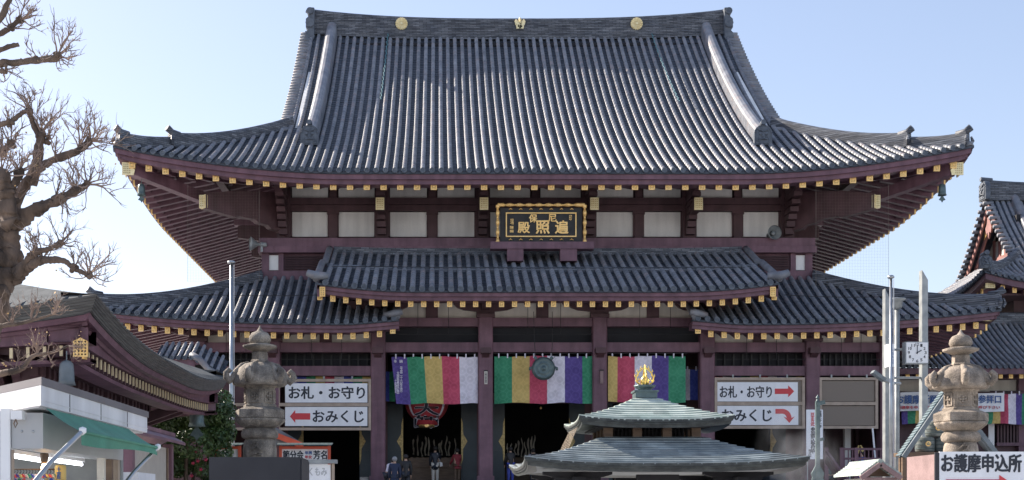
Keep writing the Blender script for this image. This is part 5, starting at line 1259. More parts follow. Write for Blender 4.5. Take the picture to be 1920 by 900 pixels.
# stair railing on the right side of the hall
Yr = 57.
t = thing('stair_railing', 'purple railing at the right hand side stairs of the hall', 'railing', (PX(1600, Yr), Yr, 0))
zt, zbm = PZ(842, Yr), PZ(905, Yr)
for xx in (1549, 1578, 1605, 1665):
    b = MB(); b.box(PX(xx, Yr)-.08, PX(xx, Yr)+.08, Yr-.08, Yr+.08, zbm-.8, zt+.06); b.build('newel', 'purple', t)
for (za) in (842, 860):
    b = MB(); b.beam(P(1578, za, Yr), P(1665, za, Yr), .1, .09); b.build('rail', 'purple', t)
for k in range(11):
    x = PX(1583+k*7.6, Yr); b = MB(); b.box(x-.02, x+.02, Yr-.02, Yr+.02, zbm-.3, zt-.04); b.build('baluster', 'purple', t)
b = MB(); b.beam(P(1549, 846, Yr-.5), P(1592, 905, Yr-2.4), .1, .12); b.build('sloping_rail', 'purple', t)
b = MB(); b.beam(P(1549, 862, Yr-.5), P(1585, 910, Yr-2.4), .08, .3); b.build('sloping_board', 'purple_dark', t)
b = MB(); b.prism([(PX(1545, Yr), 0), (PX(1668, Yr), 0), (PX(1668, Yr), 2.5), (PX(1575, Yr), 2.5)], Yr-1.5, Yr+1.0); b.build('side_stair', 'stone', t)
t = thing('white_post', 'thin leaning white pole behind the blue coated person', 'pole', (PX(1643, 58.4), 58.4, 2.7))
b = MB(); b.tube([P(1641, 861, 58.4), P(1636, 803, 58.4)], .04, 7); b.build('shaft', 'white', t)
t = thing('white_pillar', 'short white pillar seen below the empty notice frame', 'pillar', (PX(1590, 61.5), 61.5, 2.7))
b = MB(); b.box(PX(1583, 61.5), PX(1594, 61.5), 61.4, 61.7, 2.7, PZ(800, 61.5)); b.build('shaft', 'plaster', t)
# ------------------------------------------------------------------ front left gate hall with swept copper eaves
gh = thing('gate_hall', 'left foreground temple building with thick swept copper eaves and gold rafter ends', 'building', (-14.4, 37.6, 0))
GX, GY0, GY1, GH = -7.4, 28.5, 46.7, 7.0
gcy = (GY0+GY1)/2; ghd = (GY1-GY0)/2; gcx = GX-GH
def gup(c): t = max(0, 1-c/7.2); return .62*t*t
GZ = 5.58
gr_ = link('swept_roof', MB().box(gcx-3, gcx+3, gcy-5, gcy+5, GZ+.1, GZ+1.9).mesh('swept_roof', 'dark', W[gh.name]), gh, W[gh.name])
def gz(t_edge, c, s): return GZ+gup(c)*max(0, 1-s/5)+.36*s+.012*s*s
# faces: front (rz 0, half GH), right side (rz 90, half ghd), back, left
for (ox, oy, rz, hl) in ((gcx, GY0, 0, GH), (GX, gcy, PI/2, ghd), (gcx, GY1, PI, GH), (gcx-GH, gcy, -PI/2, ghd)):
    b = MB(); nu, nv = 60, 8
    for i in range(nu):
        for j in range(nv):
            q = []
            for (a, c) in ((i, j), (i+1, j), (i+1, j+1), (i, j+1)):
                s_ = GH*c/nv; hh = hl-s_; u = hh*(-1+2*a/nu); ce = hl-abs(-hl+2*hl*a/nu)
                X, Yy = rot(rz, u, s_); q.append((ox+X, oy+Yy, gz(0, ce, s_)))
            b.add(q, [(0, 1, 2, 3)])
    b.build('copper_sheet', 'gate_sheet', gr_, fix=False)
    n = int(hl*2/.33)
    for k in range(n+1):
        u = -hl+.05+(2*hl-.1)*k/n; mx = hl-abs(u)
        if mx < .25 or (k*7) % 1: continue
        pts = []
        for s_ in lin(.0, mx, 5): X, Yy = rot(rz, u, s_); pts.append((ox+X, oy+Yy, gz(0, hl-abs(u), s_)+.025))
        b = MB(); b.tube(pts, .035, 5); b.build('standing_seam', 'gate_sheet', gr_, fix=False)
    us = lin(-hl, hl, 44); ex = (lambda h_: (lambda u, s_: (-s_ if u > h_*.98 else (s_ if u < -h_*.98 else 0))))(hl)
    zo = lambda u, h_=hl: gup(h_-abs(u))
    par = hall; hall = gh
    sec = []
    T = .34
    for k in range(6):
        s0_ = .018*k*1.6; za = GZ+.02-T*k/6; zb_ = GZ+.02-T*(k+.86)/6
        sec += [(s0_, za), (s0_+.004, zb_), (s0_+.022, zb_-.001)]
    sec += [(.16, GZ-T), (.9, GZ-T+.1), (.9, GZ+.2)]
    strip('layered_eave', 'brown_copper', gh, (ox, oy), rz, sec, us, zo, ext=ex)
    strip('eave_board', 'purple', gh, (ox, oy), rz, [(.20, GZ-T-.003), (.26, GZ-T-.12), (1.0, GZ-T-.12), (1.0, GZ-T-.003)], us, zo, ext=ex)
    strip('eave_board', 'purple', gh, (ox, oy), rz, [(.42, GZ-T-.123), (.45, GZ-T-.20), (1.1, GZ-T-.20), (1.1, GZ-T-.123)], us, zo, ext=ex)
    strip('eave_board', 'purple', gh, (ox, oy), rz, [(.50, 5.36), (.52, 5.035), (1.2, 5.035), (1.2, 5.36)], us, lambda u, h_=hl: .35*gup(h_-abs(u)), ext=ex)
    strip('lower_eave_board', 'purple', gh, (ox, oy), rz, [(.66, 4.715), (.68, 4.63), (1.2, 4.63), (1.2, 4.715)], us, lambda u, h_=hl: .35*gup(h_-abs(u)), ext=ex)
    b = MB()
    for i in range(44):
        for j in range(3):
            q = []
            for (a, c) in ((i, j), (i+1, j), (i+1, j+1), (i, j+1)):
                s_ = .6+c*.75; u = us[a]; s1 = min(s_, max(.5, hl-abs(u))); X, Yy = rot(rz, u, s1); q.append((ox+X, oy+Yy, GZ-T-.02+gup(hl-abs(u))*(1-s1/4)+.0*s1))
            b.add(q, [(0, 1, 2, 3)])
    b.build('soffit', 'purple_dark', gh, fix=False)
    capg = MB(); capg.box(-.035, .035, -.02, .02, -.10, .13); capg = capg.mesh('gold_cap', 'gold_cream')
    for k in range(int(2*hl/.37)):
        u = -hl+.85+k*.37
        if abs(u) > hl-.8: continue
        z_ = 4.875+gup(hl-abs(u))*.35; X, Yy = rot(rz, u, .62); X2, Y2_ = rot(rz, u, 2.6)
        b = MB(); b.beam((ox+X, oy+Yy, z_), (ox+X2, oy+Y2_, z_+.12), .10, .30); r_ = b.build('rafter', 'purple_dark', gh)
        X, Yy = rot(rz, u, .60); link('gold_cap', capg, r_, (ox+X, oy+Yy, z_), rz)
    hall = par
for (x, y, rz) in ((GX-.62, GY0+.62, 0), (GX-.58, GY1-.62, 0)):
    b = MB(); b.beam((x-2.5, y+(2.5 if y < 40 else -2.5), 5.0), (x+.1, y-(.1 if y < 40 else -.1), GZ-.42), .26, .36); b.build('hip_rafter', 'purple', gh)
b = MB(); x, y, z_ = GX-.45, GY0+.38, 5.10; b.prism([(x-.16, z_-.2), (x+.16, z_-.2), (x+.16, z_+.14), (x, z_+.22), (x-.16, z_+.14)], y-.03, y+.02); b.mi(1)
for i in range(4):
    for k in range(5): b.lathe([(.001, 0), (.022, 0)], (x-.11+.073*i, y-.033, z_-.15+.07*k), n=6, axis='y')
b.build('gilt_plate', ['gold', 'purple_dark'], gh)
b = MB(); x = GX-.4; b.box(x-.03, x+.03, GY0+.4, GY0+.62, 4.86, 5.2); b.build('gilt_plate', 'gold', gh)
# body with brackets
bx, by0, by1 = GX-2.4, GY0+2.6, GY1-5.2
b = MB(); b.box(gcx-GH+2.4, bx-.15, by0+.15, by1-.15, 0, 4.95); b.build('body_core', 'purple_dark', gh)
for k in range(8):
    y = by0+(by1-by0)*k/7; b = MB(); b.smooth = True; b.tube([(bx, y, 0), (bx, y, 3.9)], .2, 12); b.build('column', 'purple', gh)
    for q in (-.42, 0, .42):
        b = MB(); b.prism([(bx-.1, 4.1), (bx+.35, 4.1), (bx+.5, 4.25), (bx+.45, 4.5), (bx+.62, 4.65), (bx+.62, 4.9), (bx-.1, 4.9)], y+q-.1, y+q+.1); b.build('bracket', 'purple_dark', gh)
    b = MB(); b.box(bx-.12, bx+.3, y-.62, y+.62, 4.0, 4.12); b.build('bracket_beam', 'purple_dark', gh)
    if k < 7:
        ym = y+(by1-by0)/14
        b = MB(); b.box(bx-.06, bx+.0, ym-.42, ym+.42, 4.02, 4.75); b.build('plaster_panel', 'plaster_tan', gh)
        b = MB(); b.box(bx+.0, bx+.14, ym-.5, ym+.5, 3.98, 4.16); b.build('gilt_carving', 'gold_dark', gh)
for k in range(6):
    x = bx-(2*(GH-2.4))*k/5; b = MB(); b.smooth = True; b.tube([(x, by0, 0), (x, by0, 3.9)], .2, 12); b.build('column', 'purple', gh)
    for q in (-.42, 0, .42):
        b = MB(); b.prism([(by0+.1, 4.1), (by0-.35, 4.1), (by0-.5, 4.25), (by0-.45, 4.5), (by0-.62, 4.65), (by0-.62, 4.9), (by0+.1, 4.9)], x+q-.1, x+q+.1, 'yz'); b.build('bracket', 'purple_dark', gh)
    b = MB(); b.box(x-1.5, x-.55, by0-.0, by0+.06, 4.02, 4.75); b.build('plaster_panel', 'plaster_tan', gh)
b = MB(); b.box(gcx-GH+2.2, bx+.25, by0-.2, by1+.2, 3.72, 3.98); b.build('head_beam', 'purple', gh)
b = MB(); b.box(bx-.1, bx+.4, by1-1, by1+1.4, 4.3, 4.5); b.build('nosing_beam', 'purple_dark', gh)
for q in (0, .9): b = MB(); b.beam((bx+.1, by1+.2+q, 4.25), (bx+1.5, by1+.2+q, 4.75), .2, .3); b.build('bracket_arm', 'purple_dark', gh)
bell(PX(125, 28.9), 28.9, PZ(722, 28.9), 1.0, 'blue green bronze bell under the front corner of the left foreground roof', 'grey_copper', False, 'bells of the left foreground roof')
bell(PX(369, 45.5), 45.5, PZ(800, 45.5), 1.5, 'blue green bronze bell hanging in front of the dark shrub', 'bronze', True, 'bells of the left foreground roof')
# little tiled corridor roof between gate hall and temple hall
t = thing('corridor', 'small tiled corridor roof between the copper eave and the stone lantern', 'building', (PX(345, 55), 56, 0))
par = hall; hall = t
b = MB(); b.box(PX(290, 55), PX(392, 55), 55.8, 57.5, 0, PZ(705, 55)); b.build('corridor_wall', 'purple_dark', t)
rr_ = link('corridor_roof', MB().box(-.9, .9, .6, 2.0, PZ(690, 55), PZ(680, 55)).mesh('corridor_roof', 'dark'), t, (PX(340, 55), 55.2, 0))
face(rr_, (PX(345, 55), 55.2), 0, lambda u, s: PZ(672, 55)-.55*max(0, u-.3)-.0+.5*s, lambda u, um: 1.6, -1.3, 1.6, .27, .08)
b = MB(); b.beam((PX(345, 55)-1.5, 55.3, PZ(680, 55)), (PX(345, 55)+.4, 55.3, PZ(680, 55)), .1, .3); b.build('eave_board', 'purple', t)
b = MB(); b.smooth = True; b.tube([(PX(355, 55), 55.3, PZ(664, 55)), (PX(372, 55), 55.2, PZ(672, 55)), (PX(388, 55), 55.2, PZ(690, 55)), (PX(404, 55), 55.2, PZ(699, 55))], [.16, .14, .13, .12], 8); b.build('verge_roll', 'roll', t)
hall = par

# ------------------------------------------------------------------ souvenir stall
Y1 = 9.
sh = thing('souvenir_stall', 'white souvenir stall with sloped green awning and lit fluorescent tubes', 'stall', (-3.6, 10.5, 0))
A0 = Vector((-3.75, 10.4, 0)); A1 = Vector((-2.72, 9.0, 0)); A2 = Vector((-2.72, 12.3, 0)); A3 = Vector((-6.5, 12.6, 0)); A4 = Vector((-6.5, 13.5, 0))
zt = 2.49; 
def zs(v): return Vector((v.x, v.y, 0))
cen = Vector((-4.6, 11.2, 0))
def wall_strip(nm, m, a, c, z0_, z1_, th, out=0.):
    d = (c-a).normalized(); n_ = Vector((d.y, -d.x, 0)); a2 = a+n_*out; c2 = c+n_*out; b = MB()
    b.hexa([a2+Vector((0, 0, z0_)), c2+Vector((0, 0, z0_)), c2-n_*th+Vector((0, 0, z0_)), a2-n_*th+Vector((0, 0, z0_))], [a2+Vector((0, 0, z1_)), c2+Vector((0, 0, z1_)), c2-n_*th+Vector((0, 0, z1_)), a2-n_*th+Vector((0, 0, z1_))])
    return b.build(nm, m, sh)
A0 = A1+(Vector((-3.75, 10.4, 0))-A1)*2.2
def slab(nm, m, z0_, z1_, g_=0.):
    q = [A0, A1, A2, Vector((-6.5, 12.3, 0)), Vector((-6.5, 14.5, 0))]; c_ = Vector((-4.2, 11.6, 0)); q = [p+(p-c_).normalized()*g_ for p in q]
    b = MB(); b.prism([(p.x, p.y) for p in q[:4]], z0_, z1_, 'xy'); return b.build(nm, m, sh)
slab('roof_trim', 'shop_cap', zt-.055, zt, .015); slab('fascia', 'shop_white', zt-.195, zt-.0555); slab('fascia_moulding', 'shop_white', zt-.160, zt-.155, .006)
slab('soffit_panel', 'shop_grey', zt-.205, zt-.196, -.04)
for q in (9.7, 10.6, 11.5): b = MB(); b.box(-2.722, -2.715, q, q+.006, zt-.19, zt-.06); b.build('fascia_seam', 'shop_cap', sh)
# awning with valance
aw = MB(); aw.smooth = True
def fa(u, v): y = 9.1+2.45*u; return (-2.70+.25*v-.02, y, 2.285-.165*v-.012*math.sin(v*PI))
aw.grid(fa, 20, 6); awn = aw.build('awning', 'awning', sh, fix=False)
b = MB(); b.smooth = True; b.grid(lambda u, v: (-2.47+.012*math.sin(u*9)*v, 9.1+2.45*u, 2.12-(.075+.02*math.sin(u*5+1))*v), 24, 3); b.build('valance', 'awning', awn, fix=False)
b = MB(); b.tube([(-2.465, 9.08, 2.12), (-2.465, 11.57, 2.12)], .012, 8); b.build('front_bar', 'awning', awn)
for (y0_, y1_) in ((9.1, 8.55), (11.55, 10.95)):
    b = MB(); b.tube([(-2.46, y0_, 2.125), (-2.60, (y0_+y1_)/2, 1.9), (-2.74, y1_, 1.62)], .017, 8); b.build('awning_arm', 'steel', sh)
    b = MB(); b.smooth = True; b.lathe([(.001, -.03), (.026, -.01), (.026, .02), (.001, .03)], (-2.46, y0_, 2.125), n=10); b.build('arm_joint', 'white', sh)
# lintel boxes, posts, interior
b = MB(); b.box(-3.0, -2.78, 9.25, 11.6, 2.01, 2.262); b.build('shutter_box', 'shop_grey', sh)
for xx in (-2.93, -2.85): b = MB(); b.lathe([(.001, -.01), (.008, -.008), (.01, 0)], (xx, 9.25, 2.13), n=10, axis='y'); b.build('bolt', 'steel', sh)
b = MB(); b.box(-3.07, -3.005, 9.22, 9.30, 0, 2.29); b.build('corner_post', 'white', sh)
b = MB(); b.box(-3.00, -2.985, 9.24, 9.26, 0, 2.0); b.build('post_gasket', 'sign_frame', sh)
b = MB(); b.box(-4.2, -3.075, 9.34, 9.38, 0, 2.28); b.build('shutter', 'shop_white', sh)
for k in range(46): b = MB(); b.box(-4.2, -3.08, 9.325, 9.339, .05+k*.048, .05+k*.048+.038); b.build('shutter_slat', 'shop_white', sh)
b = MB(); b.box(-2.98, -2.90, 9.16, 9.24, 2.21, 2.27); b.build('awning_gearbox', 'white', sh)
b = MB(); b.tube([(-2.94, 9.15, 2.21), (-2.952, 9.145, 2.18), (-2.94, 9.14, 2.15), (-2.928, 9.145, 2.18), (-2.94, 9.15, 2.208)], .005, 5); b.build('pull_ring', 'wood', sh)
b = MB(); b.box(-6.4, -2.80, 11.62, 11.7, 0, 2.28); b.build('back_wall', 'galv', sh)
b = MB(); b.box(-5.8, -3.01, 9.4, 11.6, 2.2, 2.22); b.build('ceiling', 'white', sh)
for (x, y, mm) in ((-2.84, 11.35, 'wood'), (-2.83, 11.05, 'plaster_tan'), (-2.82, 11.5, 'sign_frame')): b = MB(); b.box(x-.03, x+.03, y-.03, y+.03, 0, 2.009); b.build('inner_post', mm, sh)
b = MB(); b.box(-2.84, -2.80, 11.1, 11.6, 0, 1.6); b.build('end_wall', 'wood', sh)
for (a_, c_) in ((P(20, 855, 9.8), P(76, 864, 10.4)), (P(88, 862, 10.5), P(153, 871, 11.3))):
    b = MB(); b.smooth = True; b.tube([a_, c_], .012, 10); b.build('fluorescent_tube', 'tube_light', sh)
    b = MB(); u_ = Vector((0, 0, .035)); b.beam(a_+u_, c_+u_, .06, .03); b.build('lamp_housing', 'white', sh)
b = MB(); b.tube([P(20, 846, 9.9), P(150, 862, 11.2)], .008, 6); b.build('cable_rail', 'wood', sh)
bp_ = P(83, 877, 10.0)
b = MB(); b.smooth = True; b.lathe([(.001, -.028), (.02, -.02), (.026, .0), (.014, .03), (.001, .035)], bp_, n=14); b.build('lamp_bulb', 'bulb', sh)
b = MB(); b.smooth = True; b.lathe([(.016, .03), (.03, .05), (.034, .10), (.03, .11)], bp_, n=12); b.build('lamp_holder', 'wood', sh)
t = thing('hanging_lantern', 'pale yellow cylindrical paper lantern with blue writing inside the stall', 'lantern', (-2.93, 10.2, 1.78), None)
b = MB(); b.smooth = True; b.lathe([(.025, 0), (.04, .01)]+[(.043*(1+.02*(k % 2)), .01+.012*k) for k in range(9)]+[(.04, .12), (.025, .125)], (-2.93, 10.2, 1.80), n=18); b.build('paper_body', 'c_yellow', t)
text(t, 'lettering', '土産', -2.945, -2.915, 1.815, 1.91, 10.156, 'ink_blue', .003, .05, vertical=True)
ORD = 'first second third fourth fifth sixth seventh eighth ninth tenth eleventh twelfth thirteenth fourteenth fifteenth'.split()
cols_ = ['red', 'c_purple', 'c_yellow', 'red', 'plaster_tan', 'c_green', 'c_blue', 'c_white', 'orange_red']
for k in range(15):
    x, y, z_ = P(26+5.6*k, 893, 9.9+.02*k); m_ = cols_[k % 9]
    t = thing('paper_fan', ORD[k]+' coloured trinket from the left in the row hanging under the stall lights', 'souvenir', (x, y, z_), 'trinkets hanging in the stall')
    b = MB(); b.prism([(x-.020, z_-.012), (x-.014, z_+.008), (x, z_+.018), (x+.014, z_+.008), (x+.020, z_-.012), (x, z_-.004)], y-.012, y+.012); b.build('trinket', m_, t)
    b = MB(); b.tube([(x, y, z_+.018), (x+.01, y, z_+.04), (x, y, z_+.05)], .003, 4); b.build('string', 'ink', t)
b = MB(); b.tube([P(20, 880, 9.9), P(106, 880, 10.2)], .006, 6); b.build('display_rail', 'wood', sh)
for k in range(9):
    x, y, z_ = P(28+8.5*k, 903, 9.8); t = thing('key_charm', ORD[k]+' small charm from the left in the lower row of the stall', 'souvenir', (x, y, z_), 'charms in the lower row of the stall')
    b = MB(); b.lathe([(.001, 0), (.012, .008), (.014, .022), (.001, .035)], (x, y, z_-.005), n=8); b.build('charm', cols_[(k*4+1) % 9], t)
# white shed doors behind the stall
t = thing('white_shed', 'white panelled shed between the stall and the framed map board', 'shed', (-3.1, 13.6, 0))
b = MB(); b.box(-3.75, -3.03, 13.3, 14.1, 0, 1.95); b.build('shed_body', 'shop_white', t)
for q in (-3.7, -3.47, -3.25): b = MB(); b.box(q, q+.05, 13.26, 13.298, 0, 1.95); b.build('door_stile', 'shop_white', t)
for q in (1.1, 1.75): b = MB(); b.box(-3.7, -3.05, 13.262, 13.296, q, q+.05); b.build('door_rail', 'shop_white', t)
# frosted map board with small roof
MX = -3.53
t = thing('map_board', 'frosted notice board with purple posts and little purple roof', 'notice board', (-3.34, 16.1, 0))
for y in (15.0, 17.2): b = MB(); b.box(MX-.06, MX+.06, y-.06, y+.06, 0, 2.415); b.build('post', 'purple', t)
b = MB(); b.box(MX-.02, MX+.02, 15.07, 17.13, .6, 2.36); b.build('frosted_panel', 'frost', t)
b = MB(); b.box(MX+.025, MX+.04, 16.98, 17.05, .6, 2.36); b.build('panel_edge', 'wood', t)
for sx in (-1, 1):
    b = MB(); b.hexa([(MX, 14.75, 2.54), (MX, 17.5, 2.54), (MX, 17.5, 2.51), (MX, 14.75, 2.51)], [(MX+sx*.17, 14.75, 2.45), (MX+sx*.17, 17.5, 2.45), (MX+sx*.17, 17.5, 2.415), (MX+sx*.17, 14.75, 2.415)]); b.build('roof_panel', 'purple', t)
b = MB(); b.beam((MX, 14.72, 2.555), (MX, 17.53, 2.555), .06, .05); b.build('roof_ridge', 'purple', t)

# ------------------------------------------------------------------ shrub
t = thing('camellia_shrub', 'tall dark green shrub with a few red flowers behind the map board', 'shrub', (-9.4, 48.5, 0))
b = MB(); 
for k in range(5): a = k*1.25; b.tube([(-9.4+.2*math.cos(a), 48.5+.2*math.sin(a), 0), (-9.4+.7*math.cos(a), 48.5+.6*math.sin(a), 2.2), (-9.4+1.2*math.cos(a), 48.5+1.0*math.sin(a), 4.2)], [.12, .09, .04], 6)
b.build('stems', 'bark', t, kind='stuff')
def leaves(mb, blobs, n, sz, rnd):
    for k in range(n):
        c, r = blobs[rnd.randrange(len(blobs))]
        while True:
            d = Vector((rnd.uniform(-1, 1), rnd.uniform(-1, 1), rnd.uniform(-1, 1)))
            if .05 < d.length < 1: break
        d = d.normalized()*(d.length**.33); p = Vector(c)+Vector((d.x*r[0], d.y*r[1], d.z*r[2]))
        n_ = (d+Vector((rnd.uniform(-.9, .9), rnd.uniform(-.9, .9), rnd.uniform(-.3, 1)))).normalized(); a = n_.cross(Vector((rnd.uniform(-1, 1), rnd.uniform(-1, 1), rnd.uniform(-1, 1)))).normalized(); q = n_.cross(a)
        s_ = sz*rnd.uniform(.6, 1.3); mb.add([p-a*s_, p-q*s_*.45+n_*s_*.1, p+a*s_, p+q*s_*.45+n_*s_*.1], [(0, 1, 2, 3)])
blobs = []
for k in range(60):
    a = R.uniform(0, 2*PI); z_ = R.uniform(.6, 5.5); w_ = 2.3*(1-.3*max(0, (z_-3.4)/2.2)**2); rr = math.sqrt(R.random())*w_
    blobs.append(((-9.55+rr*math.cos(a), 48.2+rr*.8*math.sin(a), z_+.15), (R.uniform(.45, .8), R.uniform(.45, .8), R.uniform(.35, .6))))
for k in range(14): blobs.append(((-11.7+.3*k, 47.9+R.uniform(-.5, .5), 4.75+R.uniform(-.35, .4)+.03*k), (.6, .6, .5)))
b = MB(); leaves(b, blobs, 44000, .085, R); b.build('leaves', 'leaf', t, kind='stuff', fix=False)
b = MB(); b.smooth = True
for (x, y) in ((362, 868), (377, 880), (371, 864), (386, 862), (359, 892), (366, 846)):
    c = P(x, y, 46.35); b.lathe([(.001, -.05), (.04, -.04), (.065, 0), (.04, .03), (.001, .04)], c, n=10, axis='y', fn=lambda r, z, a: r*(1+.2*math.cos(5*a)))
b.build('red_flowers', 'flower', t, kind='stuff')
t = thing('white_shrub', 'leafy dark bush low behind the small purple gate', 'shrub', (-13, 50, 0)) if False else None

# ------------------------------------------------------------------ bare pollarded tree
YT = 21.
tr = thing('bare_tree', 'gnarled pollarded bare tree with knobbly limbs at the left edge', 'tree', (-8.1, YT, 0))
tw = MB(); twn = [0]
def branch_pts(px, dy=0.):
    return [P(x, y, YT+dy+yy) for (x, y, r, yy) in px], [r/FP*YT for (x, y, r, yy) in px]
def smooth_line(pts, rad, n=4):
    o, q = [], []
    for i in range(len(pts)-1):
        p0 = pts[max(i-1, 0)]; p1 = pts[i]; p2 = pts[i+1]; p3 = pts[min(i+2, len(pts)-1)]
        for k in range(n):
            t_ = k/n; o.append(.5*((2*p1)+(p2-p0)*t_+(2*p0-5*p1+4*p2-p3)*t_*t_+(3*p1-p0-3*p2+p3)*t_**3)); q.append(rad[i]+(rad[i+1]-rad[i])*t_)
    return o+[pts[-1]], q+[rad[-1]]
def limb(px, nm='limb', jag=.10):
    pts, rad = branch_pts(px); rad = [r*(.84 if nm == 'limb' else 1) for r in rad]; pts, rad = smooth_line(pts, rad, 10); b = MB(); b.smooth = True
    rad = [r*(1+R.uniform(-jag, jag*1.2)) for r in rad]; pts = [p+Vector((R.uniform(-1, 1), R.uniform(-1, 1), R.uniform(-1, 1)))*r*.10 for p, r in zip(pts, rad)]
    rr_n = MB(); rr_n.tube(pts, rad, 16); vv = []
    for p in rr_n.v:
        p = Vector(p); q = mathutils.noise.noise_vector(p*5.5)+.6*mathutils.noise.noise_vector(p*Vector((14, 14, 9)).x)
        i_ = min(range(len(pts)), key=lambda i: (pts[i]-p).length_squared); vv.append(p+q*rad[i_]*.30)
    b.add(vv, rr_n.f)
    for i in range(1, len(pts)-1):      # burls
        if rad[i] > .035 and R.random() < .35:
            d = Vector((R.uniform(-1, 1), R.uniform(-1, .3), R.uniform(-1, 1))).normalized(); c = pts[i]+d*rad[i]*.8; rr = rad[i]*R.uniform(.3, .55)
            b.lathe([(.001, -rr), (rr*.8, -rr*.6), (rr, 0), (rr*.7, rr*.7), (.001, rr)], c, n=8)
    return b.build(nm, 'bark', tr, fix=False), pts, rad
LEAF = []
def twig(p, d, L, r, depth):
    n = 3; pts = [p]; dd = d.copy(); segs = 4
    for k in range(segs):
        dd = (dd+Vector((R.uniform(-.42, .42), R.uniform(-.42, .42), R.uniform(-.25, .42)))).normalized(); pts.append(pts[-1]+dd*L/segs)
    tw.tube(pts, [r, r*.85, r*.7, r*.55, r*.32], 4 if r > .006 else 3, caps=False); twn[0] += 1
    if R.random() < .07: LEAF.append(pts[-1])
    if depth > 0:
        for k in range(R.choice([2, 3, 3])):
            i = R.choice([1, 2, 3, 3]); q = pts[i]; nd = (dd+Vector((R.uniform(-.9, .9), R.uniform(-.9, .9), R.uniform(-.5, .9)))).normalized()
            twig(q, nd, L*R.uniform(.45, .75), r*.62, depth-1)
def burst(x, y, yy, n, L, dirx=0., dirz=.6, r=.011, depth=2, spread=1.):
    c = P(x, y, YT+yy)
    b = MB(); b.smooth = True; rr = 7/FP*YT
    for k in range(7):
        d = Vector((R.uniform(-1, 1), R.uniform(-1, 1), R.uniform(-1, 1)))*rr*.8; q = rr*R.uniform(.45, .8); b.lathe([(.001, -q), (q*.8, -q*.6), (q, 0), (q*.8, q*.6), (.001, q)], c+d, n=8)
    b.build('knuckle', 'bark', tr, fix=False)
    for k in range(int(n*1.15)):
        d = Vector((dirx+R.uniform(-1, 1)*spread, R.uniform(-.8, .8), dirz+R.uniform(-1, 1)*spread)).normalized()
        twig(c+d*rr*.5, d, L*R.uniform(.6, 1.35), r*R.uniform(.9, 1.4), depth)
trunk = [(-120, 960, 60, 0), (-95, 800, 52, 0), (-64, 660, 44, 0), (-20, 560, 38, 0), (2, 500, 31, 0), (9, 440, 26, .1), (16, 400, 22, .1)]
limb([(-130, 1140, 80, 0)]+trunk, 'trunk', .06)
limb([(-40, 600, 34, .6), (-54, 450, 28, .8), (-60, 250, 26, .9), (-62, 60, 20, .9), (-50, -60, 12, .9)], 'trunk', .06)
L_ = [
 [(10, 440, 20, .1), (46, 405, 16, 0), (88, 384, 12, -.1), (118, 370, 9.5, -.1), (147, 356, 7.5, -.1), (165, 345, 6, -.1)],
 [(13, 410, 20, .2), (36, 362, 14, .3), (70, 318, 10, .3), (102, 299, 8, .3), (147, 283, 8, .3), (169, 264, 7, .3)],
 [(60, 345, 13, .3), (70, 300, 10, .3), (76, 262, 9, .3), (78, 250, 10, .3)],
 [(74, 262, 6, .3), (62, 232, 6, .3), (50, 208, 5, .2), (22, 226, 5, .2), (-10, 238, 7, .2)],
 [(18, 420, 22, -.2), (12, 370, 19, -.3), (4, 335, 15, -.4), (-10, 320, 12, -.4)],
 [(12, 360, 10, -.3), (30, 340, 10, -.3), (36, 322, 11, -.3)],
 [(25, 520, 20, 0), (50, 500, 13, -.2), (80, 488, 9, -.3), (118, 489, 6, -.3), (138, 503, 5, -.3), (164, 515, 5, -.3)],
 [(-60, 330, 20, .9), (-30, 300, 12, .6), (-4, 285, 8, .5), (20, 270, 6, .5)],
 [(-60, 140, 16, .9), (-10, 122, 8, .5), (50, 115, 7, .5), (100, 110, 8, .5), (108, 103, 9, .5)],
 [(-60, 120, 12, .9), (-5, 95, 6, .3), (36, 82, 4.5, .3)],
 [(-60, 110, 12, .9), (-10, 70, 7, .7), (20, 52, 6, .7), (38, 36, 5, .7)],
 [(-60, 90, 10, .9), (-10, 48, 7, .2), (20, -4, 6, .2)],
 [(-40, 640, 10, -3), (-5, 614, 5, -3.5), (40, 606, 3.5, -3.6), (70, 598, 2.6, -3.6), (98, 590, 1.8, -3.6)],
 [(-50, 720, 11, -3), (0, 700, 6.5, -3.5), (40, 692, 5, -3.6), (62, 668, 3.6, -3.6), (100, 660, 2.4, -3.6), (128, 648, 1.8, -3.6)],
 [(30, 520, 9, -.2), (60, 478, 7, -.3), (95, 466, 5, -.3), (115, 450, 4, -.3)],
]
for px in L_: limb(px)
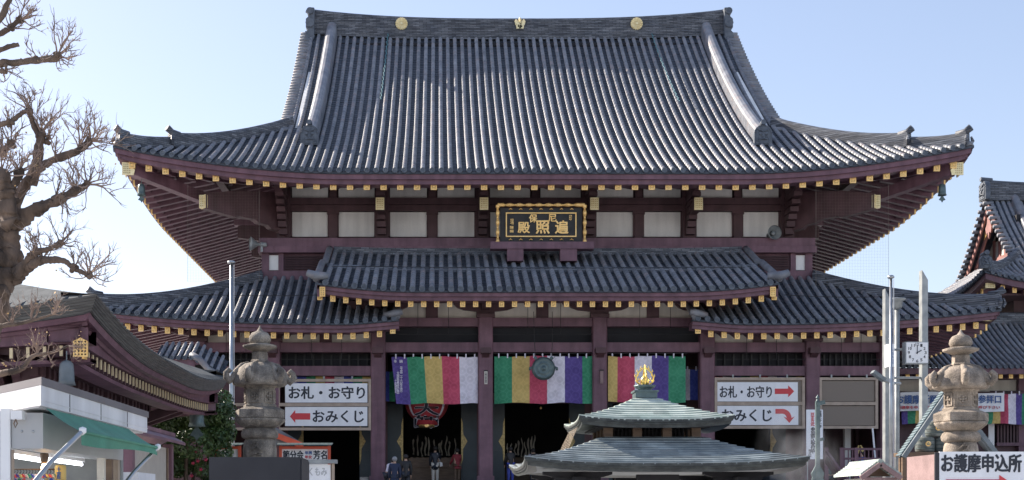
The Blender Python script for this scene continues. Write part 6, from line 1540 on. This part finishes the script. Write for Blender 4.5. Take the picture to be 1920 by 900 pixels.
for (x, y, yy, n, L, dx, dz) in (
    (165, 345, -.1, 11, .42, .5, .2), (140, 358, -.1, 7, .34, .3, .9), (104, 374, -.1, 6, .3, 0, .6), (169, 264, .3, 12, .42, .5, .5), (147, 280, .3, 8, .5, .1, 1.2), (105, 297, .3, 4, .3, 0, 1),
    (78, 250, .3, 11, .42, .2, 1.2), (52, 206, .2, 8, .36, 0, 1.2), (88, 262, .3, 5, .36, .6, .9), (20, 232, .2, 4, .3, 0, 1), (36, 322, -.3, 11, .36, .1, 1.1), (5, 330, -.4, 10, .36, .1, 1.1), (60, 338, .1, 6, .3, .4, 1),
    (80, 488, -.3, 8, .36, .3, .9), (112, 458, -.3, 8, .32, .4, .7), (166, 515, -.3, 13, .40, .6, .6), (138, 503, -.3, 3, .25, .3, .8), (60, 480, -.3, 6, .3, .3, .9), (118, 370, -.2, 5, .3, .3, -.8),
    (108, 103, .5, 13, .40, .5, .4), (70, 112, .5, 4, .28, 0, .6), (38, 36, .7, 9, .32, .5, .6), (20, 52, .7, 6, .3, .1, .8), (8, 130, .4, 5, .3, .3, -.5), (20, 270, .5, 7, .36, .4, .9), (5, 285, .5, 6, .34, .2, .9), (30, 380, -.2, 5, .3, .3, .9)):
    burst(x, y, yy, n, L, dx, dz)
for (x, y, yy, n, L, dx, dz) in ((98, 590, -3.6, 9, .26, .8, .6), (60, 600, -3.6, 6, .3, .4, 1.1), (20, 608, -3.6, 6, .3, .3, 1.1), (128, 648, -3.6, 7, .26, .8, .2), (70, 664, -3.6, 7, .26, .4, .9), (30, 694, -3.6, 5, .28, .3, 1), (90, 664, -3.6, 5, .22, .6, -.3)):
    c = P(x, y, YT+yy)
    for k in range(n):
        d = Vector((dx+R.uniform(-.8, .8), R.uniform(-.6, .6), dz+R.uniform(-.8, .8))).normalized(); twig(c, d, L*R.uniform(.6, 1.1), .008, 2)
tw.build('twigs', 'twig', tr, kind='stuff', fix=False)
b = MB()
for p in LEAF:
    for k in range(R.choice([1, 1, 2])):
        q = p+Vector((R.uniform(-.04, .04), R.uniform(-.04, .04), R.uniform(-.05, .02))); a = Vector((R.uniform(-1, 1), R.uniform(-1, 1), R.uniform(-1, 1))).normalized(); c = a.cross(Vector((R.uniform(-1, 1), .3, R.uniform(-1, 1)))).normalized(); s_ = R.uniform(.012, .024)
        b.add([q-a*s_, q-c*s_*.8, q+a*s_, q+c*s_*.8], [(0, 1, 2, 3)])
b.build('dry_leaves', 'dry_leaf', tr, kind='stuff', fix=False)

# ------------------------------------------------------------------ side hall on the right
side = thing('side_hall', 'smaller temple hall at the right with red gable boards and grey tile roofs', 'temple', (40.5, 75, 0))
main_hall = hall; hall = side
SX, SE, SRUN, SH, SHG, SZ0 = 40.5, 68.4, 6.6, 12.0, 9.0, 13.15
sprof = lambda s: .50*s+.062*s*s
sup = lambda c, s: .75*max(0, (5-c)/5)**2*max(0, 1-s/3.4)
szf = lambda u, s: SZ0+sprof(s)+sup(SH-abs(u), s)
ssm = lambda u, um: SRUN if abs(um) < SHG else max(0, min(SH-abs(u), 3.2))
sr = link('tiled_roof', MB().box(-8, 8, 5.2, 8, 17, 18).mesh('tiled_roof', 'dark'), side, (SX, SE, 0))
face(sr, (SX, SE), 0, szf, ssm, -SH+.1, -4.5, .33, .10, tile=.3)
face(sr, (SX, SE), 0, szf, ssm, -4.5, SH-.1, .33, .10, rows=False, course=.6)
face(sr, (SX, SE+2*SRUN), PI, szf, ssm, -SH+.1, SH-.1, .66, .10, rows=False, course=.8)
szs = lambda v, s: SZ0+sprof(s)+sup(SRUN+0-abs(v), s)
face(sr, (SX-SH, SE+SRUN), -PI/2, szs, lambda v, vm: max(0, min(SRUN-abs(v), 3.2)), -SRUN+.1, SRUN-.1, .33, .10, tile=.3)
face(sr, (SX+SH, SE+SRUN), PI/2, szs, lambda v, vm: max(0, min(SRUN-abs(v), 3.2)), -SRUN+.1, SRUN-.1, .66, .10, rows=False, course=.8)
xs_ = lin(-SHG-.3, SHG+.3, 20)
ridge('main_ridge', side, [(SX+x, SE+SRUN, SZ0+sprof(SRUN)-.1) for x in xs_], .6, [.85+.25*abs(x/9.3)**3 for x in xs_], 8, .14, side=(0, 1, 0))
oni_o = oni(side, (SX-SHG-.3, SE+SRUN, SZ0+sprof(SRUN)-.05), .95, 1.1, rz=0); oni_o.rotation_euler = (0, 0, -PI/2)
for u in (-7.6, 7.6): ridge('descending_ridge', side, [(SX+u, SE+s, szf(u, s)) for s in lin(2.6, SRUN, 14)], .45, .38, 4, .22, m='roll', side=(1, 0, 0))
def sl_(s): return szf(-SH+s+.001, s)
pts = [(SX-SH+s, SE+s, sl_(s)-.02) for s in lin(3.1, .15, 12)]
ridge('corner_ridge', side, pts, .36, [.34+.3*t_**3 for t_ in lin(0, 1, 12)], 4, .12)
oni(side, (SX-SH+.15, SE+.1, sl_(.1)+.15), .6, .7)
gp_ = SX-SHG
for (dirn, y0_) in ((1, SE), (-1, SE+2*SRUN)):
    s = 2.6
    while s < SRUN-.1:
        b = MB(); b.smooth = True; x = gp_-.1; y = y0_+dirn*s; b.tube([(x-.28, y, szf(SHG-.1, s)+.02), (x+.28, y, szf(SHG-.1, s)+.05)], [.115, .105], 8); b.build('verge_tile', 'roll', sr); s += .27
    for (off, dz, wd, mm, hh) in ((0.05, -.14, .1, 'red_wood', .42), (.32, -.62, .1, 'red_wood', .36)):
        b = MB(); secs = []
        if 'red_wood' not in MATS: mat('red_wood', (.27, .125, .11), (.34, .165, .15), rough=.6, scale=2)
        for s in lin(2.0, SRUN+.03, 10):
            z = szf(SHG-.1, s)+dz; x = gp_-.05+off; secs.append([Vector((x-wd/2, y0_+dirn*s, z)), Vector((x+wd/2, y0_+dirn*s, z)), Vector((x+wd/2, y0_+dirn*s, z-hh)), Vector((x-wd/2, y0_+dirn*s, z-hh))])
        b.sweep(secs, None); b.build('bargeboard', mm, side)
    for s_g in (SRUN-.5, 3.2):
        b = MB(); z = szf(SHG-.1, s_g)-.62-.18; y = y0_+dirn*s_g; b.hexa([(gp_+.205, y-.5, z-.32-dirn*.35), (gp_+.205, y+.5, z-.32+dirn*.35), (gp_+.205, y+.5, z+.12+dirn*.35), (gp_+.205, y-.5, z+.12-dirn*.35)], [(gp_+.17, y-.5, z-.32-dirn*.35), (gp_+.17, y+.5, z-.32+dirn*.35), (gp_+.17, y+.5, z+.12+dirn*.35), (gp_+.17, y-.5, z+.12-dirn*.35)]); b.build('gilt_fitting', 'gold_dark', side)
zpk = SZ0+sprof(SRUN); ypk = SE+SRUN
b = MB(); b.prism([(ypk-.16, zpk-1.0), (ypk+.16, zpk-1.0), (ypk+.22, zpk-1.35), (ypk+.42, zpk-1.6), (ypk+.3, zpk-1.95), (ypk+.12, zpk-1.85), (ypk, zpk-2.25), (ypk-.12, zpk-1.85), (ypk-.3, zpk-1.95), (ypk-.42, zpk-1.6), (ypk-.22, zpk-1.35)], gp_+.0, gp_+.1, 'yz'); b.build('gable_pendant', 'red_wood', side)
b = MB(); b.prism([(SE+2.2, SZ0+sprof(2.2)-.1), (SE+2*SRUN-2.2, SZ0+sprof(2.2)-.1), (ypk, zpk-.2)], gp_+1.0, gp_+1.1, 'yz'); b.build('gable_wall', 'plaster_tan', side)
for k in range(-4, 5):
    b = MB(); y = ypk+k*.75; b.box(gp_+.93, gp_+.995, y-.12, y+.12, SZ0+sprof(2.2)+.2, zpk-.5-abs(k)*.78); b.build('gable_strut', 'red_wood', side) if abs(k) < 5 and zpk-.5-abs(k)*.78 > SZ0+sprof(2.2)+.3 else None
for q in (0, 1.1): b = MB(); b.box(gp_+.88, gp_+.999, ypk-3.4+q*1.4, ypk+3.4-q*1.4, SZ0+sprof(2.4)+q-.1, SZ0+sprof(2.4)+q+.2); b.build('gable_beam', 'red_wood', side)
us = lin(-SH+.02, SH-.02, 30); ex = hipext(SH); zo = lambda u: sup(SH-abs(u), 0)
for (org, rz, hl) in (((SX, SE), 0, SH), ((SX-SH, SE+SRUN), -PI/2, SRUN)):
    us = lin(-hl+.02, hl-.02, 30); ex = hipext(hl); zo = lambda u, h_=hl: sup(h_-abs(u), 0)
    strip('eave_tile_bed', 'pan', side, org, rz, [(.02, SZ0), (.02, SZ0-.08), (.5, SZ0-.08), (.5, SZ0)], us, zo, ext=ex)
    strip('fascia_board', 'purple', side, org, rz, [(.1, SZ0-.085), (.1, SZ0-.4), (.8, SZ0-.4), (.8, SZ0-.085)], us, zo, ext=ex)
rafters((SX, SE), 0, SH, SZ0-.42, 2.8, lambda u: sup(SH-abs(u), 0), .2, 4, .62, .2, .26, urange=lambda u: u < -4)
rafters((SX-SH, SE+SRUN), -PI/2, SRUN, SZ0-.42, 2.6, lambda u: sup(SRUN-abs(u), 0), .2, 4, .62, .2, .26)
b = MB(); b.box(SX-SH+.6, SX+SH-.6, SE+.8, SE+2*SRUN-.8, SZ0-.4, SZ0-.3); b.build('soffit', 'purple_dark', side)
b = MB(); b.box(SX-9.3, SX+9.3, SE+2.6, SE+2*SRUN-2.6, 0, SZ0-.39); b.build('body_core', 'purple_dark', side)
gilt_plate(side, (SX-SH+.55, SE+.55, SZ0+.15), .5, .42); gilt_plate(side, (SX-SH+.4, SE+.75, SZ0+.15), .5, .42, rz=-PI/2)
# wing in front of the side hall
WX0, WX1, WE, WZ = 21.6, 46., 65.6, 8.55
wprof = lambda s: .50*s+.03*s*s
wr = link('wing_roof', MB().box(-11, 11, 4.4, 5.2, WZ+1.6, WZ+2.2).mesh('wing_roof', 'dark'), side, ((WX0+WX1)/2, WE, 0))
wc = (WX0+WX1)/2; wh = (WX1-WX0)/2
face(wr, (wc, WE), 0, lambda u, s: WZ+wprof(s), lambda u, um: 4.6, -wh, -2.2, .30, .09, tile=.3)
face(wr, (wc, WE), 0, lambda u, s: WZ+wprof(s), lambda u, um: 4.6, -2.2, wh, .30, .09, rows=False, course=.8)
ridge('wing_ridge', side, [(x, WE+4.6, WZ+wprof(4.6)-.15) for x in lin(WX0, WX1, 10)], .5, .5, 5, .15, side=(0, 1, 0))
strip('fascia_board', 'purple', side, (wc, WE), 0, [(.05, WZ-.0), (.1, WZ-.3), (.8, WZ-.3), (.8, WZ-.0)], lin(-wh, wh, 4), lambda u: 0)
rafters((wc, WE), 0, wh, WZ-.30, 2.2, lambda u: 0, .15, 9, .52, .18, .24, kr=.001, urange=lambda u: u < -2.)
WY = 67.9
def wz(y): return PZ(y, WY)
b = MB(); b.box(WX0-3, WX1, WY+.3, WY+3.5, 0, WZ+.2); b.build('wing_wall', 'purple_dark', side)
b = MB(); b.box(WX0-3, WX1, WY, WY+.28, wz(742), wz(734)); b.build('tie_beam', 'purple_dark', side)
b = MB(); b.box(WX0-3, WX1, WY-.02, WY+.28, wz(712), wz(704)); b.build('tie_beam', 'purple_dark', side)
for k in range(9):
    x = WX0-1+k*2.45; b = MB(); b.box(x, x+2.1, WY+.2, WY+.29, wz(734), wz(712)); b.build('plaster_panel', 'plaster_tan', side)
    b = MB(); b.box(x-.33, x-.02, WY-.05, WY+.28, 0, wz(704)); b.build('wing_post', 'purple_dark' if k % 2 else 'purple', side)
for xx in (1852,): b = MB(); b.box(PX(xx, WY), PX(xx+11, WY), WY-.1, WY-.06, 0, wz(790)); b.build('pale_post', 'plaster', side)
b = MB(); b.box(PX(1868, WY), PX(1925, WY), WY-.1, WY+.25, wz(836), wz(830)); b.build('window_sill', 'purple', side)
b = MB(); b.box(PX(1868, WY), PX(1925, WY), WY+.24, WY+.29, wz(830), wz(797)); b.build('window_back', 'dark', side)
for k in range(10):
    x = PX(1870+k*6, WY); b = MB(); b.box(x, x+.09, WY-.0, WY+.1, wz(830), wz(797)); b.build('window_bar', 'purple_dark', side)
hall = main_hall
YBn = 67.2
cloth('five coloured curtain along the right wing under the white banner', st([1690, 1702, 1717, 1732, 1746, 1760, 1775, 1790, 1805, 1820, 1833, 1848, 1862], ['purple', 'green', 'yellow', 'red', 'white', 'blue', 'green', 'yellow', 'red', 'white', 'purple', 'green'], YBn), PZ(795, YBn), PZ(768, YBn), YBn, 'five coloured curtains of the right wing', tabs=False)
cloth('tall five coloured curtain at the right edge beside the white banner', st([1860, 1876, 1890, 1905, 1917, 1932, 1948], ['yellow', 'red', 'white', 'purple', 'green', 'yellow'], YBn), PZ(795, YBn), PZ(738, YBn), YBn, 'five coloured curtains of the right wing')
YB2 = 66.9
t = thing('wide_banner', 'long white banner with blue and red writing across the right wing', 'banner', (PX(1786, YB2), YB2, PZ(771, YB2)))
b = MB(); b.smooth = True; b.grid(lambda u, v: (PX(1688, YB2)+(PX(1883, YB2)-PX(1688, YB2))*u, YB2+.03*math.sin(u*31)*v+.02*math.sin(u*13), PZ(736, YB2)+(PZ(771, YB2)-PZ(736, YB2))*v+.04*math.sin(u*6)), 60, 6); b.build('cloth', 'sign_white', t, fix=False)
def bt(s_, x0, x1, y0, y1, m): text(t, 'lettering', s_, PX(x0, YB2), PX(x1, YB2), PZ(y1, YB2), PZ(y0, YB2), YB2-.06, m, .004, .03)
bt('お護摩祈願', 1680, 1758, 741, 757, 'ink_blue'); bt('参拝口', 1834, 1876, 741, 756, 'ink_blue'); bt('お護摩を申し込む', 1682, 1744, 761, 767, 'red_ink'); bt('お呼び下さい', 1826, 1874, 761, 767, 'red_ink')

# ------------------------------------------------------------------ people
def person(label, x, y, z, rz=0., h=1.68, top='c_blue', leg='ink', hair='hair', lean=0., coat=.0, arm=(.0, .0), bag=None, cat='person', stride=0., hood=None, crouch=0.):
    t = thing('person', label, cat, (x, y, z), 'visitors to the temple')
    def J(px, py, pz, up=True):
        p = Vector((px, py, pz-.52))
        if up: p = Matrix.Rotation(lean, 3, 'X') @ p
        return (p+Vector((0, 0, .52)))*h
    J0 = lambda a, b_, c: J(a, b_, c, False)
    def sk(nm, V, E, Rr, m, sub=1, root=0):
        me = bpy.data.meshes.new(nm); me.from_pydata([tuple(v) for v in V], E, []); o = bpy.data.objects.new(nm, me); COL.objects.link(o)
        md = o.modifiers.new('s', 'SKIN'); sv = me.skin_vertices[0].data
        for i, r in enumerate(Rr): sv[i].radius = (r[0]*h, r[1]*h) if isinstance(r, tuple) else (r*h, r*h); sv[i].use_root = (i == root)
        o.modifiers.new('u', 'SUBSURF').levels = sub; o.modifiers['u'].render_levels = sub
        dg = bpy.context.evaluated_depsgraph_get(); m2 = bpy.data.meshes.new_from_object(o.evaluated_get(dg)); bpy.data.objects.remove(o); bpy.data.meshes.remove(me)
        m2.materials.clear(); m2.materials.append(MATS[m]); [setattr(p, 'use_smooth', True) for p in m2.polygons]
        return link(nm, m2, t, (x, y, z), rz)
    # arms: angle forward (radians) of each arm
    V = [J(0, 0, .52), J(0, 0, .64), J(0, -.005, .76), J(0, 0, .83), J(0, .005, .865), J(0, .012, .91), J(0, .008, .965)]
    E = [(0, 1), (1, 2), (2, 3), (3, 4), (4, 5), (5, 6)]; Rr = [.085, .08, .09, .045, .034, (.048, .056), (.036, .044)]
    hands = []
    for s_, a in ((-1, arm[0]), (1, arm[1])):
        i = len(V); el = (.165*math.sin(a), .19*math.cos(a)); ha = (el[0]+.15*math.sin(a*1.6+.25), el[1]+.15*math.cos(a*1.6+.25))
        V += [J(s_*.105, 0, .80), J(s_*.135, el[0], .80-el[1]), J(s_*.13, ha[0], .80-ha[1]), J(s_*.125, ha[0]+.05*math.sin(a+.3), .80-ha[1]-.05*math.cos(a+.3))]
        E += [(2, i), (i, i+1), (i+1, i+2), (i+2, i+3)]; Rr += [.038, .028, .02, (.024, .012)]; hands.append(V[-1])
        for f in range(3):
            j = len(V); V.append(V[i+3]+Vector(((f-1)*.011*h, .004, -.035*h))); E.append((i+3, j)); Rr.append(.006)
    LV = [];
    for s_ in (-1, 1):
        i = len(V); st_ = stride*s_
        V += [J0(s_*.052, 0, .50), J0(s_*.055, st_*.5+.02*crouch, .28), J0(s_*.055, st_-.0, .05), J0(s_*.06, st_+.075, .02)]
        E += [(0, i), (i, i+1), (i+1, i+2), (i+2, i+3)]; Rr += [.062, .042, .028, (.028, .018)]
    sk('body', V, E, Rr, 'skin', 1)
    # clothing
    TV = V[:4]; TE = [(0, 1), (1, 2), (2, 3)]; TR = [.100 if coat else .093, .093, .103, .05]
    for k, s_ in enumerate((0, 1)):
        b0 = 7+k*7; i = len(TV); TV += V[b0:b0+3]; TE += [(2, i), (i, i+1), (i+1, i+2)]; TR += [.05, .040, .031]
    if coat:
        i = len(TV); TV += [J0(0, 0, .52-coat*.5), J0(0, 0, .52-coat)]; TE += [(0, i), (i, i+1)]; TR += [.105, .108]
    sk('jacket', TV, TE, TR, top, 1)
    i0 = 7+14; BV = [V[0]]; BE = []; BR = [.092]
    for k in (0, 1):
        b0 = i0+k*4; i = len(BV); BV += V[b0:b0+3]; BE += [(0, i), (i, i+1), (i+1, i+2)]; BR += [.070, .050, .040]
    sk('trousers', BV, BE, BR, leg, 1)
    b = MB(); b.smooth = True; hc = J(0, .0, .945); r = .066*h
    b.lathe([(.001, -r*.9), (r*.6, -r*.85), (r*.92, -r*.3), (r, .1*r), (r*.85, r*.62), (r*.45, r*.95), (.001, r*1.02)], (hc.x, hc.y-.014*h, hc.z), n=14, fn=lambda a_, z_, q: a_*(1-.12*max(0, math.sin(q)))); o = link('hair' if not hood else 'hood', b.mesh('hair', hood or hair), t, (x, y, z), rz)
    b = MB(); b.smooth = True; n_ = J(0, .068, .925); b.lathe([(.001, -.02), (.012, -.012), (.001, .02)], n_, n=6); link('nose', b.mesh('nose', 'skin'), t, (x, y, z), rz)
    for s_ in (-1, 1):
        b = MB(); f = J0(s_*.06, stride*s_+.04, .022); b.smooth = True; b.lathe([(.001, -.03*h), (.026*h, -.026*h), (.028*h, 0), (.001, .035*h)], (0, 0, 0), n=10); me = b.mesh('shoe', 'ink')
        for v in me.vertices: v.co = Vector((v.co.x*1.2, v.co.y*2.4, v.co.z*.7))
        link('shoe', me, t, (x+rot(rz, f.x, f.y)[0], y+rot(rz, f.x, f.y)[1], z+f.z), rz)
    if bag:
        b = MB(); c = hands[1]; 
        if bag[1] == 'tote':
            c = J(.13, .02, .60); b.prism([(c.x-.02, c.z-.02), (c.x+.11, c.z-.06), (c.x+.13, c.z-.22), (c.x+.0, c.z-.26)], c.y-.07, c.y+.07); b.tube([J(.05, -.06, .82), c], .012, 5)
        else:
            c = J(0, -.12, .70); b.smooth = True; b.lathe([(.001, -.17*h*.9), (.09*h, -.15*h), (.10*h, 0), (.07*h, .10*h), (.001, .12*h)], c, n=10)
        o = tag(link('shoulder_bag' if bag[1] == 'tote' else 'backpack', b.mesh('bag', bag[0]), None, (x, y, z), rz), 'bag carried by the '+bag[2], 'bag')
    return t
FL = 2.7
def pp(lb, px, Yp, zf_, **k): return person(lb, PX(px, Yp), Yp, zf_, **k)
pp('person in a pale shirt bent forward with a stick at the left porch column', 727, 57.0, 2.18, rz=-.7, h=1.62, top='c_white', leg='ink', lean=-.55, arm=(.7, .5))
pp('person with grey hair and a dark blue suit climbing the steps', 740, 56.4, 2.02, h=1.72, top='navy' if 'navy' in MATS else 'ink_navy' if 'ink_navy' in MATS else 'ink', hair='hair_grey', leg='ink', stride=.06, coat=.08)
pp('person in a black coat beside the suited visitor on the steps', 761, 56.9, 2.18, h=1.68, top='black', leg='ink', coat=.14, stride=-.05)
pp('person in a long dark coat and beige trousers before the offering box', 816, 62.4, FL, h=1.76, top='ink', leg='plaster_tan', coat=.17, arm=(.1, .9), bag=('plaster', 'tote', 'person in the long dark coat'))
pp('person in red and dark clothes half hidden by the right door leaf', 857, 62.0, FL, rz=.4, h=1.64, top='wine', leg='wood', coat=.05, arm=(.5, .5)) if 'wine' in MATS else pp('person in red and dark clothes half hidden by the right door leaf', 857, 62.0, FL, rz=.4, h=1.64, top='c_red', leg='wood', coat=.05, arm=(.5, .5))
pp('person in a dark jacket and blue jeans left in the centre doorway', 957, 60.8, FL, rz=.2, h=1.66, top='black', leg='c_blue', coat=.03, arm=(.3, .8))
pp('person in a pale grey jacket with a black backpack in the centre doorway', 1000, 62.4, FL, h=1.68, top='c_white', leg='ink', arm=(.8, .8), lean=-.2, bag=('black', 'pack', 'person in the pale grey jacket'))
pp('person in a blue hooded jacket with a yellow stripe in the centre doorway', 1060, 62.0, FL, h=1.62, top='c_blue', leg='ink', hood='c_blue', arm=(.5, .5))
pp('person in a bright blue happi coat with a yellow collar by the railing', 1616, 59.2, 2.45, rz=1.9, h=1.66, top='happi' if 'happi' in MATS else 'c_blue', leg='c_blue', coat=.36, arm=(.9, .9))
pp('person in a grey green jacket and cap behind the top of the side stairs', 1556, 58.9, 2.1, rz=PI, h=1.62, top='bronze', leg='ink', hood='bronze', arm=(.6, .6))
pp('person with dark hair behind the railing left of the white pillar', 1576, 60.3, 1.9, rz=PI, h=1.6, top='black', leg='ink')
# yellow collar of the happi coat
Yp = 59.0
o = MB(); o.beam(P(1612, 836, Yp), P(1606, 852, Yp), .14, .03, up=Vector((0, 1, 0))); o.beam(P(1612, 836, Yp), P(1619, 846, Yp), .14, .03, up=Vector((0, 1, 0)))
hp = [q for q in bpy.data.objects if q.get('label', '').startswith('person in a bright blue happi')][0]; o.build('yellow_collar', 'c_yellow', hp, kind='stuff')
# bird nets at both ends of the facade: real cords
for (xa, xb, ytop, ybot, lb) in ((352, 486, 345, 528, 'fine bird net hanging below the left end of the main eave'), (1530, 1666, 345, 540, 'fine bird net hanging below the right end of the main eave')):
    Yn = 60.; t = thing('bird_net', lb, 'net', (PX((xa+xb)/2, Yn), Yn, PZ(ybot, Yn)), 'bird nets under the main eaves'); b = MB()
    n = 26
    for k in range(n+1):
        x = PX(xa+(xb-xa)*k/n, Yn); r_ = .0016 if 0 < k < n else .006; b.add([(x-r_, Yn, PZ(ybot, Yn)), (x+r_, Yn, PZ(ybot, Yn)), (x+r_, Yn, PZ(ytop, Yn)), (x-r_, Yn, PZ(ytop, Yn)), (x, Yn+r_, PZ(ybot, Yn)), (x, Yn+r_, PZ(ytop, Yn))], [(0, 1, 2, 3), (1, 4, 5, 2), (4, 0, 3, 5)])
    m_ = 34
    for k in range(m_+1):
        z = PZ(ybot+(ytop-ybot)*k/m_, Yn); r_ = .0013; b.add([(PX(xa, Yn), Yn, z-r_), (PX(xb, Yn), Yn, z-r_), (PX(xb, Yn), Yn, z+r_), (PX(xa, Yn), Yn, z+r_), (PX(xa, Yn), Yn+r_, z), (PX(xb, Yn), Yn+r_, z)], [(0, 1, 2, 3), (1, 5, 4, 0), (2, 3, 4, 5)])
    b.build('net_cords', 'sign_mesh', t, kind='stuff', fix=False)
# thin drifting incense smoke beside the pavilion
sm = bpy.data.materials.new('smoke'); sm.use_nodes = True; n = sm.node_tree.nodes; n.remove(n['Principled BSDF']); l = sm.node_tree.links
pv = n.new('ShaderNodeVolumePrincipled'); pv.inputs['Color'].default_value = (.85, .87, .92, 1); l.new(pv.outputs[0], n['Material Output'].inputs['Volume'])
tc = n.new('ShaderNodeTexCoord'); no = n.new('ShaderNodeTexNoise'); no.inputs['Scale'].default_value = 1.6; no.inputs['Detail'].default_value = 4; l.new(tc.outputs['Object'], no.inputs['Vector'])
ln = n.new('ShaderNodeVectorMath'); ln.operation = 'LENGTH'; mp = n.new('ShaderNodeMapping'); mp.inputs['Scale'].default_value = (.9, .9, .62); l.new(tc.outputs['Object'], mp.inputs[0]); l.new(mp.outputs[0], ln.inputs[0])
mr = n.new('ShaderNodeMapRange'); mr.inputs[1].default_value = 1.0; mr.inputs[2].default_value = .2; l.new(ln.outputs['Value'], mr.inputs[0])
m2 = n.new('ShaderNodeMapRange'); m2.inputs[1].default_value = .42; m2.inputs[2].default_value = .7; l.new(no.outputs[0], m2.inputs[0])
mu = n.new('ShaderNodeMath'); mu.operation = 'MULTIPLY'; l.new(mr.outputs[0], mu.inputs[0]); l.new(m2.outputs[0], mu.inputs[1])
m3 = n.new('ShaderNodeMath'); m3.operation = 'MULTIPLY'; m3.inputs[1].default_value = .45; l.new(mu.outputs[0], m3.inputs[0]); l.new(m3.outputs[0], pv.inputs['Density'])
MATS['smoke'] = sm
b = MB(); b.lathe([(.001, -1.6), (.7, -1.3), (1.1, -.4), (1.1, .5), (.7, 1.3), (.001, 1.6)], n=16)
o = link('incense_smoke', b.mesh('incense_smoke', 'smoke'), None, (PX(1492, 31), 31, PZ(872, 31)), 0, 'stuff'); o['label'] = 'faint incense smoke drifting right of the green pavilion roof'; o['category'] = 'smoke'
